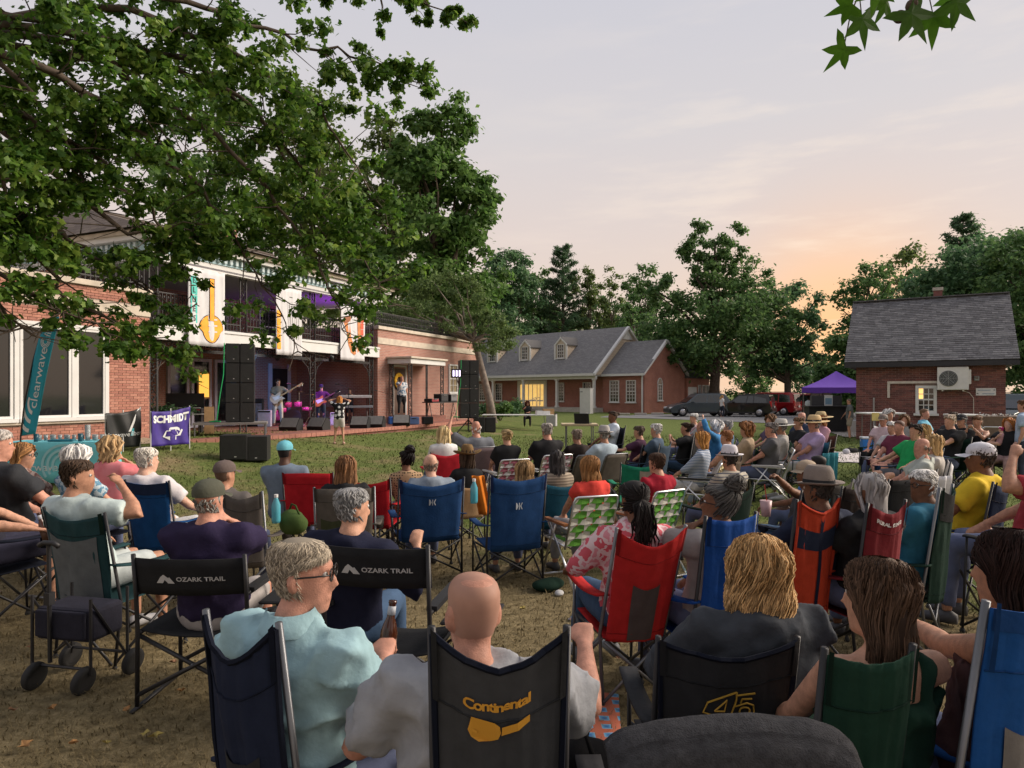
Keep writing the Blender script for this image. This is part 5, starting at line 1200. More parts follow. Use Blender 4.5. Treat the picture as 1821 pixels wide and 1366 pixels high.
def finish_people():
    """close every body and garment into one continuous surface (one evaluation for all)"""
    tex = bpy.data.textures.new('folds', 'CLOUDS'); tex.noise_scale = .085; tex.noise_depth = 2
    tx2 = bpy.data.textures.new('creases', 'MUSGRAVE'); tx2.musgrave_type = 'RIDGED_MULTIFRACTAL'; tx2.noise_scale = .13; tx2.octaves = 2
    for o, vox, sm, wr in PENDING:
        r_ = o.modifiers.new('close', 'REMESH'); r_.mode = 'VOXEL'; r_.voxel_size = vox; r_.use_smooth_shade = True
        s_ = o.modifiers.new('smooth', 'SMOOTH'); s_.iterations = sm+2; s_.factor = .5
        if wr:
            d_ = o.modifiers.new('folds', 'DISPLACE'); d_.texture = tex; d_.strength = wr; d_.mid_level = .5; d_.texture_coords = 'GLOBAL'
            if vox < .026: e_ = o.modifiers.new('creases', 'DISPLACE'); e_.texture = tx2; e_.strength = wr*(1.0 if vox < .014 else .7); e_.mid_level = .45; e_.texture_coords = 'GLOBAL'
    dg = bpy.context.evaluated_depsgraph_get(); dg.update(); new = []
    for o, *_ in PENDING: new.append(bpy.data.meshes.new_from_object(o.evaluated_get(dg)))
    for (o, *_), me in zip(PENDING, new):
        mt = o.data.materials[0]; o.modifiers.clear(); o.data = me; me.materials.clear(); me.materials.append(mt); me.shade_smooth()
# ================================================================== chairs
STEEL = mat('steel_tube', (.16, .165, .175), .4, metal=.7, var=.1); BLKT = mat('black_tube', (.016, .016, .018), .45, var=.1); ALU = mat('aluminium', (.62, .62, .62), .32, metal=1, var=.08); FOOT = mat('rubber', (.02, .02, .02), .8)
def quad_chair(x, y, z0, ry, k=1, c=(.02, .03, .08), w=.52, top=.93, frame=None, label='', lift=0, panel=None, band=None, text=None, cup=True, dip=.05, shift=0, box=None, group='folding camp chairs', tcol=(.6, .6, .6), arms=True, edge=None, recl=.09, posts_top=None, tag_=None, sy=0, name='camp_chair'):
    fr = frame or BLKT; root = empty(name, (x+shift*math.cos(ry)-sy*math.sin(ry), y+shift*math.sin(ry)+sy*math.cos(ry), z0), ry, label, 'chair', group)
    w = w*k; top = top*k+lift*.6; s0 = .42*k+lift; m = cloth(c); hw = w/2; rc = recl*k
    ys = -.15*k; wrk = .014 if y < 7 else .008; ng = 26 if y < 5 else 12
    def back(u, v):     # u across -1..1, v 0..1 up
        sag = .055*k*(1-u*u)*(1-.4*v)+wrk*(mnoise.noise(Vector((u*3.1+x*7, v*2.0, 3)))+.5*mnoise.noise(Vector((u*9, v*3+u*4, x*5)))); tp = s0-.03+(top-s0+.03)*v - dip*k*(1-abs(u)**1.6)*v**2
        return Vector((u*hw*(.90+.10*v), ys-.02-rc*v+(-sag), tp))
    bo = MB().grid(lambda a, c_: back(a*2-1, c_), ng, ng-2, .006, (0, 1, 0)).build('backrest', m, root, True)
    if y < 8:
        for v_ in (.80, .08): MB().tube([back(-1+2*i/20, v_)+Vector((0, -.002, 0)) for i in range(21)], .0028, 4).build('seam', cloth(tuple(q*.55 for q in c)), bo)
        for s in (-1, 1): MB().grid(lambda a, c_: back(s*(.93+.09*a), .80+.22*c_)+Vector((0, -.014, 0)), 3, 4).build('corner_pocket', cloth(tuple(q*.4 for q in c)), bo, True)
    MB().grid(lambda a, c_: Vector(((a*2-1)*hw*.95, ys+.45*k*c_, s0-.02+.03*c_-.045*k*(1-(a*2-1)**2)*math.sin(math.pi*min(1, .2+c_*.8)))), 10, 8, .006, (0, 0, 1)).build('seat', m, root, True)
    if edge:
        b = MB(); b.tube([back(-1+2*i/12, 1)+Vector((0, -.003, 0)) for i in range(13)], .009, 5); b.tube([back(-1, i/8)+Vector((0, -.003, 0)) for i in range(9)], .009, 5); b.tube([back(1, i/8)+Vector((0, -.003, 0)) for i in range(9)], .009, 5); b.build('edging', cloth(edge), bo)
    if panel: 
        pc, u0, u1, v0, v1 = panel; MB().grid(lambda a, c_: back(u0+(u1-u0)*a, v0+(v1-v0)*c_-.04*math.sin(math.pi*a)*(c_))+Vector((0, -.005, 0)), 8, 6).build('mesh_panel', cloth(pc), bo, True)
    if band:
        for pc, v0, v1 in band: MB().grid(lambda a, c_: back(-1+2*a, v0+(v1-v0)*c_)+Vector((0, -.006, 0)), 10, 2).build('band', cloth(pc), bo, True)
    def on(dx, dz, lift_=.009):
        return lambda a, c_: back((dx+a)/hw, (dz+c_-(s0-.03))/(top-s0+.03))+Vector((0, -lift_, 0))
    r = .0095
    T = lambda nm, pts, rad=r, mm=fr: MB().tube(pts, rad, 7).build(nm, mm, root, True)
    yb, yf = ys-.06, ys+.50*k
    for s in (-1, 1):
        T('back_post', [(s*hw*1.0, yb+.03, .02), (s*hw*1.02, ys+.01, s0), (s*hw*1.02, ys-.012-rc, top+.015)], r*1.1)
        T('front_post', [(s*hw*1.0, yf, .02), (s*hw*1.02, yf-.03, s0+.21*k if arms else s0)])
        T('side_brace', [(s*hw*1.0, yb+.03, .05), (s*hw*.99, yf-.03, s0-.02)]); T('side_brace', [(s*hw*.97, yf, .05), (s*hw*.97, ys, s0-.02)])
        for y_ in (yb+.03, yf): MB().lathe([(.018, 0), (.020, .012), (.012, .035)], 8, (s*hw, y_, 0)).build('foot', FOOT, root)
        if arms:
            a0, a1 = Vector((s*hw*1.03, ys-.05*k, s0+.235*k)), Vector((s*hw*1.03, yf-.01, s0+.215*k))
            ar = MB().grid(lambda a, c_: a0.lerp(a1, c_)+Vector(((a-.5)*.075*k, 0, -.025*math.sin(math.pi*c_))), 3, 8, .012, (0, 0, 1)).build('armrest', m, root, True)
            if cup and s == 1: MB().lathe([(.038*k, -.10), (.045*k, 0), (.040*k, 0), (.034*k, -.095)], 12, tuple(a1+Vector((0, -.07, .005)))).build('cup_holder', m, ar, True)
    for y_, nm in ((yb+.02, 'back_brace'), (yf+.01, 'front_brace')):
        T(nm, [(-hw, y_, .05), (hw*.96, y_+.02, s0-.03)]); T(nm, [(hw, y_-.012, .05), (-hw*.96, y_+.008, s0-.03)])
    MB().ell((0, yb+.03, (s0+.02)/2), (.018, .018, .018), 8, 6).build('hub', FOOT, root)
    root_info = dict(ry=ry, root=root, back=bo, on=on, hw=hw, s0=s0, top=top)
    if text:
        for body_, sz, dx, dz, colr, kw in text: text_on('lettering', body_, sz*k, mat('print_%02d%02d%02d' % tuple(int(q*99) for q in colr), colr, .7, var=0), bo, on(dx*k, dz*k), **kw)
    return root_info
def director_chair(x, y, z0, ry, k=1, c=(.012, .012, .014), w=.56, top=.91, label='', lift=0, table=True, text=True, group='folding director chairs', shift=0):
    x, y = x+shift*math.cos(ry), y+shift*math.sin(ry); root = empty('director_chair', (x, y, z0), ry, label, 'chair', group); m = cloth(c); hw = w*k/2; s0 = .45*k; r = .0125
    T = lambda nm, pts, rad=r: MB().tube(pts, rad, 8).build(nm, BLKT, root, True)
    def back(u, v): return Vector((u*hw*1.03, -.235*k-.055*k*(1-u*u)-.04*v, (top-.21+.21*v)*k))
    bo = MB().grid(lambda a, c_: back(a*2-1, c_), 12, 4, .008, (0, 1, 0)).build('backrest', m, root, True)
    MB().grid(lambda a, c_: Vector(((a*2-1)*hw, -.21*k+.44*k*c_, s0-.04*k*(1-(a*2-1)**2))), 10, 6, .008, (0, 0, 1)).build('seat', m, root, True)
    for s in (-1, 1):
        X_ = s*hw
        T('rear_leg', [(X_, -.24*k, .03), (X_, -.235*k, s0), (X_, -.25*k, .66*k), (X_, -.28*k, (top+.02)*k)]); T('front_leg', [(X_, .26*k, .03), (X_, .25*k, s0), (X_, .24*k, .655*k)])
        T('arm_rail', [(X_, .27*k, .66*k), (X_, -.25*k, .67*k)]); T('foot_rail', [(X_, -.30*k, .02), (X_, .30*k, .02)]); T('seat_rail', [(X_, -.22*k, s0-.01), (X_, .24*k, s0-.01)])
        MB().box((X_, .02, .685*k), (.055, .46*k, .025)).build('armrest', BLACK, root)
    for y_ in (-.24*k, .25*k):
        T('cross_brace', [(-hw, y_, .09), (hw, y_+.012, s0-.03)]); T('cross_brace', [(hw, y_+.02, .09), (-hw, y_+.03, s0-.03)])
        MB().ell((0, y_+.01, (s0+.06)/2), (.016, .014, .016), 8, 6).build('rivet', STEEL, root)
    on = lambda dx, dz: (lambda a, c_: back((dx+a)/hw, ((dz+c_)/k-.66)/.25)+Vector((0, -.006, 0)))
    if text:
        lm = mat('print_606060', (.45, .45, .45), .7, var=0)
        text_on('lettering', 'OZARK TRAIL', .041*k, lm, bo, on(.075*k, .775*k), bold=.0008)
        f = on(-.115*k, .775*k); poly = [(-.065, -.035), (-.035, .018), (-.012, .040), (.02, .012), (.030, .018), (.065, -.035), (.02, -.035), (-.005, -.005), (-.012, -.02), (-.02, -.035)]
        b = bmesh.new(); vs = [b.verts.new(f(u*k*.8, v*k*.8)) for u, v in poly]; fc = b.faces.new(vs); bmesh.ops.triangulate(b, faces=[fc]); me = bpy.data.meshes.new('emblem'); b.to_mesh(me); b.free(); me.materials.append(lm); link('emblem', me, bo)
    if table:
        tb_ = MB().box((hw+.16*k, .05*k, .585*k), (.28*k, .38*k, .018)).build('side_table', BLACK, root); bv = tb_.modifiers.new('b', 'BEVEL'); bv.width = .008
        T('table_strut', [(hw, .10*k, .40*k), (hw+.22*k, .06*k, .575*k)], .008)
    return dict(root=root, back=bo, on=on, hw=hw)
def web_chair(x, y, z0, ry, k=1, c1=(.12, .32, .05), c2=(.60, .58, .50), w=.50, top=.86, label='', lift=0, armc=(.35, .14, .05), n_v=6, n_h=7, group='webbed lawn chairs', shift=0):
    x, y = x+shift*math.cos(ry), y+shift*math.sin(ry); root = empty('lawn_chair', (x, y, z0), ry, label, 'chair', group); hw = w*k/2; s0 = .41*k; tp = top*k; r = .0125
    T = lambda nm, pts, rad=r: MB().tube(pts, rad, 8).build(nm, ALU, root, True)
    ys, yt = -.20*k, -.40*k
    bk = lambda u, v: Vector((u*hw, ys+(yt-ys)*v, s0+(tp-s0)*v))
    T('back_frame', [bk(-1, -.05), bk(-1, .9), bk(-.93, .985), bk(-.85, 1.0), bk(.85, 1.0), bk(.93, .985), bk(1, .9), bk(1, -.05)])
    T('seat_frame', [(-hw, ys, s0), (-hw, .26*k, s0+.02), (hw, .26*k, s0+.02), (hw, ys, s0)])
    for s in (-1, 1):
        T('leg', [(s*hw*1.06, .30*k, .02), (s*hw*1.06, .16*k, s0*.8), (s*hw*1.06, -.02*k, s0+.20*k)]); T('leg', [(s*hw*1.06, -.40*k, .02), (s*hw*1.06, -.18*k, s0*.7), (s*hw*1.06, .16*k, s0+.20*k)])
        T('arm_support', [(s*hw*1.06, -.27*k, s0+.19*k), (s*hw*1.06, .20*k, s0+.21*k)]); MB().box((s*hw*1.06, -.02*k, s0+.225*k), (.052, .46*k, .022)).build('armrest', mat('armrest_%02d%02d%02d' % tuple(int(q*99) for q in armc), armc, .45), root)
    T('foot_bar', [(-hw*1.06, .30*k, .02), (hw*1.06, .30*k, .02)]); T('foot_bar', [(-hw*1.06, -.40*k, .02), (hw*1.06, -.40*k, .02)])
    bn = (Vector((0, tp-s0, yt-ys))*-1).normalized(); bn = Vector((0, -(tp-s0), (yt-ys))).normalized()
    ma, mc = cloth(c1), cloth(c2); sw = w*k/n_v*.42; sh_ = (tp-s0)/n_h*.42
    for i in range(n_v):
        u = -1+2*(i+.5)/n_v
        MB().grid(lambda a, c_: bk(u, c_)+Vector(((a-.5)*2*sw, 0, 0))+bn*.006*math.cos(math.pi*(c_*n_h-.5+i+.5)), 1, n_h*3).build('strap', (ma if i % 2 else mc), root)
        MB().grid(lambda a, c_: Vector((u*hw+(a-.5)*2*sw, ys+(.26*k-ys)*c_, s0+.02*c_+.005*math.cos(math.pi*(c_*n_h+i)))), 1, n_h*2).build('strap', (ma if i % 2 else mc), root)
    for j in range(n_h):
        v = (j+.5)/n_h
        MB().grid(lambda a, c_: bk(-1+2*a, v)+Vector((0, 0, (c_-.5)*2*sh_))-bn*.006*math.cos(math.pi*(a*n_v-.5+j+.5)), n_v*3, 1).build('strap', (mc if j % 2 else ma) if c2 else ma, root)
        MB().grid(lambda a, c_: Vector((-hw+2*hw*a, ys+(.26*k-ys)*v+(c_-.5)*.05, s0+.02*v-.004)), n_v*2, 1).build('strap', (mc if j % 2 else ma), root)
    return dict(root=root, hw=hw, on=None)
def sling_chair(x, y, z0, ry, k=1, c=(.20, .17, .13), w=.5, top=.86, label='', lift=0, frame=None, group='mesh sling chairs', shift=0, text=None):
    x, y = x+shift*math.cos(ry), y+shift*math.sin(ry); root = empty('sling_chair', (x, y, z0), ry, label, 'chair', group); hw = w*k/2; s0 = .42*k; tp = top*k; fr = frame or STEEL
    T = lambda nm, pts, rad=.012: MB().tube(pts, rad, 8).build(nm, fr, root, True)
    bk = lambda u, v: Vector((u*hw*(1-.06*v), -.20*k-.20*k*v-.03*k*(1-u*u), s0+(tp-s0)*v))
    MB().grid(lambda a, c_: bk((a*2-1)*.96, c_*.985), 10, 8, .004, (0, 1, 0)).build('backrest', cloth(c), root, True)
    MB().grid(lambda a, c_: Vector(((a*2-1)*hw*.97, -.2*k+.46*k*c_, s0+.03*c_-.03*(1-(a*2-1)**2))), 8, 6, .004, (0, 0, 1)).build('seat', cloth(c), root, True)
    T('back_frame', [bk(-1, 0), bk(-1, .93), bk(-.9, 1.0), bk(.9, 1.0), bk(1, .93), bk(1, 0)])
    for s in (-1, 1):
        T('leg', [(s*hw*1.04, .30*k, .02), (s*hw*1.04, -.22*k, s0+.18*k)]); T('leg', [(s*hw*1.0, -.36*k, .02), (s*hw*1.0, .25*k, s0)]); T('armrest', [(s*hw*1.05, -.26*k, s0+.22*k), (s*hw*1.05, .05*k, s0+.24*k), (s*hw*1.05, .24*k, s0+.22*k), (s*hw*1.05, .27*k, s0+.02)], .016)
    T('foot_bar', [(-hw*1.04, .30*k, .02), (hw*1.04, .30*k, .02)]); T('foot_bar', [(-hw, -.36*k, .02), (hw, -.36*k, .02)])
    return dict(root=root, hw=hw, on=None)
CHAIRS = dict(quad=quad_chair, director=director_chair, web=web_chair, sling=sling_chair)
# ================================================================== the audience
CLB = set()
def pp(short, px, yt, Y, ch=None, **kw):
    """short: clothing phrase; ch: (chair words, chair settings)"""
    chair = None
    if ch:
        chair = dict(ch[1]); lb = ch[0]+' of the person in '+short
        if len(lb.split()) > 16:
            import re
            cut = re.split(r' (?:holding|with|in|at|near|turned|leaning|behind|under|by|and|beside|before|filming|facing|half) ', short)[0]; lb = ch[0]+' of the person in '+cut
            if len(cut.split()) < 2 or lb in CLB: lb = ' '.join((ch[0]+' of person in '+short).split()[:16])
        CLB.add(lb); chair['label'] = lb
    return person('person in '+short, px, yt, Y, chair=chair, **kw)
Q = lambda **k: dict(t='quad', **k); D_ = lambda **k: dict(t='director', **k); WB = lambda **k: dict(t='web', **k); SL = lambda **k: dict(t='sling', **k)
NAVY, BLUE, ROY, REDC, DGRN, CHAR, BLK, TAUPE, MAROON, TEALC = (.016, .022, .045), (.012, .045, .13), (.012, .075, .26), (.36, .012, .018), (.012, .04, .026), (.035, .036, .040), (.010, .010, .012), (.12, .105, .09), (.14, .018, .025), (.02, .16, .20)
DEN = (.05, .09, .16); KHA = (.36, .30, .22); WHT = (.62, .62, .62); GRYP = (.30, .30, .31)
GREYH, WHITEH, BLONDE, BRUN, DKB, BLKH, AUB = (.26, .25, .23), (.55, .54, .52), (.46, .28, .10), (.13, .07, .035), (.045, .028, .018), (.012, .010, .010), (.24, .10, .04)
T_GOLD = (.62, .30, .03); T_WH = (.6, .6, .6)
# ---- front row
i1 = pp('light blue button shirt holding a bottle', 528, 962, 1.98, ('navy camp chair with dark mesh panel', Q(box=(368, 520, 1098), c=NAVY, frame=STEEL, panel=((.028, .030, .034), -.55, .55, .05, .52), dip=.10, edge=BLK)),
        shirt=(.30, .46, .50), hair='short', hc=(.36, .31, .24), skin='red', hyaw=-62, yaw=-38, recl=6, arms=('rest', ('w', 684, 1168, 2.33)), glasses=True, collar=True, build=1.12, lean=3)
i2 = pp('grey ribbed tee in the front row', 842, 1015, 1.78, ('charcoal padded camp chair with gold print', Q(box=(772, 1004, 1118), c=(.050, .052, .055), frame=BLKT, dip=.08, edge=BLK, recl=.10,)), shirt=(.30, .31, .33), skin='red', hair='buzz', hc=(.40, .22, .16), hyaw=22, arms=('rest', ('w', 1040, 1145, 2.2)), build=1.25, recl=10, yaw=-14)
i3 = pp('dark grey sweatshirt in the front row', 1336, 952, 2.26, ('charcoal camp chair with gold outlined number', Q(box=(1170, 1410, 1135), c=(.032, .033, .036), dip=.05, edge=BLK, recl=.10)), shirt=(.050, .056, .066), sleeve='long', hair='curly', hc=(.50, .32, .15), hlen=.27, hyaw=-8, build=1.25, female=True, arms=('rest', 'lap'), yaw=-18)
i4 = pp('green strapless top in the front row', 1532, 985, 1.92, ('dark green camp chair', Q(box=(1452, 1612, 1150), c=DGRN, dip=.02)), shirt=DGRN, sleeve='tank', hair='long', hc=(.085, .05, .032), hlen=.36, hyaw=28, female=True, arms=('lap', 'hold'), yaw=-12, skin='light')
i5 = pp('sleeveless top at the right edge with a bottle', 1748, 938, 1.96, ('bright blue camp chair with grey mesh panel', Q(box=(1650, 1815, 1036), c=ROY, panel=((.17, .16, .15), -.55, .75, .0, .62), frame=STEEL, dip=.02, band=[((.010, .05, .17), .93, 1.0)])), shirt=(.06, .03, .03), sleeve='tank', hair='long', hc=(.022, .010, .008), hlen=.24, hyaw=6, female=True, arms=(('w', 1625, 1112, 2.45), 'rest'), skin='tan', yaw=6)
def jacket_chair():
    p = Vector((PX(1312, 1.36), 1.66, 0)); q = quad_chair(p.x, p.y, 0, R(2), 1.0, c=(.040, .040, .043), w=.42, top=.95, label='charcoal draped chair back nearest the camera at the bottom edge', dip=-.012, arms=True, recl=.06)
    b = MB(); hw = .262
    def f(u, v):
        q = u*2-1; nz_ = mnoise.noise(Vector((u*3.3, v*2.2, 1)))*.020+mnoise.noise(Vector((u*9, v*4+u*3, 4)))*.009; sl_ = .045*abs(q)**6+.006*math.sin(u*7+1)
        if v < .22: t = v/.22; a = math.pi*(1-t); return Vector((q*hw, -.25+.045*math.cos(a)*-1*-1, 1.0+.03*math.sin(a)-sl_+nz_*.4-.12*(1-t)**2))
        t = (v-.22)/.78; return Vector((q*hw*(1+.30*t)+.012*math.sin(t*9+u*4), -.295-.09*math.sin(t*1.5)-nz_*(.4+t)-.022*math.sin(u*10+t*3)*t, 1.0-.60*t-sl_-.10*t*abs(q)**2))
    b.grid(f, 36, 34, .012, (0, 1, 0)); o = b.build('jacket', mat('fleece', (.050, .050, .054), 1, var=.25, scale=60, bump=.6, bscale=260, spec=.05), None, True, label='charcoal fleece jacket draped over the nearest chair back', cat='jacket'); o.location = q['root'].location; o.rotation_euler = (0, 0, R(2))
jacket_chair()
# printed marks on the two front chairs, laid out from where they show
def cuv(ch, px, py):
    r_ = ch['root'].location; ry = ch['ry']; Yc = r_.y-.22*math.cos(ry); return (PX(px, Yc)-r_.x-.22*math.sin(ry))/math.cos(ry), H-(py-HZ)/F*Yc-r_.z
def mark(ch, pts, m, name='print', px=True):
    f = ch['on'](0, 0); pts = [cuv(ch, *p) for p in pts] if px else pts; b = bmesh.new(); vs = [b.verts.new(f(u, v)) for u, v in pts]; fc = b.faces.new(vs); bmesh.ops.triangulate(b, faces=[fc]); me = bpy.data.meshes.new(name); b.to_mesh(me); b.free(); me.materials.append(m); return link(name, me, ch['back'])
c2 = i2['chair']; gm = mat('print_gold', T_GOLD, .7, var=.1)
u0, v0 = cuv(c2, 884, 1196); text_on('lettering', 'Continental', .040, gm, c2['back'], lambda a, c_: c2['on'](u0, v0)(a, c_+.10*a), bold=.0012, space=.86)
mark(c2, [(839, 1226), (880, 1229), (889, 1238), (891, 1252), (886, 1264), (872, 1270), (862, 1268), (852, 1272), (838, 1268), (832, 1256), (848, 1257), (850, 1251), (834, 1249)], gm, 'number_print')
mark(c2, [(893, 1240), (920, 1234), (942, 1227), (942, 1241), (922, 1250), (892, 1258)], gm, 'ribbon_print')
c3 = i3['chair']; gl = mat('print_gold_thin', (.50, .30, .04), .7, var=.1)
def outline(ch, pts, closed=False):
    f = ch['on'](0, 0); pts = [cuv(ch, *p) for p in pts]; MB().tube([f(u, v) for u, v in (pts+[pts[0]] if closed else pts)], .0030, 5).build('number_outline', gl, ch['back'])
outline(c3, [(1301, 1204), (1250, 1228), (1242, 1248), (1262, 1253), (1292, 1253), (1301, 1222)], True); outline(c3, [(1262, 1243), (1284, 1220), (1280, 1243)], True)
outline(c3, [(1335, 1211), (1302, 1211), (1300, 1234), (1320, 1228), (1334, 1236), (1336, 1252), (1322, 1256), (1304, 1254)]); outline(c3, [(1330, 1222), (1312, 1220), (1310, 1229)])
outline(c3, [(1318+9*math.cos(t), 1246+9*math.sin(t)) for t in [j/14*6.283 for j in range(14)]], True)
# ---- second row
i7 = pp('dark tank top at the left edge with bare arms', -30, 770, 4.1, ('black camp chair at the left edge', Q(c=BLK, w=.54, top=.90)), shirt=(.02, .02, .03), sleeve='tank', hair='long', hc=BRUN, arms=('lap', ('w', 60, 940, 4.95)), legs='shorts', pants=(.03, .03, .05), female=True, yaw=-40, shoes=(.5, .5, .5))
i8 = pp('pale mint tee with a hand raised to the face', 160, 815, 3.9, ('green and grey high-backed camp chair', Q(box=(85, 225, 905), c=(.015, .045, .050), panel=((.10, .11, .115), -.8, .8, .0, .78), frame=BLKT)), shirt=(.42, .50, .49), hair='short', hc=DKB, skin='tan', hyaw=-48, arms=('rest', ('w', 216, 862, 4.7)), build=1.18, legs='shorts', pants=(.38, .42, .42), yaw=-30, shoes=(.35, .35, .36))
i9 = pp('navy tee and camouflage cap', 383, 853, 3.42, ('black director chair', D_(box=(246, 442, 988))), shirt=(.022, .016, .045), hair='fringe', hc=GREYH, hat='cap', hatc=(.075, .078, .058), skin='red', hyaw=-18, arms=('lap', 'chin'), build=1.28, legs='shorts', pants=(.30, .28, .27), shoes=(.10, .07, .06), yaw=-12)
i10 = pp('navy sweater leaning over the chair arm', 618, 862, 3.22, ('black tilted director chair', D_(box=(580, 770, 965))), shirt=(.012, .014, .032), sleeve='long', hair='short', hc=(.22, .22, .22), skin='light', hyaw=-38, arms=('lap', ('w', 742, 972, 3.72)), build=1.2, lean=7, pants=DEN, yaw=-24, shoes=(.5, .5, .5))
i11 = pp('pink and white floral blouse', 1118, 852, 3.42, ('red low chair with grey mesh panel', Q(box=(1075, 1195, 930), c=(.42, .022, .022), frame=STEEL, panel=((.075, .060, .058), -.42, .42, .02, .56), dip=.09, recl=.24)), shirt_mat=pattern('floral_pink', (.55, .10, .13), (.66, .52, .53), 'noise', 17, .47, (.60, .26, .30)), sleeve='three', hair='pony', hc=BLKH, hlen=.28, skin='brown', arms=('rest', 'lap'), pants=DEN, female=True, build=1.2, shoes=(.16, .17, .18), foot=.12, yaw=-6)
i12 = pp('taupe tee with hand at the chin', 1262, 860, 3.36, ('royal blue camp chair', Q(box=(1240, 1340, 915), c=(.008, .050, .22), dip=.02, recl=.10)), shirt=(.30, .27, .26), hair='updo', hc=(.07, .066, .062), skin='brown', hyaw=38, hpitch=6, arms=('chin', 'lap'), female=True, build=1.15, yaw=4, glasses=True)
i13 = pp('grey fedora and navy shirt', 1437, 838, 3.74, ('orange-red and navy camp chair', Q(box=(1395, 1482, 885), c=(.40, .045, .020), frame=BLKT, band=[((.016, .022, .045), .62, .80)], dip=.08, panel=((.014, .018, .036), -.10, .10, .0, .95), edge=(.40, .045, .02))), shirt=(.018, .022, .045), sleeve='long', hair='short', hc=(.05, .045, .04), hat='fedora', hatc=(.20, .17, .15), skin='brown', hyaw=10, arms=('rest', 'rest'), build=1.1)
i14 = pp('black top in the lettered chair', 1527, 840, 3.66, ('maroon camp chair with white lettering', Q(box=(1522, 1608, 893), c=(.15, .018, .024), dip=.06)), shirt=(.012, .012, .013), hair='braids', hc=(.30, .29, .29), hlen=.36, skin='brown', arms=('lap', 'lap'), female=True, build=1.18, sleeve='short')
i15 = pp('teal blue tee turned to the left', 1618, 833, 3.95, ('dark green upright camp chair', Q(box=(1638, 1692, 865), c=(.020, .045, .034), frame=STEEL, band=[((.012, .028, .022), .74, 1.0)])), shirt=(.03, .14, .22), hair='short', hc=WHITEH, skin='brown', hyaw=62, glasses=True, arms=('lap', 'rest'), build=1.2, yaw=16)
i16 = pp('yellow tee and white cap', 1722, 789, 4.55, ('navy camp chair', Q(box=(1722, 1782, 853), c=(.010, .020, .05), frame=BLKT)), shirt=(.62, .43, .03), hair='short', hc=(.05, .04, .035), hat='cap', hatc=(.60, .60, .64), skin='brown', hyaw=22, arms=('rest', 'rest'), build=1.3, yaw=8)
i17 = pp('dark red tee filming at the right edge', 1838, 772, 4.1, ('black camp chair at the right edge', Q(c=(.012, .012, .014), w=.52, top=1.0)), shirt=(.32, .04, .05), skin='tan', hair='short', hc=BRUN, arms=(('w', 1802, 812, 5.0), 'lap'), build=1.15, yaw=14)
c4 = i14['chair']; ur, vr = cuv(c4, 1563, 918); text_on('lettering', 'RURAL KING', .034, mat('print_white', T_WH, .7, var=0), c4['back'], lambda a, c_: c4['on'](ur, vr)(a, c_+.9*a*a), bold=.0014)
# ---- third row, left
pp('charcoal shirt in the metal chair at far left', 16, 762, 4.45, ('grey metal sling chair', SL(c=(.05, .05, .055), w=.56, top=.92)), shirt=(.030, .032, .036), hair='short', hc=(.40, .37, .34), skin='red', hyaw=-40, arms=('lap', 'rest'), build=1.2, yaw=-22)
pp('brown print blouse beside the blue tablecloth', 57, 788, 5.0, ('dark blue camp chair near the table', Q(c=(.010, .018, .06), w=.54, top=.86)), shirt_mat=pattern('print_brown', (.22, .12, .10), (.40, .30, .26), 'noise', 30, .5), hair='bob', hc=(.26, .13, .05), skin='light', hyaw=-55, glasses=True, female=True, yaw=-26)
pp('blue floral top behind the mint tee', 152, 793, 5.0, ('black wide camp chair', Q(c=BLK, w=.58, top=.84)), shirt_mat=pattern('print_blue', (.10, .22, .32), (.40, .48, .52), 'noise', 26, .5), hair='curly', hc=WHITEH, hlen=.05, skin='light', female=True, yaw=-24, hyaw=-10)
pp('coral tie-dye tee near the black banner', 211, 777, 5.7, ('white-draped chair', SL(c=(.50, .50, .52), w=.46, top=.80)), shirt_mat=pattern('tie_coral', (.52, .05, .06), (.62, .22, .24), 'tie', 7, .62), hair='curly', hc=(.42, .28, .14), hlen=.13, skin='light', female=True, yaw=-22, hyaw=-8, arms=('lap', 'chin'))
pp('white tee on the left lawn', 273, 794, 4.8, ('blue draped camp chair', Q(box=(228, 312, 855), c=(.008, .055, .17), band=[((.008, .018, .05), .84, 1.0)], dip=.02)), shirt=(.56, .53, .54), hair='short', hc=(.50, .47, .42), skin='fair', hyaw=-22, arms=('lap', 'rest'), build=1.15, yaw=-18, pants=(.5, .5, .5))
pp('brown cap behind the camouflage cap', 408, 820, 4.55, ('grey printed camp chair', Q(box=(400, 470, 875), c=(.085, .075, .068), frame=STEEL)), shirt=(.10, .09, .085), hair='buzz', hc=(.10, .06, .04), hat='cap', hatc=(.11, .085, .078), skin='tan', hyaw=-24, yaw=-14)
pp('turquoise cap and slate shirt', 511, 785, 5.7, ('red camp chair with black rail', Q(box=(505, 592, 842), c=REDC, dip=-.01, panel=((.02, .02, .02), .4, 1.0, .0, .4))), shirt=(.13, .17, .22), hair='buzz', hc=BLKH, hat='cap', hatc=(.13, .40, .48), skin='dark', hyaw=-12, build=1.25, yaw=-10)
pp('black top in the taupe chair', 617, 810, 4.8, ('taupe and olive camp chair', Q(box=(562, 664, 868), c=(.10, .088, .075), panel=((.05, .058, .03), -.85, .0, .0, .55), frame=STEEL, dip=.0)), shirt=(.015, .015, .017), hair='long', hc=(.17, .085, .04), hlen=.26, skin='light', female=True, yaw=-8)
pp('leopard print top', 722, 801, 5.9, ('red side chair', Q(c=REDC, w=.46, top=.94, shift=-.42)), shirt_mat=pattern('leopard', (.03, .02, .015), (.36, .24, .14), 'dots', 34, .36), hair='updo', hc=BLKH, skin='brown', hyaw=30, female=True, yaw=-4)
KT = mat('print_cloud', (.42, .46, .50), .7, var=0)
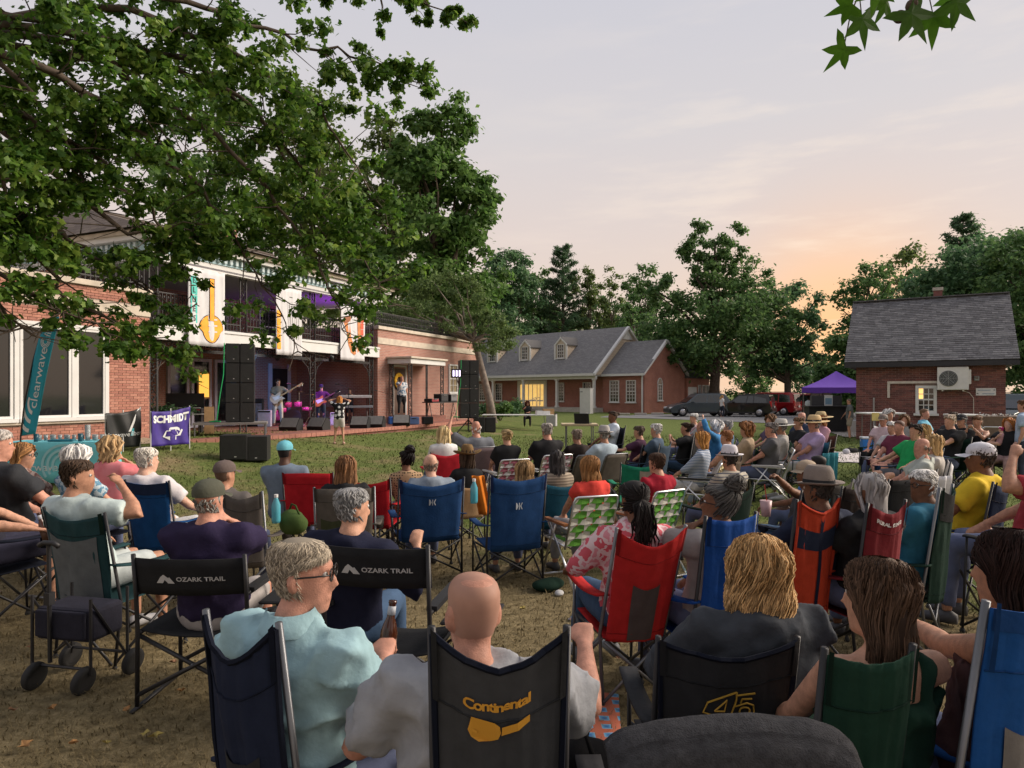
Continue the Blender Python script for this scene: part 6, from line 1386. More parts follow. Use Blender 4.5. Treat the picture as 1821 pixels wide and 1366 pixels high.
def kmark(ch, k=1):
    for pts in ([(-.036, .845), (-.026, .845), (-.010, .81), (-.026, .775), (-.036, .775), (-.021, .81)], [(.036, .845), (.026, .845), (.010, .81), (.026, .775), (.036, .775), (.021, .81)], [(-.004, .845), (.004, .845), (.004, .775), (-.004, .775)]): mark(ch, pts, KT, 'emblem', False)
ja = pp('blue-grey tee in the left blue emblem chair', 763, 806, 5.15, ('blue camp chair with emblem', Q(box=(713, 822, 852), c=BLUE, dip=.07)), shirt=(.20, .24, .29), hair='fringe', hc=(.25, .20, .16), skin='fair', build=1.15, hyaw=-8); kmark(ja['chair'])
jb = pp('dark top in the right blue emblem chair', 927, 819, 4.95, ('blue camp chair with emblem', Q(box=(872, 970, 845), c=BLUE, dip=.05)), shirt=(.02, .02, .03), hair='bob', hc=(.27, .17, .08), skin='light', female=True); kmark(jb['chair'])
pp('tan shawl', 985, 801, 5.7, ('teal towel-draped chair', Q(c=(.012, .07, .11), w=.50, top=.93)), shirt_mat=pattern('shawl', (.16, .13, .10), (.30, .25, .19), 'stripes', 10, .5), hair='braids', hc=(.045, .042, .042), hlen=.22, skin='dark', female=True, hyaw=-20, sleeve='three', hpitch=-8)
pp('brown cowboy hat and black top', 822, 797, 6.2, ('tan low camp chair', Q(c=(.30, .19, .10), w=.50, top=.84)), shirt=(.015, .015, .017), hair='long', hc=DKB, hlen=.14, hat='cowboy', hatc=(.17, .105, .045), band=(.22, .15, .08), skin='tan', female=True, yaw=6, lean=4)
pp('coral red blouse', 1042, 811, 5.0, ('green and cream webbed lawn chair', WB(box=(1006, 1086, 878))), shirt=(.60, .06, .045), hair='bob', hc=(.26, .13, .05), hlen=.12, skin='light', female=True, sleeve='cap', yaw=0, pants=GRYP)
pp('crimson tee beside the coral blouse', 1158, 804, 5.3, ('green and cream webbed lawn chair', WB(box=(1138, 1200, 868))), shirt=(.30, .015, .03), hair='short', hc=(.06, .035, .022), skin='light', hyaw=4, build=1.05, pants=KHA, legs='shorts', yaw=8)
pp('white fedora and striped shirt', 1291, 799, 5.5, ('black sagging camp chair', Q(box=(1272, 1342, 862), c=(.010, .011, .013), dip=.09)), shirt_mat=pattern('stripes_tan', (.36, .33, .27), (.07, .075, .10), 'stripes', 9, .80), hair='short', hc=(.05, .04, .035), hat='fedora', hatc=(.58, .56, .59), skin='tan', build=1.1, recl=10)
pp('tan flat cap pointing left', 1418, 820, 4.75, ('black rigid camp chair', Q(box=(1392, 1440, 865), c=BLK)), shirt=(.05, .05, .055), sleeve='tank', hair='buzz', hc=BLKH, hat='cap', hatc=(.34, .27, .20), skin='brown', hyaw=58, arms=(('w', 1378, 846, 5.75), 'hold'), yaw=16, pants=DEN)
pp('bright blue polo', 1442, 809, 5.6, ('dark brown camp chair', Q(c=(.035, .025, .022), w=.52, top=.96, shift=.25)), shirt=(.06, .16, .40), hair='buzz', hc=BLKH, skin='dark', hyaw=24, build=1.15, yaw=6, collar=True)
# ---- middle rows
pp('white shirt on the middle lawn', 786, 758, 8.3, ('red narrow camp chair', Q(c=(.42, .018, .03), w=.46, top=.90, cup=False)), shirt=WHT, hair='long', hc=(.55, .42, .22), hlen=.26, female=True, sleeve='long', yaw=-2)
pp('grey tee raising a hand toward the band', 840, 746, 8.6, ('tan sling chair', SL(c=(.16, .12, .13), w=.56, top=.90)), shirt=(.13, .14, .16), hair='fringe', hc=WHITEH, skin='red', arms=('up', 'rest'), build=1.3, hyaw=-6, recl=20, hpitch=-10)
pp('plain black tee', 897, 763, 8.2, ('pink and black webbed lawn chair', WB(c1=(.30, .10, .14), c2=(.50, .48, .50), top=.84, armc=(.6, .6, .6), n_v=7, n_h=7)), shirt=(.012, .012, .014), hair='bun', hc=(.36, .26, .13), female=True, build=1.15, skin='light')
pp('black tee with white back print', 967, 752, 8.3, ('pink and black webbed lawn chair', WB(c1=(.26, .10, .13), c2=(.46, .44, .46), top=.84, armc=(.6, .6, .6), n_v=7, n_h=7)), shirt_mat=pattern('tee_print', (.012, .012, .014), (.014, .014, .016), 'noise', 9, .5), hair='short', hc=(.36, .33, .30), skin='red', build=1.25)
pp('dark tee in the left mesh chair', 1020, 763, 8.6, ('brown mesh sling chair', SL(c=(.10, .085, .07), w=.50, top=.88)), shirt=(.03, .022, .02), hair='short', hc=(.24, .19, .15), skin='tan')
pp('straw fedora and pale blue tee', 1068, 761, 8.5, ('brown mesh sling chair', SL(c=(.11, .095, .08), w=.50, top=.89)), shirt=(.36, .44, .50), hair='short', hc=GREYH, hat='fedora', hatc=(.38, .36, .34), skin='tan', build=1.15, arms=('rest', 'lap'))
pp('white tee seated sideways by the laptop table', 1082, 731, 13.0, ('black tall camp chair', Q(c=BLK, w=.54, top=1.0)), shirt=(.52, .58, .66), hair='bun', hc=DKB, skin='brown', yaw=52, hyaw=14, female=True, pants=(.06, .035, .02))
pp('maroon tee with raised forearm', 1128, 757, 9.4, ('black camp chair', Q(c=(.014, .014, .018), w=.54, top=.97)), shirt=(.06, .025, .05), hair='short', hc=(.10, .075, .055), skin='light', arms=((-.28, .36, .34), 'lap'), yaw=20)
pp('denim-blue jacket', 1158, 753, 9.2, ('slate blue camp chair', Q(c=(.03, .05, .075), w=.54, top=.96)), shirt=(.06, .09, .13), hair='short', hc=WHITEH, skin='light', yaw=18, pants=DEN)
pp('black tee clapping', 1211, 751, 10.0, ('black high camp chair', Q(c=(.012, .012, .013), w=.50, top=1.08)), shirt=(.012, .012, .012), hair='bun', hc=DKB, skin='tan', arms=('clap', 'clap'), yaw=26, female=True, pants=DEN)
pp('red and grey shirt at the lawn edge', 1226, 735, 13.5, ('grey camp chair', Q(c=(.06, .06, .06), w=.5, top=.94)), shirt_mat=pattern('checks', (.30, .12, .12), (.36, .36, .38), 'stripes', 12, .5, axis=0), hair='short', hc=WHITEH, skin='light', hyaw=35, yaw=28)
pp('pale grey shirt with a black strap', 1239, 748, 11.0, ('black slim camp chair', Q(c=BLK, w=.48, top=.95)), shirt=(.34, .36, .38), hair='fringe', hc=GREYH, skin='red', yaw=24, build=1.1)
pp('bright blue jacket with raised arm', 1264, 748, 10.3, ('bright blue camp chair', Q(c=(.02, .16, .42), w=.48, top=.90)), shirt=(.05, .19, .40), sleeve='long', hair='curly', hc=(.62, .62, .62), hlen=.03, skin='fair', female=True, yaw=22, arms=('up', 'lap'))
pp('slate shirt beside the bright blue jacket', 1285, 747, 10.9, ('navy slim camp chair', Q(c=NAVY, w=.46, top=.92)), shirt=(.10, .16, .24), hair='short', hc=(.30, .30, .30), yaw=20)
pp('blue striped blouse and white trousers', 1237, 768, 7.5, ('yellow and brown webbed lawn chair', WB(c1=(.10, .065, .035), c2=(.55, .48, .28), top=.86, armc=(.02, .02, .02), n_v=6, n_h=9)), shirt_mat=pattern('stripes_blue', (.12, .17, .26), (.46, .50, .56), 'stripes', 14, .5), sleeve='three', hair='bob', hc=(.34, .16, .045), female=True, yaw=28, pants=(.56, .56, .56), skin='light', hyaw=6, shoes=(.03, .02, .02))
pp('pale tank top with bare shoulders', 1282, 765, 8.0, ('brown camp chair', Q(c=(.07, .05, .035), w=.5, top=.86)), shirt=(.50, .46, .44), sleeve='tank', hair='short', hc=AUB, skin='light', yaw=18, build=1.25, female=True, pants=(.30, .36, .46))
pp('sand blouse', 1317, 751, 8.9, ('dark green square camp chair', Q(c=(.02, .05, .03), w=.46, top=.88)), shirt=(.40, .30, .20), hair='curly', hc=(.20, .085, .03), hlen=.09, female=True, yaw=20, hyaw=14)
pp('grey tee in the tilted webbed chair', 1361, 751, 8.7, ('cream and black webbed lawn chair', WB(c1=(.03, .028, .022), c2=(.56, .52, .38), top=.88, armc=(.5, .5, .5), n_v=6, n_h=8)), shirt=(.085, .085, .09), hair='short', hc=(.17, .15, .14), skin='red', build=1.25, yaw=28, hyaw=6)
pp('plum top looking left', 1362, 737, 12.0, ('black camp chair behind', Q(c=BLK, w=.5, top=.88)), shirt=(.10, .07, .12), hair='long', hc=BRUN, hlen=.14, female=True, yaw=30, hyaw=26, skin='light')
pp('pale panama hat and white shirt', 1379, 748, 9.6, ('green draped camp chair', Q(c=(.025, .06, .04), w=.48, top=.92)), shirt=(.52, .50, .46), hair='short', hc=GREYH, hat='sunhat', hatc=(.44, .43, .40), skin='tan', yaw=26, sleeve='long', pants=KHA)
pp('straw sun hat and lavender tee', 1436, 741, 9.3, ('teal towel-draped camp chair', Q(c=(.02, .13, .17), w=.48, top=.94)), shirt=(.40, .30, .48), hair='short', hc=GREYH, hat='sunhat', hatc=(.50, .37, .20), skin='red', yaw=40, build=1.2, pants=(.56, .55, .55), recl=16, shoes=(.5, .5, .5))
pp('black tee behind the straw sun hat', 1412, 742, 11.3, ('dark grey camp chair', Q(c=(.03, .03, .03), w=.5, top=.9)), shirt=(.014, .014, .016), hair='short', hc=BRUN, skin='tan', yaw=40, build=1.15)
pp('dark blue tee in the row by the drive', 1420, 733, 14.0, ('navy camp chair by the drive', Q(c=NAVY, w=.5, top=.9)), shirt=(.03, .04, .07), hair='fringe', hc=GREYH, skin='red', yaw=46)
pp('pink tee and small straw hat', 1452, 735, 12.0, ('brown camp chair near the tent', Q(c=(.08, .05, .035), w=.5, top=.9)), shirt=(.46, .26, .32), hair='long', hc=AUB, hlen=.12, hat='sunhat', hatc=(.42, .33, .18), female=True, yaw=40)
# ---- group right of the blanket, turned to the stage
RG = dict(yaw=34)
pp('pale sage polo near the white towel', 1615, 776, 6.1, ('brown slim camp chair', Q(c=(.07, .05, .042), w=.48, top=.93)), shirt=(.38, .41, .37), hair='fringe', hc=(.30, .24, .20), skin='red', hyaw=18, build=1.1, yaw=30, recl=20, pants=KHA, legs='shorts', collar=True)
pp('cream top before the white towel', 1645, 773, 6.5, ('white towel-draped chair', Q(c=(.54, .54, .56), w=.40, top=.96, cup=False)), shirt=(.45, .42, .38), hair='long', hc=(.42, .27, .12), hlen=.18, female=True, yaw=22)
pp('green tee', 1613, 752, 8.2, ('navy slung camp chair', Q(c=(.012, .03, .07), w=.5, top=.90)), shirt=(.02, .30, .09), hair='short', hc=(.03, .022, .018), skin='light', hyaw=10, build=1.1, yaw=52, legs='shorts', pants=(.10, .10, .11), recl=20, shoes=(.06, .06, .07), foot=.2, arms=('rest', 'rest'))
pp('olive top behind the green tee', 1634, 755, 9.0, ('olive camp chair', Q(c=(.06, .06, .03), w=.5, top=.90)), shirt=(.16, .15, .08), hair='long', hc=(.42, .26, .11), hlen=.2, female=True, yaw=40)
pp('maroon tee with crossed legs', 1592, 748, 9.2, ('maroon camp chair', Q(c=(.07, .02, .03), w=.5, top=.90)), shirt=(.14, .03, .055), hair='buzz', hc=(.10, .05, .035), skin='red', build=1.25, yaw=56, legs='shorts', pants=(.06, .06, .065), hyaw=8, crossleg=True, shoes=(.5, .5, .5))
pp('white and grey tee behind the maroon tee', 1580, 750, 10.2, ('white camp chair', Q(c=(.4, .4, .42), w=.5, top=.88)), shirt=(.46, .45, .45), hair='short', hc=WHITEH, skin='light', yaw=58, hyaw=10)
pp('pale pink shirt and black trousers', 1567, 738, 12.5, ('dark green camp chair by the brick wall', Q(c=DGRN, w=.52, top=.92)), shirt=(.50, .38, .40), hair='short', hc=GREYH, skin='red', yaw=62, pants=(.015, .015, .018), hat='cap', hatc=(.20, .16, .14))
pp('white blouse facing the lawn by the wall', 1586, 729, 15.0, ('white slim camp chair', Q(c=(.5, .5, .52), w=.48, top=.95)), shirt=(.58, .56, .58), hair='curly', hc=WHITEH, hlen=.02, skin='light', yaw=120, female=True)
pp('grey blouse near the brick wall', 1606, 738, 13.0, ('grey wall-side camp chair', Q(c=(.08, .08, .08), w=.5, top=.9)), shirt=(.26, .26, .24), hair='bob', hc=BRUN, yaw=70, female=True)
pp('sky blue tee under the lit window', 1652, 727, 15.5, ('green and blue camp chair', Q(c=(.02, .12, .10), w=.56, top=.98)), shirt=(.16, .42, .55), hair='buzz', hc=BRUN, skin='red', yaw=150, arms=('fold', 'fold'))
pp('wide black tee', 1681, 737, 9.9, ('dark green low camp chair', Q(c=(.016, .035, .026), w=.52, top=.94)), shirt=(.012, .012, .014), hair='short', hc=(.46, .38, .30), skin='light', yaw=44, build=1.3, hyaw=8, arms=('hold', 'rest'))
pp('black cap and black tee', 1704, 738, 11.3, ('black camp chair with cup pouch', Q(c=BLK, w=.52, top=.96)), shirt=(.02, .018, .02), hair='short', hc=GREYH, hat='cap', hatc=(.03, .032, .034), skin='light', yaw=48)
pp('dark tee half hidden behind the black cap', 1692, 733, 13.2, ('hidden grey camp chair', Q(c=(.05, .05, .05), w=.5, top=.9)), shirt=(.04, .04, .05), hair='short', hc=DKB, skin='light', yaw=60)
pp('black tank top and jeans in profile', 1735, 739, 11.2, ('black low camp chair', Q(c=(.014, .014, .015), w=.48, top=.88)), shirt=(.012, .012, .014), sleeve='tank', hair='bun', hc=BRUN, skin='light', yaw=66, female=True, arms=('phone', 'phone'), pants=(.04, .06, .11), hpitch=-14)
mo = pp('black top and patterned skirt holding a baby', 1791, 744, 10.8, ('grey low camp chair', Q(c=(.04, .04, .045), w=.5, top=.88)), shirt=(.012, .012, .014), hair='bob', hc=(.36, .14, .04), hlen=.14, skin='fair', yaw=64, female=True, arms=('hold', 'hold'), legs='crop', pants=(.34, .22, .20), shoes=(.5, .5, .5), build=1.2)
person('person with pink headband, a baby held on the lap', 1776, 752, 10.6, skin='fair', shirt=(.46, .26, .30), hair='short', hc=(.45, .03, .18), yaw=-20, k=.42, cz=.52, legs='long', pants=(.42, .24, .26), group='seated audience', shoes=(.4, .3, .3), lod=2)
# ---- standing and working people
person('person dancing in polka dot blouse and pale shorts, arms lifted', 603, 703, 20.6, skin='light', shirt_mat=pattern('polka', (.68, .68, .68), (.012, .012, .014), 'dots', 8.2, .40), hair='bob', hc=(.42, .18, .055), hlen=.20, pose='stand', recl=-6, arms=('over', 'over'), legs='shorts', pants=(.52, .49, .46), yaw=6, build=1.12, female=True, sleeve='short', shoes=(.42, .26, .2), group='standing people', knees=.03)
st_a = person('person playing a bass guitar in olive tee and pale trousers', 494, 673, 24.8, skin='light', shirt=(.19, .17, .13), hair='short', hc=(.04, .03, .025), pose='stand', recl=0, arms=('guitarneck', 'guitarbody'), pants=(.42, .38, .33), yaw=205, cz=.46, hyaw=40, shoes=(.12, .06, .04), group='band members')
st_b = person('person playing a sunburst guitar in purple hoodie and hat', 571, 684, 26.2, skin='light', shirt=(.055, .016, .05), sleeve='long', hair='short', hc=(.08, .05, .03), hat='fedora', hatc=(.02, .02, .025), pose='stand', recl=-4, arms=('guitarneck', 'guitarbody'), pants=(.03, .04, .06), yaw=200, cz=.46, hyaw=25, build=1.15, group='band members')
person('person at the keyboard in black, half hidden by the dancer', 622, 690, 28.0, skin='light', shirt=(.02, .02, .024), hair='short', hc=DKB, pose='stand', recl=-4, arms=('clap', 'clap'), pants=(.02, .02, .03), yaw=190, cz=.46, group='band members')
person('person in floral shirt standing by the side door', 714, 672, 28.9, skin='red', shirt_mat=pattern('floral_blue', (.12, .20, .30), (.56, .58, .60), 'noise', 12, .47), hair='fringe', hc=GREYH, pose='stand', recl=0, arms=('hang', 'chin'), pants=(.03, .03, .04), yaw=215, cz=.72, k=1.0, build=1.2, group='standing people')
person('person in dark clothes seated behind the white table', 938, 713, 32.5, skin='brown', shirt=(.02, .016, .016), hair='curly', hc=(.09, .03, .02), hlen=.2, yaw=178, arms=('fold', 'chin'), pants=(.015, .015, .016), female=True, pos=(PX(938, 32.5), 32.5), group='standing people')
person('person in white tee and dark jeans crossing the parking lot', 1284, 702, 47.0, skin='light', shirt=(.58, .58, .58), hair='pony', hc=BLONDE, pose='stand', recl=0, arms=('hang', 'hang'), pants=(.02, .025, .04), yaw=-70, female=True, group='standing people')
person('person walking in grey tee and camouflage shorts', 1511, 708, 24.9, skin='tan', shirt=(.11, .12, .12), hair='buzz', hc=(.12, .08, .06), pose='stand', recl=0, arms=('hang', 'hold'), pants=(.27, .24, .19), legs='shorts', yaw=60, build=1.2, knees=.10, shoes=(.03, .03, .03), group='standing people')
person('person in white tee at the bar under the purple tent', 1437, 703, 33.5, skin='dark', shirt=(.50, .56, .62), hair='short', hc=BLKH, pose='stand', recl=-3, arms=('hang', 'hold'), pants=(.08, .09, .12), yaw=-80, cz=.03, group='standing people')
person('person in pale blue shirt standing at the right edge', 1822, 705, 13.0, skin='light', shirt=(.36, .46, .58), hair='short', hc=BRUN, pose='stand', recl=0, arms=('hang', 'hold'), pants=(.05, .06, .09), yaw=40, build=1.2, k=1.0, group='standing people')
# ================================================================== things on the lawn and the porch
PURP = mat('tent_purple', (.115, .040, .36), .75, var=.06)
def loc_house(px, Y): return PX(px, Y), Y
# ---- information table and flags
tY = 13.0; tx = PX(112, tY); tz = gz(tx, tY); CYAN = mat('cyan_cloth', (.16, .55, .62), .85, var=.06, bump=.1, bscale=20)
t = empty('folding_table', (tx, tY, tz), R(6), 'folding table under a cyan printed cloth at left', 'table')
bx('tabletop', (0, 0, .735), (1.72, .72, .03), WHITE, t)
for sx in (-1, 1):
    for sy in (-1, 1): MB().tube([(sx*.75, sy*.28, 0), (sx*.72, sy*.28, .72)], .014, 6).build('leg', STEEL, t)
cl = empty('tablecloth', (tx, tY, tz), R(6), 'cyan tablecloth with white wave rings and lettering', 'tablecloth')
prof = [(-.88, -.38), (.88, -.38), (.88, .38), (-.88, .38)]
b = MB(); b.box((0, 0, .760), (1.76, .76, .012)); b.build('cloth_top', CYAN, cl)
b = MB(); b.grid(lambda u, v: Vector(((u*2-1)*.885, -.385-.012*math.sin(u*30)*(1-v)-.01*(1-v), .755*v+.012)), 40, 4, .004, (0, 1, 0)); b.build('cloth_front', CYAN, cl, True)
for s in (-1, 1): MB().grid(lambda u, v: Vector((s*(.885+.012*math.sin(u*14)*(1-v)), -.38+.76*u, .755*v+.012)), 20, 3).build('cloth_side', CYAN, cl, True)
wp = mat('white_print', (.70, .72, .72), .7, var=0); wpt = mat('pale_cyan_print', (.32, .60, .66), .7, var=0)
text_on('lettering', 'clearwave', .20, wp, cl, lambda x, y: Vector((x-.28, -.402, y+.30)))
def ring_print(par, cx, cz, r0, r1, a0, a1, m, f, n=18):
    b = MB()
    for i in range(n+1):
        a = R(a0+(a1-a0)*i/n)
        for r in (r0, r1): b.v.append(tuple(f(cx+r*math.cos(a), cz+r*math.sin(a))))
    b.f = [(2*i, 2*i+1, 2*i+3, 2*i+2) for i in range(n)]; b.build('ring_print', m, par)
for r in (.17, .26, .35): ring_print(cl, .22, .34, r, r+.045, 40, 215, wpt, lambda x, z: Vector((x, -.4035, z)))
CUP = mat('clear_plastic', (.65, .70, .72), .15, var=0, trans=.5); rnd = random.Random(5)
cup_me = MB().lathe([(.028, 0), (.038, .11), (.036, .11), (.026, .004)], 10).mesh('cup', CUP, True)
M6 = Matrix.Translation((tx, tY, tz)) @ Matrix.Rotation(R(6), 4, 'Z')
words = ('first', 'second', 'third', 'fourth', 'fifth', 'sixth', 'seventh', 'eighth', 'ninth', 'tenth', 'eleventh', 'twelfth', 'thirteenth', 'fourteenth')
for i in range(14): link('plastic_cup', cup_me, loc=M6 @ Vector((-.45+i*.085, .06+.05*(i % 3), .767)), label=words[i]+' clear cup from the left in the cup row on the table', cat='cup', group='clear cups on the table')
b = MB()
for q in range(5): b.lathe([(.036, q*.045), (.05, q*.045+.12), (.047, q*.045+.12)], 10)
o = b.build('cup_stack', CUP, None, True, label='tall stack of clear cups on the cyan table', cat='cups', loc=M6 @ Vector((.42, .05, .767)))
for i, (x, lab) in enumerate(((-.36, 'left'), (.42, 'right'))): MB().lathe([(.035, 0), (.045, .15), (.042, .15), (.03, .01)], 12).build('tumbler', mat('dark_drink', (.03, .10, .14), .2, var=0), None, True, label='dark filled tumbler at the '+lab+' of the cyan table', cat='cup', loc=M6 @ Vector((x, -.22, .767)))
for i, x in enumerate((-.02, .16)): bx('folded_shirt', (0, 0, .02), (.22, .2, .035), mat('teal_fabric', (.02, .16, .22), .9), loc=M6 @ Vector((x, -.18, .768)), rz=R(20*i), label=('left', 'right')[i]+' folded teal fabric bundle on the cyan table', cat='fabric', bevel=.01)
# feather flag
fY = 12.6; FLG = mat('flag_teal', (.025, .33, .45), .8, var=.08, scale=3)
fl = empty('feather_flag', (PX(45, fY), fY, gz(PX(45, fY), fY)), R(8), 'teal feather flag with white lettering beside the cyan table', 'flag'); s12 = F/fY
def fpt(px, py, dy=0): return Matrix.Rotation(R(-8), 3, 'Z') @ (P(px, py, fY+dy)-Vector(fl.location))
left = [(38, 775), (44, 720), (52, 680), (60, 640), (70, 602), (84, 575), (100, 563)]; right = [(62, 772), (72, 725), (80, 685), (88, 645), (95, 608), (101, 580), (105, 563)]
def flag_pt(u, v):
    q = v*6; i = min(5, int(q)); t = q-i; a = [left[i][j]+(left[i+1][j]-left[i][j])*t for j in (0, 1)]; c = [right[i][j]+(right[i+1][j]-right[i][j])*t for j in (0, 1)]
    return fpt(a[0]+(c[0]-a[0])*u, a[1]+(c[1]-a[1])*u)+Vector((0, .02*math.sin(v*7+u*2), 0))
MB().grid(lambda a, c_: flag_pt(a, c_), 6, 30, .005, (0, 1, 0)).build('sail', FLG, fl, True)
MB().tube([fpt(34, 838), fpt(37, 775), fpt(43, 720), fpt(59, 640), fpt(70, 601), fpt(84, 573), fpt(101, 561)], [.016, .014, .012, .011, .010, .008, .005], 6).build('pole', BLKT, fl, True)
bx('base', (0, 0, .02), (.45, .45, .03), BLKT, fl)
def flag_text(body, size, u0, v0, du):
    me = text_mesh(body, size)
    Lf = 2.28
    for v in me.vertices: v.co = flag_pt(.5+u0-v.co.y/.36, v0+v.co.x/Lf)+Vector((0, -.006, 0))
    me.materials.clear(); me.materials.append(wp); link('lettering', me, fl)
flag_text('clearwave', .26, .02, .38, 0); flag_text('fiber', .24, .0, .80, 0)
for r in (.045, .072, .099): ring_print(fl, 0, 0, r, r+.013, 60, 330, wp, lambda x, z: flag_pt(.5-z/.36, .655+x/2.28)+Vector((0, -.006, 0)))
for k in range(3): ring_print(fl, 0, 0, .10+k*.085, .135+k*.085, 95, 200, wp, lambda x, z: flag_pt(max(0, min(1, .55+x/.30)), max(0, .20-z/2.28*1.4))+Vector((0, -.0055, 0)))
# yard banners
def yard_banner(px0, px1, Y0, Y1, z1, z0, m, label):
    a = Vector((PX(px0, Y0), Y0)); c = Vector((PX(px1, Y1), Y1)); g = gz(a.x, a.y); root = empty('yard_banner', (a.x, a.y, g), math.atan2(c.y-a.y, c.x-a.x), label, 'banner'); Lb = (c-a).length
    S = lambda x, z: .03*math.sin(x*7)*math.sin((z-z0)/(z1-z0)*3.1)+.02*math.sin(x*17+z*6)
    MB().grid(lambda u, v: Vector((u*Lb, S(u*Lb, z0+v*(z1-z0)), z0+v*(z1-z0)-.05*math.sin(u*3.1416)*v+.10*u*v)), 24, 14, .004, (0, 1, 0)).build('cloth', m, root, True)
    for x in (0, Lb*.5, Lb): MB().tube([(x, .02, -.1), (x, .02, z1+.12*(x/Lb))], .013, 6).build('stake', WHITE, root)
    return root, (lambda x, z: Vector((x, S(x, z)-.008-.0, z-.05*math.sin(x/Lb*3.1416)*((z-z0)/(z1-z0))+.10*x/Lb*((z-z0)/(z1-z0))))), Lb
PRB = mat('banner_purple', (.040, .020, .20), .6, var=.1); BKB = mat('banner_black', (.015, .017, .018), .55, var=.1)
root, fn, Lb = yard_banner(269, 338, 16.2, 17.2, .98, .14, PRB, 'purple yard banner with white block lettering and cross emblem')
text_on('lettering', 'SCHMIDT', .235, wp, root, lambda x, y: fn(Lb*.5+x*.98, .78+y), bold=.012)
bow = [(-.26, -.06), (-.20, .07), (-.09, .07), (-.09, .16), (.10, .16), (.10, .07), (.26, .07), (.20, -.06), (.09, -.06), (.09, -.15), (-.10, -.15), (-.10, -.06)]
poly_on(root, lambda x, z, k: fn(Lb*.54+x, .42+z), bow, wp, 'emblem'); poly_on(root, lambda x, z, k: fn(Lb*.54+x*.72, .42+z*.66)+Vector((0, -.003, 0)), bow, PRB, 'emblem_inner')
root, fn, Lb = yard_banner(188, 250, 15.6, 16.3, .92, .10, BKB, 'black yard banner with white lettering beside the cyan table')
text_on('lettering', 'clearwave fiber', .145, wp, root, lambda x, y: fn(Lb*.5+x*.93, .40+y)); poly_on(root, lambda x, z, k: fn(x, z), [(Lb*.62, .46), (Lb*.70, .46), (Lb*.97, .92), (Lb*.90, .92)], wp, 'stripe'); poly_on(root, lambda x, z, k: fn(x, z), [(Lb*.68, .36), (Lb*.78, .36), (Lb*.80, .52), (Lb*.74, .52)], mat('stripe_cyan', (.05, .35, .42), .7), 'stripe')
# ---- sound system
GRIL = mat('speaker_grille', (.022, .022, .022), .75, var=.15, bump=.5, bscale=300); CAB = mat('speaker_cabinet', (.010, .010, .011), .6, var=.1); GREEN = mat('green_rope', (.02, .38, .12), .6)
def line_array(px, ybot, Y, w_, h_, n, rz, lab):
    x = PX(px, Y); z = H-(ybot-HZ)/F*Y; root = empty('speaker_stack', (x, Y, z), rz, lab, 'speaker', 'line array speakers')
    for j in range(2):
        for i in range(n):
            hh = h_/n; c = ((j-.5)*w_, 0, hh*(i+.5)); q = bx('cabinet', c, (w_-.012, .62, hh-.01), CAB, root, bevel=.012); bx('grille', (c[0], -.315, c[2]), (w_-.03, .012, hh-.03), GRIL, q)
            bx('logo_plate', (c[0]+.03, -.325, c[2]-hh*.3), (.03, .006, .018), WHITE, q)
    return root, x, z
la, ax, az_ = line_array(428, 750, 20.4, .40, 2.32, 4, R(18), 'tall black double speaker stack at the left of the porch')
lb_, bx_, bz_ = line_array(833, 742, 27.6, .38, 2.3, 4, R(14), 'tall black double speaker stack before the right wing')
for (X_, Y_, Z_, hgt, dx, lab) in ((ax, 20.4, az_, 2.32, -.42, 'green strap down the left speaker stack'), (bx_, 27.6, bz_, 2.3, -.38, 'green strap down the right speaker stack')):
    b = MB(); b.tube([(X_+dx+.12, Y_-.45, Z_+hgt), (X_+dx+.10, Y_-.46, Z_+hgt*.6), (X_+dx+.02, Y_-.5, Z_+hgt*.35), (X_+dx-.08, Y_-.5, Z_+.06), (X_+dx-.25, Y_-.5, Z_+.03)], .014, 6); b.tube([(X_+dx-.3, Y_-.5, Z_+.02), (X_+dx+.05, Y_-.55, Z_+.03)], .02, 6); b.build('ratchet_strap', GREEN, label=lab, cat='strap')
dk = empty('speaker_deck', (ax-.25, 20.35, gz(ax, 20.35)), R(18), 'low platform under the left speaker stack', 'platform'); dz = az_-gz(ax, 20.35)
bx('deck', (0, 0, dz-.04), (2.0, 1.1, .06), mat('deck_grey', (.20, .19, .18), .8), dk)
for sx in (-1, 1):
    for sy in (-1, 1): MB().tube([(sx*.95, sy*.5, 0), (sx*.95, sy*.5, dz-.07)], .025, 6).build('leg', STEEL, dk)
for i, (px, lab) in enumerate(((419, 'left'), (455, 'right'))):
    g = G(px, 790); q = empty('subwoofer', (g.x, g.y, g.z), R(12), lab+' black subwoofer on the grass below the left stack', 'speaker', 'subwoofers'); bx('cabinet', (0, 0, .31), (.62, .62, .60), CAB, q, bevel=.015); bx('grille', (0, -.315, .31), (.57, .012, .55), GRIL, q); bx('logo_plate', (.05, -.325, .09), (.05, .006, .02), WHITE, q)
for i, (px, lab) in enumerate(((852, 'left'), (871, 'right'))):
    g = G(px, 768); q = empty('subwoofer', (g.x, g.y, g.z), R(8), lab+' black subwoofer on the grass below the right stack', 'speaker', 'subwoofers'); bx('cabinet', (0, 0, .31), (.44, .62, .62), CAB, q, bevel=.015); bx('grille', (0, -.315, .31), (.40, .012, .57), GRIL, q)
tr = empty('tripod_stand', (bx_, 27.55, gz(bx_, 27.5)), 0, 'black tripod under the right speaker stack', 'stand')
for a in (90, 210, 330): MB().tube([(0, 0, bz_-gz(bx_, 27.5)-.1), (.55*math.cos(R(a)), .55*math.sin(R(a)), 0)], .022, 6).build('leg', BLKT, tr)
MB().tube([(0, 0, .1), (0, 0, bz_-gz(bx_, 27.5))], .03, 8).build('pole', BLKT, tr); bx('top_plate', (0, 0, bz_-gz(bx_, 27.5)-.02), (.8, .6, .03), BLKT, tr)
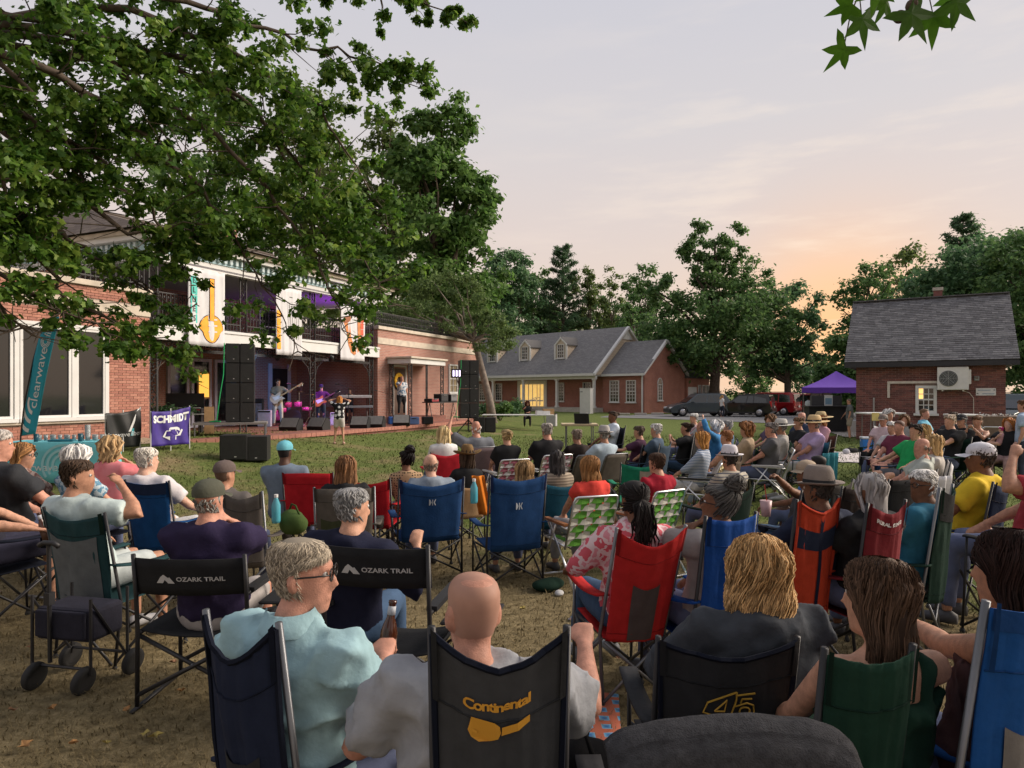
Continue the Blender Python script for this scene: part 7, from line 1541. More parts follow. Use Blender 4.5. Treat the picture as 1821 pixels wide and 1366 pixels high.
ledp = P(812, 664, 27.0); ld = empty('led_panel', ledp, R(10), 'lit violet-white led panel on the right speaker stack', 'stage light'); bx('case', (0, .05, 0), (.42, .1, .34), CAB, ld)
LEDM = mat('led_lit', (.80, .70, 1.0), .4, var=0, emit=1.1)
for k in range(3): bx('led_strip', (-.12+k*.12, -.003, 0), (.06, .008, .24), LEDM, ld)
MB().tube([(0, .06, -.18), (.1, .3, -.4)], .02, 6).build('bracket', BLKT, ld)
def wedge(px, py, Y, lab, rz=0):
    x = PX(px, Y); q = empty('stage_monitor', (x, Y, .46), rz, lab, 'speaker', 'stage monitors'); b = MB(); b.prism([(-.22, 0), (.22, 0), (.26, .12), (.02, .42), (-.20, .36)], -.32, .32, lambda u, v, t: (t, u, v)); b.build('cabinet', CAB, q)
    b = MB(); b.prism([(.0, 0), (.0, .0)], 0, 0, lambda u, v, t: (t, u, v)) if False else None
    d_ = Vector((0, .24, -.30)).normalized(); n_ = Vector((0, .78, .62)); o_ = Vector((0, .145, .27))
    bx('grille', (0, .148, .275), (.58, .012, .34), mat('grille_grey', (.16, .155, .15), .7), q, rx=R(-51.0+90-90+0)) if False else MB().prism([(.263, .125), (.028, .418), (.036, .424), (.271, .131)], -.29, .29, lambda u, v, t: (t, u, v)).build('grille', mat('grille_grey', (.17, .165, .16), .7), q)
    return q
for px, Y, lab, rz in ((567, 23.3, 'large wedge monitor before the hooded guitarist', 150), (641, 24.6, 'wedge monitor right of the dancer', 165), (668, 25.0, 'wedge monitor nearest the right wing', 165), (714, 26.3, 'wedge monitor before the side door gear', 175), (518, 22.9, 'small black wedge at the patio edge before the drums', 160)):
    wedge(px, 0, Y, lab, R(rz+10))
# drum kit
PINK = mat('drum_pink', (.55, .09, .30), .35, var=.15); CHR = mat('chrome', (.6, .6, .62), .2, metal=1, var=.05); SKN = mat('drum_head', (.60, .60, .60), .5)
dkx, dky = PX(521, 26.2), 26.2; dr = empty('drum_kit', (dkx, dky, .46), R(15), 'pink drum kit with dark bass drum head behind the bassist', 'drums')
RX = Matrix.Rotation(R(90), 4, 'X')
bd = MB().lathe([(.30, -.2), (.31, -.2), (.31, .2), (.30, .2)], 24, (0, 0, .33), RX).build('bass_drum', PINK, dr, True); MB().lathe([(.0, 0), (.29, .0), (.29, .012), (0, .012)], 24, (0, -.205, .33), RX).build('drum_head', mat('bass_head', (.02, .05, .11), .3), bd); MB().lathe([(.30, -.02), (.325, -.02), (.325, .02), (.30, .02)], 24, (0, -.20, .33), RX).build('hoop', BLKT, bd)
for x, y, z, r, h_ in ((-.18, .05, .82, .14, .22), (.17, .05, .84, .15, .22), (-.55, .2, .42, .21, .40), (.5, .3, .66, .18, .15), (-.38, .0, .62, .15, .2)):
    q = MB().lathe([(r, -h_/2), (r, h_/2), (r*.98, h_/2)], 18, (x, y, z)).build('tom', PINK, dr, True); MB().lathe([(0, 0), (r*.98, 0), (r*.98, .008), (0, .008)], 18, (x, y, z+h_/2)).build('drum_head', SKN, q); MB().lathe([(r, 0), (r+.012, 0), (r+.012, .03), (r, .03)], 18, (x, y, z+h_/2-.015)).build('hoop', CHR, q)
for x, y, z, r in ((-.62, .3, 1.15, .22), (.60, .25, 1.2, .24), (.78, .55, 1.0, .18), (.2, .55, 1.3, .2)):
    q = MB().tube([(x, y, .1), (x, y, z)], .013, 6).build('cymbal_stand', CHR, dr); MB().lathe([(.0, .03), (.03, .03), (r*.5, .012), (r, 0), (r*.98, -.004), (0, .02)], 20, (x, y, z)).build('cymbal', mat('bronze', (.45, .30, .10), .3, metal=1), q, True)
    for a in (90, 210, 330): MB().tube([(x, y, .35), (x+.22*math.cos(R(a)), y+.22*math.sin(R(a)), 0)], .01, 5).build('stand_leg', CHR, q)
# guitars held by the two players
def guitar(pp_, label, bodyc, neckc, headc, long_=1.0):
    o = pp_['obj']; k = pp_['k']; M_ = Matrix.Translation(o.location) @ Matrix.Rotation(pp_['ry'], 4, 'Z'); nL = M_ @ pp_['hands'][-1][0]; bR = M_ @ pp_['hands'][1][0]
    d_ = (nL-bR).normalized(); fw_ = Vector((-math.sin(pp_['ry']), math.cos(pp_['ry']), 0)); up = d_.cross(fw_).normalized(); fw_ = up.cross(d_).normalized(); c = bR+fw_*.03-d_*.02; 
    root = empty('electric_guitar', c, 0, label, 'guitar'); f = lambda u, v, t: d_*u+up*v+fw_*t
    out_ = [(-.27, .0), (-.24, .13), (-.12, .17), (.0, .12), (.08, .14), (.20, .17), (.15, .07), (.13, 0), (.15, -.07), (.18, -.14), (.06, -.13), (-.02, -.11), (-.14, -.17), (-.25, -.12)]
    b = MB(); b.prism(out_, -.02, .025, f); q = b.build('body', bodyc, root); MB().prism([(-.15, .05), (.10, .06), (.12, -.04), (-.15, -.10)], .026, .030, f).build('pickguard', SKN, q)
    b = MB(); b.prism([(.08, .026), (.08, -.026), (.62*long_, -.02), (.62*long_, .02)], .02, .042, f); b.build('neck', neckc, root); b = MB(); b.prism([(.62*long_, .03), (.62*long_, -.025), (.80*long_, -.03), (.82*long_, .05), (.68*long_, .055)], .015, .032, f); hd_ = b.build('headstock', headc, root)
    for i in range(4): MB().ell(f(.66*long_+i*.04, .065, .022), (.014, .014, .014), 6, 4).build('tuner', CHR, hd_)
guitar(st_a, 'pale bass guitar held by the player in the olive tee', mat('guitar_cream', (.50, .40, .30), .3), mat('maple_neck', (.42, .26, .12), .4), mat('maple_neck', (.4, .25, .1), .4), 1.25)
guitar(st_b, 'sunburst guitar held by the player in the purple hoodie', mat('sunburst', (.42, .14, .04), .3, var=.5, scale=5), mat('rosewood', (.10, .06, .05), .4), BLACK)
# keyboard on a stand, microphones, amplifiers, piano, picture
kx, ky = PX(632, 27.0), 27.0; kb_ = empty('stage_keyboard', (kx, ky, .46), R(12), 'long white keyboard on a black stand behind the dancer', 'keyboard')
q = bx('case', (0, 0, 1.12), (1.25, .34, .10), mat('keyboard_white', (.55, .56, .58), .4), kb_, bevel=.012); bx('keys', (0, -.06, 1.175), (1.1, .14, .012), SKN, q); bx('lower_case', (.12, .05, .72), (1.1, .3, .09), mat('keyboard_grey', (.25, .28, .32), .4), kb_, bevel=.012)
for s in (-1, 1): MB().tube([(s*.45, -.2, 0), (s*.45, .1, .66), (s*.45, -.05, 1.07)], .02, 6).build('stand_leg', BLKT, kb_)
def mic(px, Y, hgt, lab, boom=.35):
    q = empty('microphone_stand', (PX(px, Y), Y, .46), 0, lab, 'microphone'); MB().tube([(0, 0, 0), (0, 0, hgt)], .011, 6).build('pole', BLKT, q); MB().lathe([(.14, 0), (.14, .02), (.02, .03)], 14).build('base', BLKT, q); MB().tube([(0, 0, hgt), (-boom, -.1, hgt+.15)], .008, 5).build('boom', BLKT, q); MB().tube([(-boom, -.1, hgt+.15), (-boom-.13, -.14, hgt+.16)], [.018, .026], 8).build('microphone', BLACK, q)
mic(620, 26.4, 1.45, 'boom microphone above the white keyboard'); mic(535, 25.4, 1.45, 'microphone stand between the two guitarists'); mic(694, 27.8, 1.2, 'microphone stand at the porch corner by the right wing', .5)
AMP = mat('amp_silver', (.20, .22, .27), .6, var=.3, scale=12)
for px, Y, w_, h_, lab, m in ((453, 26.0, .62, 1.05, 'tall dark amplifier stack behind the left speakers', AMP), (471, 25.6, .48, .62, 'pale grey amplifier left of the bassist', mat('amp_pale', (.42, .44, .52), .6)), (600, 26.8, .55, .5, 'white combo amplifier behind the dancer', WHITE)):
    q = empty('amplifier', (PX(px, Y), Y, .46), R(12), lab, 'amplifier'); bx('cabinet', (0, 0, h_/2), (w_, .35, h_), CAB if m is AMP else m, q, bevel=.02); bx('grille', (0, -.178, h_*.45), (w_*.88, .012, h_*.75), m, q); bx('control_panel', (0, -.18, h_*.92), (w_*.88, .014, h_*.09), BLKT, q)
px_, pY = PX(327, 21.2), 21.2; pn = empty('electric_piano', (px_, pY, .46), R(14), 'dark electric piano with open lid by the left porch post', 'piano')
bx('case', (0, 0, .72), (1.1, .42, .14), BLACK, pn, bevel=.015); bx('lid', (0, .2, 1.02), (1.1, .04, .46), BLACK, pn); bx('keys', (0, -.12, .795), (.98, .16, .014), SKN, pn); bx('key_slip', (0, -.215, .735), (1.0, .012, .03), mat('red_felt', (.35, .02, .03), .8), pn); bx('shelf', (.05, -.1, .60), (1.2, .3, .03), WHITE, pn)
for s in (-1, 1): bx('leg', (s*.5, 0, .32), (.06, .36, .64), BLACK, pn)
cb = empty('cardboard_case', (PX(372, 20.9), 20.9, .46), R(25), 'tan board leaning beside the left speaker stack', 'board'); MB().box((0, 0, .42), (.28, .04, .84), 0, R(-12)).build('board', mat('cardboard', (.38, .24, .12), .9), cb)
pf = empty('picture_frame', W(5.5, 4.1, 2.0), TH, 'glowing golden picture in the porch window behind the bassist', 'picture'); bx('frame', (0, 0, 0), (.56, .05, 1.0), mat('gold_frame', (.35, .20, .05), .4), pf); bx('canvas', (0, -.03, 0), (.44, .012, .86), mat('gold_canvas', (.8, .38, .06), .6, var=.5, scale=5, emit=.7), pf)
# side-door mixing table and bits
mt_ = W(13.2, -1.55, .46); mx_ = empty('mixing_table', mt_, TH-R(10), 'black wire-legged table with laptops and racks by the side door', 'table'); bx('tabletop', (0, 0, .86), (1.9, .6, .04), BLACK, mx_)
for s in (-1, 1): MB().tube([(s*.85, -.2, 0), (s*.8, 0, .84), (s*.85, .2, 0)], .02, 6).build('leg', BLKT, mx_)
def on_mix(x, y): return mx_.matrix_basis @ Vector((x, y, .885))
for i, (x, c, lab, w_, h_) in enumerate(((-.68, (.30, .02, .03), 'red-edged mixer on the table by the side door', .5, .14), (-.05, (.02, .02, .025), 'black rack case in the middle of the mixing table', .5, .34), (.6, (.16, .16, .17), 'grey rack case at the right of the mixing table', .45, .32))):
    bpy.context.view_layer.update(); q = empty('audio_rack', on_mix(x, 0), TH-R(10), lab, 'audio gear'); bx('case', (0, 0, h_/2), (w_, .42, h_), BLACK, q, bevel=.015); bx('face_panel', (0, -.216, h_/2), (w_*.86, .012, h_*.75), mat('rack_face_%d' % i, c if i else (.3, .03, .04), .5), q); bx('handle', (0, -.24, h_*.8), (w_*.4, .03, .02), CHR, q)
wr = empty('sunflower_wreath', W(12.05, -.10, 2.25), TH, 'yellow flower wreath hanging on the side door', 'wreath'); YEL = mat('petal_yellow', (.75, .42, .02), .7)
for k in range(14):
    a = k/14*6.283; MB().ell((.26*math.cos(a), 0, .26*math.sin(a)), (.10, .04, .10), 8, 6).build('bloom', YEL, wr, True)
for px, Y, lab, c in ((700, 27.4, 'blue plastic crate by the right porch corner', (.03, .12, .40)), (735, 27.2, 'blue cloth bag under the side-door gear', (.08, .14, .30)), (760, 27.6, 'black gear bag under the mixing table', (.012, .012, .014))):
    q = empty('gear_crate', (PX(px, Y), Y, .46), R(20), lab, 'crate'); bx('box', (0, 0, .16), (.42, .34, .30), mat('crate_%02d' % int(c[2]*99), c, .6), q, bevel=.03); bx('handle', (0, -.18, .26), (.16, .02, .03), BLKT, q)
# stage lamps (the photograph shows them lit)
def lamp(name, p, tgt, colr, e, size=60, blend=.6, lab=''):
    q = empty('stage_light', p, 0, lab, 'stage light', 'stage lights'); dv = (Vector(tgt)-Vector(p)).normalized(); rot = dv.to_track_quat('-Z', 'Y').to_matrix().to_4x4()
    MB().lathe([(.07, .10), (.075, 0), (.085, -.12), (.07, -.12), (.06, 0)], 14, M=rot).build('housing', BLKT, q, True); MB().lathe([(0, -.105), (.068, -.105), (.068, -.10), (0, -.10)], 14, M=rot).build('lens', mat('lens_'+name, colr, .3, var=0, emit=6), q); MB().tube([(0, 0, 0), (0, .02, .16)], .014, 5).build('yoke', BLKT, q)
    l = bpy.data.lights.new(name, 'SPOT'); l.energy = e; l.color = colr; l.spot_size = R(size); l.spot_blend = blend; l.shadow_soft_size = .06; lo = bpy.data.objects.new('lamp', l); col.objects.link(lo); lo.parent = q; lo.rotation_euler = dv.to_track_quat('-Z', 'Y').to_euler(); lo.location = dv*.13
lamp('blue', W(3.1, -.25, 3.0), (PX(494, 24.8), 24.8, 1.7), (.10, .45, 1.0), 150, 45, lab='blue stage lamp under the balcony beam left of the bassist')
lamp('magenta', W(6.4, .4, 3.0), (dkx, dky, .9), (1.0, .22, .60), 80, 50, lab='magenta stage lamp over the drum kit')
lamp('violet', W(7.4, -.2, 3.0), (PX(571, 26.2), 26.2, 1.6), (.55, .15, 1.0), 120, 45, lab='violet stage lamp under the beam above the guitarist')
lamp('purpleup', W(8.9, .5, 3.75), W(8.6, 1.2, 5.4), (.50, .06, 1.0), 70, 120, lab='purple uplight on the balcony floor behind the saxophone banner')
lamp('cyanwall', W(6.2, 1.2, 3.0), W(7.8, 4.2, 2.0), (.05, .35, .9), 60, 60, lab='cyan stage lamp washing the porch back wall')
# ---- tables and people gear on the far lawn
def fold_table(px0, px1, yt, Y, lab, depth=.7, top=WHITE):
    x0, x1 = PX(px0, Y), PX(px1, Y); g = gz((x0+x1)/2, Y); z = H-(yt-HZ)/F*Y-g; q = empty('folding_table', ((x0+x1)/2, Y, g), R(-2), lab, 'table', 'folding tables'); Lw = x1-x0
    bx('tabletop', (0, 0, z), (Lw, depth, .05), top, q, bevel=.012)
    for s in (-1, 1):
        for t_ in (-1, 1): MB().tube([(s*Lw*.38, t_*depth*.4, 0), (s*Lw*.36, t_*depth*.4, z-.03)], .014, 6).build('leg', STEEL, q)
        MB().tube([(s*Lw*.38, -depth*.4, .12), (s*Lw*.38, depth*.4, .12)], .012, 6).build('brace', STEEL, q)
    return q, z, g
q, z, g = fold_table(858, 985, 738, 31.3, 'long white folding table on the lawn right of the house')
for i, (px, w_, h_, m, lab) in enumerate(((965, .62, .16, mat('box_white', (.6, .6, .6), .6), 'white carton on the long white table'), (975, .5, .24, MATS['cardboard'], 'brown carton on the right end of the long white table'))):
    bb = empty('carton', (PX(px, 31.3), 31.3+.1*i, g+z+.026), R(10), lab, 'box'); bx('box', (0, 0, h_/2), (w_, .35, h_), m, bb); bx('flap', (0, 0, h_+.006), (w_*.98, .16, .008), m, bb)
cw = empty('storage_bin', G(981, 758), R(-15), 'grey-white bin standing under the long white table', 'bin'); bx('body', (0, 0, .31), (.5, .42, .62), mat('bin_grey', (.40, .40, .41), .6), cw, bevel=.02); bx('lid', (0, 0, .64), (.54, .46, .04), BLACK, cw)
q, z, g = fold_table(998, 1062, 755, 15.5, 'small card table holding the laptop', .6, mat('tan_top', (.45, .36, .22), .6))
lp = empty('laptop', (PX(1037, 15.4), 15.4, g+z+.026), R(160), 'open black laptop on the card table', 'laptop'); bx('base', (0, 0, .01), (.34, .24, .018), BLACK, lp); MB().box((0, .14, .12), (.34, .012, .23), 0, R(-15)).build('screen', BLACK, lp)
bt = empty('water_bottle', (PX(1043, 15.3), 15.3, g+z+.026), 0, 'green-white bottle on the card table beside the laptop', 'bottle'); MB().lathe([(.035, 0), (.036, .16), (.015, .20), (.015, .23)], 12).build('body', mat('bottle_green', (.25, .50, .42), .2), bt, True); MB().lathe([(.017, .225), (.017, .25)], 10).build('cap', WHITE, bt)
# ---- tent, bar, bins by the outbuilding
tY = 32.0; tcx = (PX(1428, tY)+PX(1428, tY)+3.05)/2; tn = empty('canopy_tent', (15.77, tY+1.2, .02), R(-24), 'purple pop-up canopy tent beside the outbuilding', 'tent')
ez = H-(690-HZ)/F*tY; pk = H-(661-HZ)/F*(tY+1.4)
b = MB(); n4 = [(-1.52, -1.52), (1.52, -1.52), (1.52, 1.52), (-1.52, 1.52)]
for i in range(4):
    a, c = n4[i], n4[(i+1) % 4]; q = []
    for j in range(7):
        t = j/6
        for e in range(9):
            s = e/8; p0 = Vector((a[0], a[1], ez)).lerp(Vector((c[0], c[1], ez)), s); q.append(p0.lerp(Vector((0, 0, pk)), t)+Vector((0, 0, -.10*math.sin(math.pi*t)*(1-.35*abs(2*s-1)))))
    b.add(q, [(j*9+e, j*9+e+1, (j+1)*9+e+1, (j+1)*9+e) for j in range(6) for e in range(8)])
b.build('canopy', PURP, tn, True)
for i in range(4):
    a, c = Vector(n4[i]), Vector(n4[(i+1) % 4]); MB().grid(lambda u, v: Vector((a.x+(c.x-a.x)*u, a.y+(c.y-a.y)*u, ez+.002-.26*v+.012*math.sin(u*22)*v)), 16, 2).build('valance', PURP, tn, True)
    MB().tube([(a.x*.98, a.y*.98, 0), (a.x*.98, a.y*.98, ez-.02)], .022, 6).build('pole', STEEL if i else BLKT, tn)
bx('logo_print', (1.25, -1.53, ez-.14), (.16, .006, .10), wp, tn)
br = empty('bar_counter', (PX(1471, 30.2), 30.2, .03), R(-6), 'dark portable bar counter under the purple tent', 'counter'); bx('front', (0, 0, .55), (1.75, .7, 1.05), mat('bar_dark', (.020, .021, .023), .7), br); bx('counter_top', (0, -.05, 1.10), (1.9, .85, .06), BLKT, br); bx('shelf_back', (.1, .45, 1.35), (1.3, .2, .45), mat('bar_grey', (.06, .06, .065), .7), br)
mn = empty('menu_board', br.location+Vector((-.12, -.38, 1.13)), R(-6), 'small white and blue menu sheet on the bar counter', 'sign'); bx('sheet', (0, 0, .24), (.34, .02, .46), wp, mn); bx('picture_block', (0, -.012, .2), (.28, .004, .28), mat('menu_blue', (.20, .34, .48), .7), mn)
gc = empty('golf_cart', (PX(1468, 36), 36.0, .03), R(80), 'dark golf cart with a white roof behind the bar', 'cart'); bx('roof', (0, 0, 1.80), (2.0, 1.25, .10), WHITE, gc, bevel=.04); bx('body', (0, 0, .55), (2.3, 1.15, .4), BLACK, gc, bevel=.1); bx('seat', (-.2, 0, .85), (.6, 1.0, .25), mat('cart_seat', (.3, .28, .25), .7), gc, bevel=.05); bx('windscreen', (.85, 0, 1.3), (.03, 1.05, .8), GLASS, gc)
for sx in (-1, 1):
    for sy in (-1, 1): MB().tube([(sx*.85, sy*.52, .7), (sx*.85, sy*.52, 1.78)], .022, 6).build('roof_post', BLKT, gc); MB().lathe([(.0, -.09), (.22, -.09), (.23, 0), (.22, .09), (0, .09)], 18, (sx*.75, sy*.5, .23), RX).build('wheel', FOOT, gc, True)
tb1 = G(1484, 768); wb = empty('waste_bin', tb1, R(-8), 'white square waste bin with black liner by the bar', 'bin'); bx('body', (0, 0, .44), (.58, .58, .86), WHITE, wb, bevel=.015); MB().box((0, 0, .875), (.62, .62, .10)).build('liner', mat('bin_liner', (.015, .015, .016), .35), wb)
for i, (px, py, r_, lab) in enumerate(((1527, 772, -38, 'white folded board lying on the grass behind the walking person'), (1563, 760, -20, 'white board leaning by the seated row at the brick wall'))):
    p = G(px, py); q = empty('sandwich_board', p, R(r_), lab, 'board'); MB().box((0, 0, .3), (.7, .03, .6), 0, R(28)).build('panel', WHITE, q); MB().box((0, .22, .28), (.7, .02, .55), 0, R(-22)).build('rear_panel', WHITE, q)
# long white tables and coolers along the outbuilding wall
q, z, g = fold_table(1532, 1600, 735, 21.0, 'white table along the outbuilding wall at left', .7); q, z, g = fold_table(1690, 1735, 738, 19.5, 'white table at the outbuilding wall right of the window', .7)
for px, Y, c, lab in ((1552, 20.0, (.02, .16, .48), 'blue cooler under the white table by the wall'), (1640, 18.0, (.02, .15, .42), 'blue cooler in front of the lit window'), (1668, 17.8, (.03, .22, .10), 'green cooler right of the lit window')):
    q = empty('cooler', (PX(px, Y), Y, 0), R(-15), lab, 'cooler', 'coolers'); bx('body', (0, 0, .19), (.62, .38, .36), mat('cooler_%02d%02d' % (int(c[1]*99), int(c[2]*99)), c, .5), q, bevel=.03); bx('lid', (0, 0, .40), (.64, .40, .06), WHITE if c[2] < .2 else mat('cooler_lid', (.45, .48, .52), .5), q, bevel=.02); MB().tube([(-.32, 0, .3), (-.36, 0, .42), (.36, 0, .42), (.32, 0, .3)], .012, 6).build('handle', WHITE, q)
yb = empty('notice_board', (PX(1557, 20.6), 20.6, 0), R(-20), 'small yellow notice on a stake by the brick wall', 'sign'); bx('panel', (0, 0, 1.0), (.20, .02, .24), mat('yellow_card', (.62, .50, .18), .7), yb); MB().tube([(0, .02, 0), (0, .02, .9)], .012, 6).build('stake', STEEL, yb)
for i, (px, Y) in enumerate(((1765, 16.4), (1726, 17.2))):
    q = empty('metal_folding_chair', (PX(px, Y), Y, 0), R(150+i*14), ('empty white metal folding chair near the outbuilding corner', 'empty grey-green folding chair behind the person in the black tank top')[i], 'chair'); m = ALU if i == 0 else mat('chair_grey_green', (.16, .20, .19), .5)
    MB().tube([(-.22, -.2, 0), (-.22, .05, .45), (-.22, .12, .85), (-.17, .13, .90), (.17, .13, .90), (.22, .12, .85), (.22, .05, .45), (.22, -.2, 0)], .013, 6).build('back_frame', m, q, True)
    for s in (-1, 1): MB().tube([(s*.20, .25, 0), (s*.20, -.18, .44)], .012, 6).build('leg', m, q)
    bx('seat', (0, -.02, .45), (.40, .40, .025), m, q); bx('backrest', (0, .125, .78), (.40, .02, .18), m, q) if i else MB().tube([(-.21, .10, .62), (.21, .10, .62)], .012, 6).build('back_rail', m, q)
# ---- empty chairs
def ec(px, Y, yaw, c, lab, **kw): Y = FY(Y); x = PX(px, Y); return quad_chair(x, Y, gz(x, Y), R(yaw), 1, c=c, label=lab, **kw)
ec(1130, 6.9, 6, (.012, .16, .09), 'empty green and tan camp chair before the crimson tee', panel=((.26, .22, .18), -.1, .85, .0, .9))
ec(1572, 5.3, 24, (.011, .011, .012), 'empty black camp chair before the maroon chair', w=.5, top=.97, dip=.0)
ec(668, 5.6, -6, REDC, 'empty red camp chair right of the taupe chair', w=.46, top=.93)
ec(1480, 4.9, 20, (.03, .022, .02), 'empty dark brown camp chair between the fedora and the maroon chair', w=.26, top=.98, dip=.02)
# ---- folding wagon behind the mint tee
wg = empty('folding_wagon', (PX(126, 4.12), 4.12, gz(0, 4.12)), R(-12), 'black folding wagon with upright handle behind the mint tee', 'wagon')
wg.scale = (.86, .86, .9)
bx('bag', (0, .08, .43), (.46, .30, .22), cloth((.012, .014, .026)), wg, bevel=.03); bx('front_pouch', (0, -.085, .44), (.40, .035, .18), cloth((.012, .014, .030)), wg, bevel=.012)
for s in (-1, 1):
    MB().tube([(s*.24, -.08, .12), (s*.24, -.08, .62)], .011, 6).build('upright', BLKT, wg); MB().tube([(s*.24, .25, .12), (s*.24, .25, .62)], .011, 6).build('upright', BLKT, wg)
    MB().tube([(s*.24, -.08, .60), (s*.24, .25, .14)], .009, 6).build('brace', BLKT, wg); MB().tube([(-.24, -.08+.33*(s+1)/2, .16), (.24, -.08+.33*(s+1)/2, .16)], .010, 6).build('axle_bar', BLKT, wg)
    for y_ in (-.10, .27):
        wx = s*(.20 if y_ < 0 else .27); q = MB().lathe([(.055, -.022), (.085, -.024), (.092, -.012), (.092, .012), (.085, .024), (.055, .022)], 22, (wx, y_, .092), Matrix.Rotation(R(90), 4, 'Y') @ Matrix.Rotation(R(12), 4, 'Y')).build('wheel', FOOT, wg, True); MB().lathe([(.0, -.014), (.055, -.014), (.055, .014), (0, .014)], 18, (wx, y_, .092), Matrix.Rotation(R(90), 4, 'Y')).build('rim', BLACK, q)
        MB().tube([(wx, y_, .10), (s*.24, y_ if y_ > 0 else -.08, .18)], .012, 6).build('caster_fork', BLKT, wg)
MB().tube([(-.05, -.12, .20), (-.05, -.13, .97)], .014, 8).build('handle_pole', BLKT, wg); MB().tube([(-.13, -.13, .965), (-.09, -.13, .985), (-.01, -.13, .985), (.03, -.13, .965)], .017, 8).build('handle_grip', BLACK, wg, True); bx('handle_joint', (-.05, -.125, .62), (.045, .05, .08), BLACK, wg)
# ---- small things on laps, hands and grass
BEER = mat('brown_glass', (.05, .014, .006), .12, var=0, spec=.6); LBL = mat('bottle_label', (.42, .44, .48), .6); LBD = mat('bottle_body_label', (.10, .05, .03), .6); RCAP = mat('label_red', (.42, .05, .04), .6)
def bottle(p, lab, tilt=(0, 0), s=1.0):
    q = empty('beer_bottle', p, 0, lab, 'bottle', 'held bottles'); q.rotation_euler = (R(tilt[0]), R(tilt[1]), 0); q.scale = (s, s, s)
    MB().lathe([(.026, 0), (.030, .006), (.030, .125), (.024, .15), (.0145, .175), (.0125, .222), (.0145, .224), (.0145, .234)], 18).build('glass', BEER, q, True); MB().lathe([(.0305, .03), (.0305, .105)], 18).build('label', LBD, q, True); MB().lathe([(.0150, .185), (.0140, .215)], 14).build('neck_label', LBL, q, True)
def hand_w(i_, s): 
    M_ = Matrix.Translation(i_['obj'].location) @ Matrix.Rotation(i_['ry'], 4, 'Z'); T, f, E = i_['hands'][s]; return M_ @ (T+f*.075*i_['k'])
bottle(hand_w(i1, 1)+Vector((-.01, .02, -.10)), 'brown bottle held by the person in the light blue shirt', (-8, 6)); bottle(hand_w(i5, -1)+Vector((-.02, .02, -.10)), 'brown bottle with red neck held at the right edge', (-6, 10)); bottle(hand_w(i7, 1)+Vector((0, .01, -.10)), 'brown bottle held by the person at the left edge', (4, -16))
def blob_bag(p, d, c, lab, cat='bag', name='bag', seed=0, handle=True):
    q = empty(name, p, R(seed*37), lab, cat); rnd = random.Random(seed); b = MB(); b.ell((0, 0, d[2]*.45), (d[0]/2, d[1]/2, d[2]/2), 18, 12)
    b.v = [tuple(Vector(v)*(1+.18*mnoise.noise(Vector(v)*9+Vector((seed, 0, 0))))) for v in b.v]; b.v = [(x, y, max(.004, z)) for x, y, z in b.v]; b.build('body', cloth(c), q, True)
    if handle: MB().tube([(-d[0]*.25, 0, d[2]*.75), (-d[0]*.15, .02, d[2]*1.15), (d[0]*.15, -.02, d[2]*1.15), (d[0]*.25, 0, d[2]*.75)], .008, 6).build('strap', cloth(tuple(x*.7 for x in c)), q, True)
    return q
blob_bag(G(975, 1050), (.34, .24, .12), (.010, .022, .020), 'dark green cloth bundle on the grass left of the red chair', seed=1, handle=False)
blob_bag(G(990, 1056)+Vector((.02, -.06, 0)), (.12, .08, .05), (.45, .45, .45), 'small white cloth lying by the dark bundle', 'cloth', 'cloth', 2, False)
blob_bag(Vector((PX(1045, 2.05), 2.05, .46)), (.20, .22, .20), (.008, .008, .009), 'black handbag hanging right of the gold-print chair', seed=3)
blob_bag(G(1428, 1055), (.22, .16, .14), (.10, .10, .10), 'small grey bag under the orange-red chair', seed=4)
blob_bag(G(1515, 806), (.40, .25, .16), (.02, .022, .03), 'black backpack lying on the white blanket', seed=5)
blob_bag(G(1505, 808), (.22, .18, .16), (.45, .45, .48), 'white bag beside the backpack on the blanket', seed=6, handle=False)
blob_bag(G(1548, 1255)+Vector((0, .1, 0)), (.34, .26, .20), (.012, .013, .012), 'black bag at the feet behind the dark green chair', seed=7)
ws = empty('white_sweater', (PX(650, 3.5), 3.5, .22), R(-20), 'white sweater hanging under the tilted director chair', 'sweater'); b = MB(); b.ell((0, 0, .06), (.16, .10, .13), 20, 14); b.ell((-.10, 0, .10), (.09, .07, .12), 16, 10); b.v = [tuple(Vector(v)*(1+.30*mnoise.noise(Vector(v)*14))) for v in b.v]; o = b.build('knit', cloth((.50, .50, .50)), ws, True); PENDING.append((o, .012, 2, .015))
oc = empty('orange_scarf', (PX(850, 7.3), 7.3, .40), R(10), 'orange scarf hanging by the cowboy hat', 'scarf'); MB().grid(lambda u, v: Vector(((u-.5)*.14+.08*(1-v), .03*math.sin(u*9), .42*v)), 10, 10, .01, (0, 1, 0)).build('cloth', cloth((.60, .18, .02)), oc, True)
wt = empty('white_towel', (PX(1652, 7.6), 7.6, .28), R(30), 'white towel draped over the chair back of the cream top', 'towel'); MB().grid(lambda u, v: Vector(((u-.5)*.30*(1.1-.25*v), -.14-.05*v+.02*math.sin(u*14), .52*v)), 14, 10, .012, (0, 1, 0)).build('cloth', cloth((.60, .60, .62)), wt, True)
tt = empty('teal_towel', (PX(1451, 10.9), 10.9, -.05), R(35), 'teal towel hanging on the chair of the lavender tee', 'towel'); MB().grid(lambda u, v: Vector(((u-.5)*.42, -.20-.05*v+.025*math.sin(u*16), .82*v)), 14, 10, .012, (0, 1, 0)).build('cloth', cloth((.025, .15, .19)), tt, True)
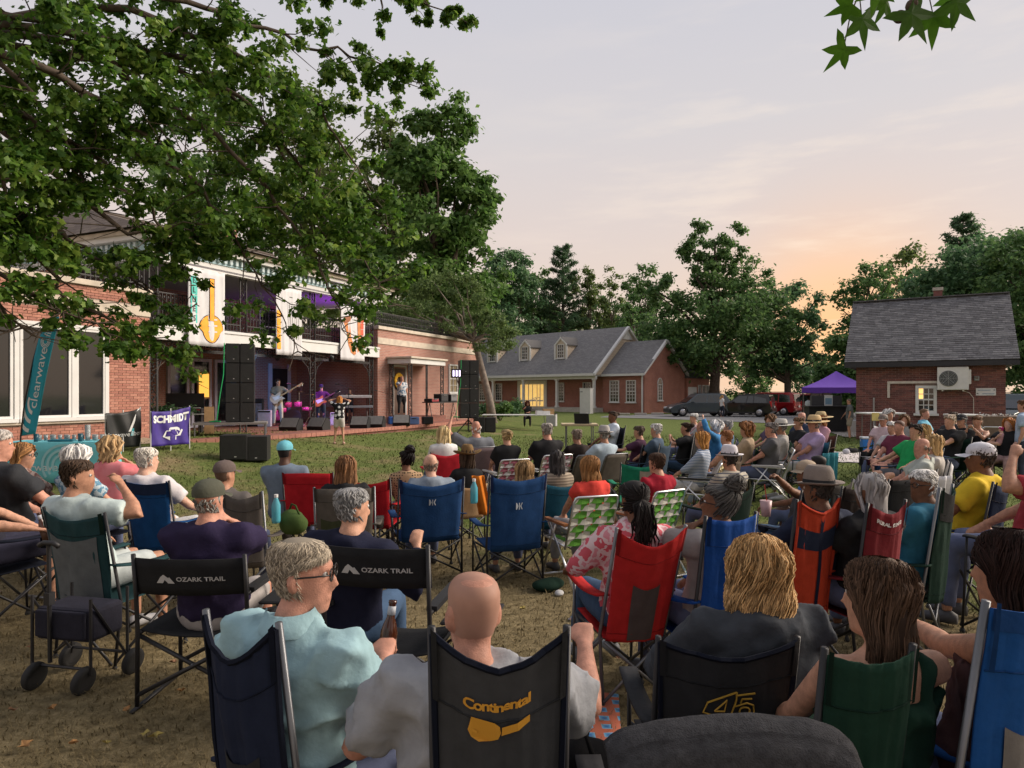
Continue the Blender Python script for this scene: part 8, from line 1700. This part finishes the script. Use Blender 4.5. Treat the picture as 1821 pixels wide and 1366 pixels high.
def drink(p, c, lab): q = empty('drink_cup', p, 0, lab, 'cup'); MB().lathe([(.032, 0), (.045, .12), (.043, .12)], 14).build('cup', mat('cup_%02d%02d' % (int(c[0]*99), int(c[1]*99)), c, .3, var=0), q, True); MB().tube([(.01, 0, .1), (-.01, 0, .24)], .004, 5).build('straw', RCAP, q)
drink(P(1362, 918, 5.2), (.45, .30, .32), 'pink iced drink with straw by the flat cap'); 
def wbot(p, lab, c=(.10, .42, .52)): q = empty('water_bottle', p, 0, lab, 'bottle'); MB().lathe([(.03, 0), (.034, .02), (.034, .14), (.014, .19), (.014, .20)], 14).build('body', mat('water_%02d' % int(c[2]*99), c, .12, var=0, trans=.3), q, True); MB().lathe([(.016, .198), (.016, .222)], 10).build('cap', WHITE, q)
wbot(P(491, 930, 5.3), 'clear water bottle in the chair arm by the taupe chair'); wbot(P(843, 895, 6.2), 'water bottle in the chair arm between the blue emblem chairs')
gcool = blob_bag(P(522, 945, 5.4)-Vector((0, 0, .02)), (.26, .2, .20), (.045, .075, .02), 'olive soft cooler hanging beside the taupe chair', 'bag', 'soft_cooler', 9)
# blankets
def blanket(pts, m, lab, seed=0):
    P4 = [G(*p) for p in pts]; f = lambda u, v: P4[0].lerp(P4[1], u).lerp(P4[3].lerp(P4[2], u), v)+Vector((0, 0, .012+.022*abs(mnoise.noise(Vector((u*6, v*5, seed))))))
    MB().grid(f, 18, 14, .006, (0, 0, 1)).build('picnic_blanket', m, None, True, label=lab, cat='blanket', group='picnic blankets')
blanket([(1010, 1105), (1150, 1135), (1215, 1072), (1060, 1062)], pattern('plaid_rust', (.30, .08, .05), (.42, .44, .48), 'plaid', 1.9, .52, (.14, .26, .36)), 'rust and white plaid blanket under the red chair', 1)
blanket([(1190, 1060), (1420, 1075), (1450, 1005), (1240, 1000)], pattern('plaid_aqua', (.32, .09, .06), (.40, .42, .45), 'plaid', 2.2, .46, (.04, .30, .36)), 'aqua and rust blanket under the royal blue chair', 2)
blanket([(1390, 1085), (1470, 1078), (1455, 1005), (1405, 1010)], cloth((.05, .34, .38)), 'turquoise towel under the orange-red chair', 3)
blanket([(1530, 1062), (1625, 1040), (1580, 1005), (1535, 1015)], pattern('aqua_spot', (.05, .36, .40), (.20, .48, .50), 'noise', 12, .5), 'turquoise spotted towel under the maroon chair', 4)
blanket([(1452, 822), (1600, 826), (1560, 806), (1455, 804)], cloth((.52, .48, .47)), 'white blanket spread before the green tee', 5)
blanket([(620, 1560), (1120, 1560), (1100, 1240), (700, 1240)], pattern('plaid_blue', (.03, .10, .26), (.12, .30, .44), 'plaid', 3.2, .5, (.34, .10, .06)), 'blue plaid blanket under the gold-print chair', 6)
# ---- cars
CG = mat('car_glass', (.012, .016, .018), .05, var=0, spec=.9); TYRE = mat('tyre', (.015, .015, .016), .85); RIM = mat('rim_alloy', (.40, .40, .42), .3, metal=.8, var=.1); TAIL = mat('tail_lamp', (.45, .01, .012), .25, var=0); LAMP = mat('head_lamp', (.55, .56, .58), .15, var=0)
def car(px, py, Y, rz, c, lab, L_=4.6, Wd=1.85, Hh=1.68, van=False, small=False):
    x = PX(px, Y); root = empty('parked_car', (x, Y, .03), rz, lab, 'car', 'cars in the lot'); paint = mat('paint_%02d%02d%02d' % tuple(int(q*99) for q in c), c, .28, metal=.35, var=.04, coat=.6)
    h2 = L_/2; gh = .95
    low = [(-h2, .38), (-h2+.02, .62), (-h2+.06, gh-.02), (-h2+.35, gh+.02)] 
    prof = [(-h2, .40), (-h2+.02, .75), (-h2+.10, gh+.05), (h2-1.25, gh+.06), (h2-.35, gh-.12), (h2-.05, gh-.32), (h2, .45), (h2-.1, .26), (-h2+.15, .26)]
    wr_ = .345; wx = (-h2+.85, h2-.92)
    def arch(prof):
        out_ = prof[:-2]; base = []
        out_.append((h2-.1, .26))
        for cx in (wx[1], wx[0]):
            for k in range(7): a = math.pi*k/6; out_.append((cx+.42*math.cos(a), .26+.44*math.sin(a)*1.02+.0))
        out_.append((-h2+.15, .26)); return out_
    pr = arch(prof); n = len(pr); vs, fs = [], []; secs = [(-Wd/2, .0), (-Wd/2+.06, .03), (Wd/2-.06, .03), (Wd/2, .0)]
    b = bmesh.new()
    def face(side_, inset):
        v = [b.verts.new((u*(1-.01*inset), side_, z)) for u, z in pr]; return v
    A = face(-Wd/2+.0, 1); B = face(Wd/2, 1)
    for i in range(n): b.faces.new((A[i], A[(i+1) % n], B[(i+1) % n], B[i]))
    fA = b.faces.new(list(reversed(A))); fB = b.faces.new(B); bmesh.ops.triangulate(b, faces=[fA, fB]); bmesh.ops.recalc_face_normals(b, faces=b.faces[:])
    me = bpy.data.meshes.new('body'); b.to_mesh(me); b.free(); me.materials.append(paint); body = link('body', me, root); bv = body.modifiers.new('b', 'BEVEL'); bv.width = .05; bv.segments = 2; bv.limit_method = 'ANGLE'; bv.angle_limit = R(40)
    # greenhouse
    tw = Wd*.40; bw = Wd*.475; r0 = -h2+.10 if not van else -h2+.05; f0 = h2-1.22
    rt0, rt1 = (-h2+.55 if not van else -h2+.22), h2-2.05
    b = MB(); secs = [(r0, gh+.02, bw), (rt0, Hh-.05, tw), (rt0+.35, Hh, tw), (rt1-.3, Hh, tw), (rt1, Hh-.04, tw), (f0, gh+.04, bw)]
    vs = [(u, -w_, z) for u, z, w_ in secs]+[(u, w_, z) for u, z, w_ in secs]; k = len(secs); b.add(vs, [tuple(range(k)), tuple(reversed(range(k, 2*k)))]+[(i+1, i, k+i, k+i+1) for i in range(k-1)]); ca = b.build('cabin', paint, body); bv = ca.modifiers.new('b', 'BEVEL'); bv.width = .04; bv.segments = 2
    for s in (-1, 1):      # side windows
        wy = lambda z: s*(bw+(tw-bw)*(z-gh)/(Hh-.05-gh)+.008); z0, z1 = gh+.07, Hh-.13
        xs = [r0+.42, r0+1.25, rt1-.95+.55, f0-.42]; cuts = [(r0+.30, r0+1.15, rt0+.22, rt0+.98), (r0+1.23, (r0+f0)/2+.15, rt0+1.06, (r0+f0)/2+.05), ((r0+f0)/2+.23, f0-.22, (r0+f0)/2+.13, rt1+.02)]
        for a0, a1, t0, t1 in cuts:
            q = MB(); q.add([(a0, wy(z0), z0), (a1, wy(z0), z0), (t1, wy(z1), z1), (t0, wy(z1), z1)], [(0, 1, 2, 3) if s < 0 else (3, 2, 1, 0)]); q.build('side_window', CG, ca)
        bx('door_handle', ((r0+f0)/2+.35, s*(Wd/2+.006), gh-.10), (.2, .02, .035), paint, body); bx('mirror', (f0-.45, s*(Wd/2+.07), gh+.10), (.14, .16, .13), paint, body, bevel=.03); bx('sill_trim', (0, s*(Wd/2+.004), .30), (2.0, .012, .12), BLACK, body)
        bx('tail_light', (-h2+.09, s*Wd*.43, gh-.03), (.14, .22, .30 if not van else .42), TAIL, body, bevel=.02); bx('headlight', (h2-.16, s*Wd*.36, gh-.32), (.30, .36, .13), LAMP, body, bevel=.03)
        for cx in wx:
            yy = s*(Wd/2-.11); w_ = MB().lathe([(.20, -.10), (.32, -.105), (wr_, -.07), (wr_, .07), (.32, .105), (.20, .10)], 24, (cx, yy, wr_), RX).build('wheel', TYRE, root, True)
            rm_ = MB().lathe([(.0, -.02), (.05, -.03), (.205, -.02), (.215, .02), (0, .02)], 20, (cx, yy+s*.085, wr_), RX).build('rim', RIM if not small else BLACK, w_, True)
            sp_ = MB()
            for k in range(5): a = k/5*6.283+.3; sp_.box((cx+.12*math.cos(a), yy+s*.112, wr_+.12*math.sin(a)), (.17, .02, .05), 0, 0, None)
    q = MB(); q.add([(f0-.02+.012, -bw*.92, gh+.09), (f0-.02+.012, bw*.92, gh+.09), (rt1+.05, tw*.9, Hh-.10), (rt1+.05, -tw*.9, Hh-.10)], [(0, 1, 2, 3)]); q.build('windscreen', CG, ca)
    q = MB(); q.add([(r0-.004, bw*.88, gh+.10), (r0-.004, -bw*.88, gh+.10), (rt0-.06, -tw*.88, Hh-.14), (rt0-.06, tw*.88, Hh-.14)], [(0, 1, 2, 3)]); q.build('rear_window', CG, ca)
    bx('bumper', (-h2+.02, 0, .48), (.12, Wd*.94, .22), BLACK if not van else paint, body, bevel=.04); bx('bumper', (h2-.04, 0, .42), (.12, Wd*.92, .24), BLACK, body, bevel=.04); bx('licence_plate', (-h2-.03, 0, gh-.25), (.015, .32, .16), WHITE, body)
    for s in (-1, 1): MB().tube([(rt0+.2, s*tw*.9, Hh+.04), (rt1-.2, s*tw*.9, Hh+.04)], .018, 5).build('roof_rail', BLACK, ca)
    return root
car(1241, 740, 50.5, R(180+4), (.045, .062, .075), 'slate grey crossover parked nearest the porch building', 4.7)
car(1322, 740, 50.0, R(148), (.008, .008, .009), 'black hatchback parked between the grey crossover and red van', 4.3, Hh=1.62, van=True)
car(1362, 738, 53.5, R(140), (.26, .008, .012), 'bright red minivan parked behind the black hatchback', 5.0, 1.95, 1.76, van=True)
car(1410, 737, 55.0, R(100), (.20, .008, .012), 'dark red crossover seen from behind near the tree trunk', 4.5, van=True)
car(1392, 728, 78.0, R(170), (.40, .41, .42), 'silver car far across the road', 4.5); car(1378, 730, 72.0, R(175), (.02, .02, .025), 'black car far behind the red minivan', 4.5)
car(1800, 728, 30.0, R(-150), (.02, .035, .035), 'dark green car at the right edge behind the hedge', 4.6)
MB_ = mat('hedge_board', (.16, .11, .08), .9); hd2 = empty('planter_box', (PX(1805, 21.0), 21.0, 0), R(-8), 'low brown planter wall with pale flowers at the right edge', 'planter'); bx('box', (0, 0, .5), (2.2, .5, 1.0), MB_, hd2); leaf_cloud([(x*.2-1.0, 0, 1.02) for x in range(11)], [.14]*11, 40, .07, mat('pale_flower', (.55, .52, .48), .8), 'flowers', hd2, 5)
finish_people()
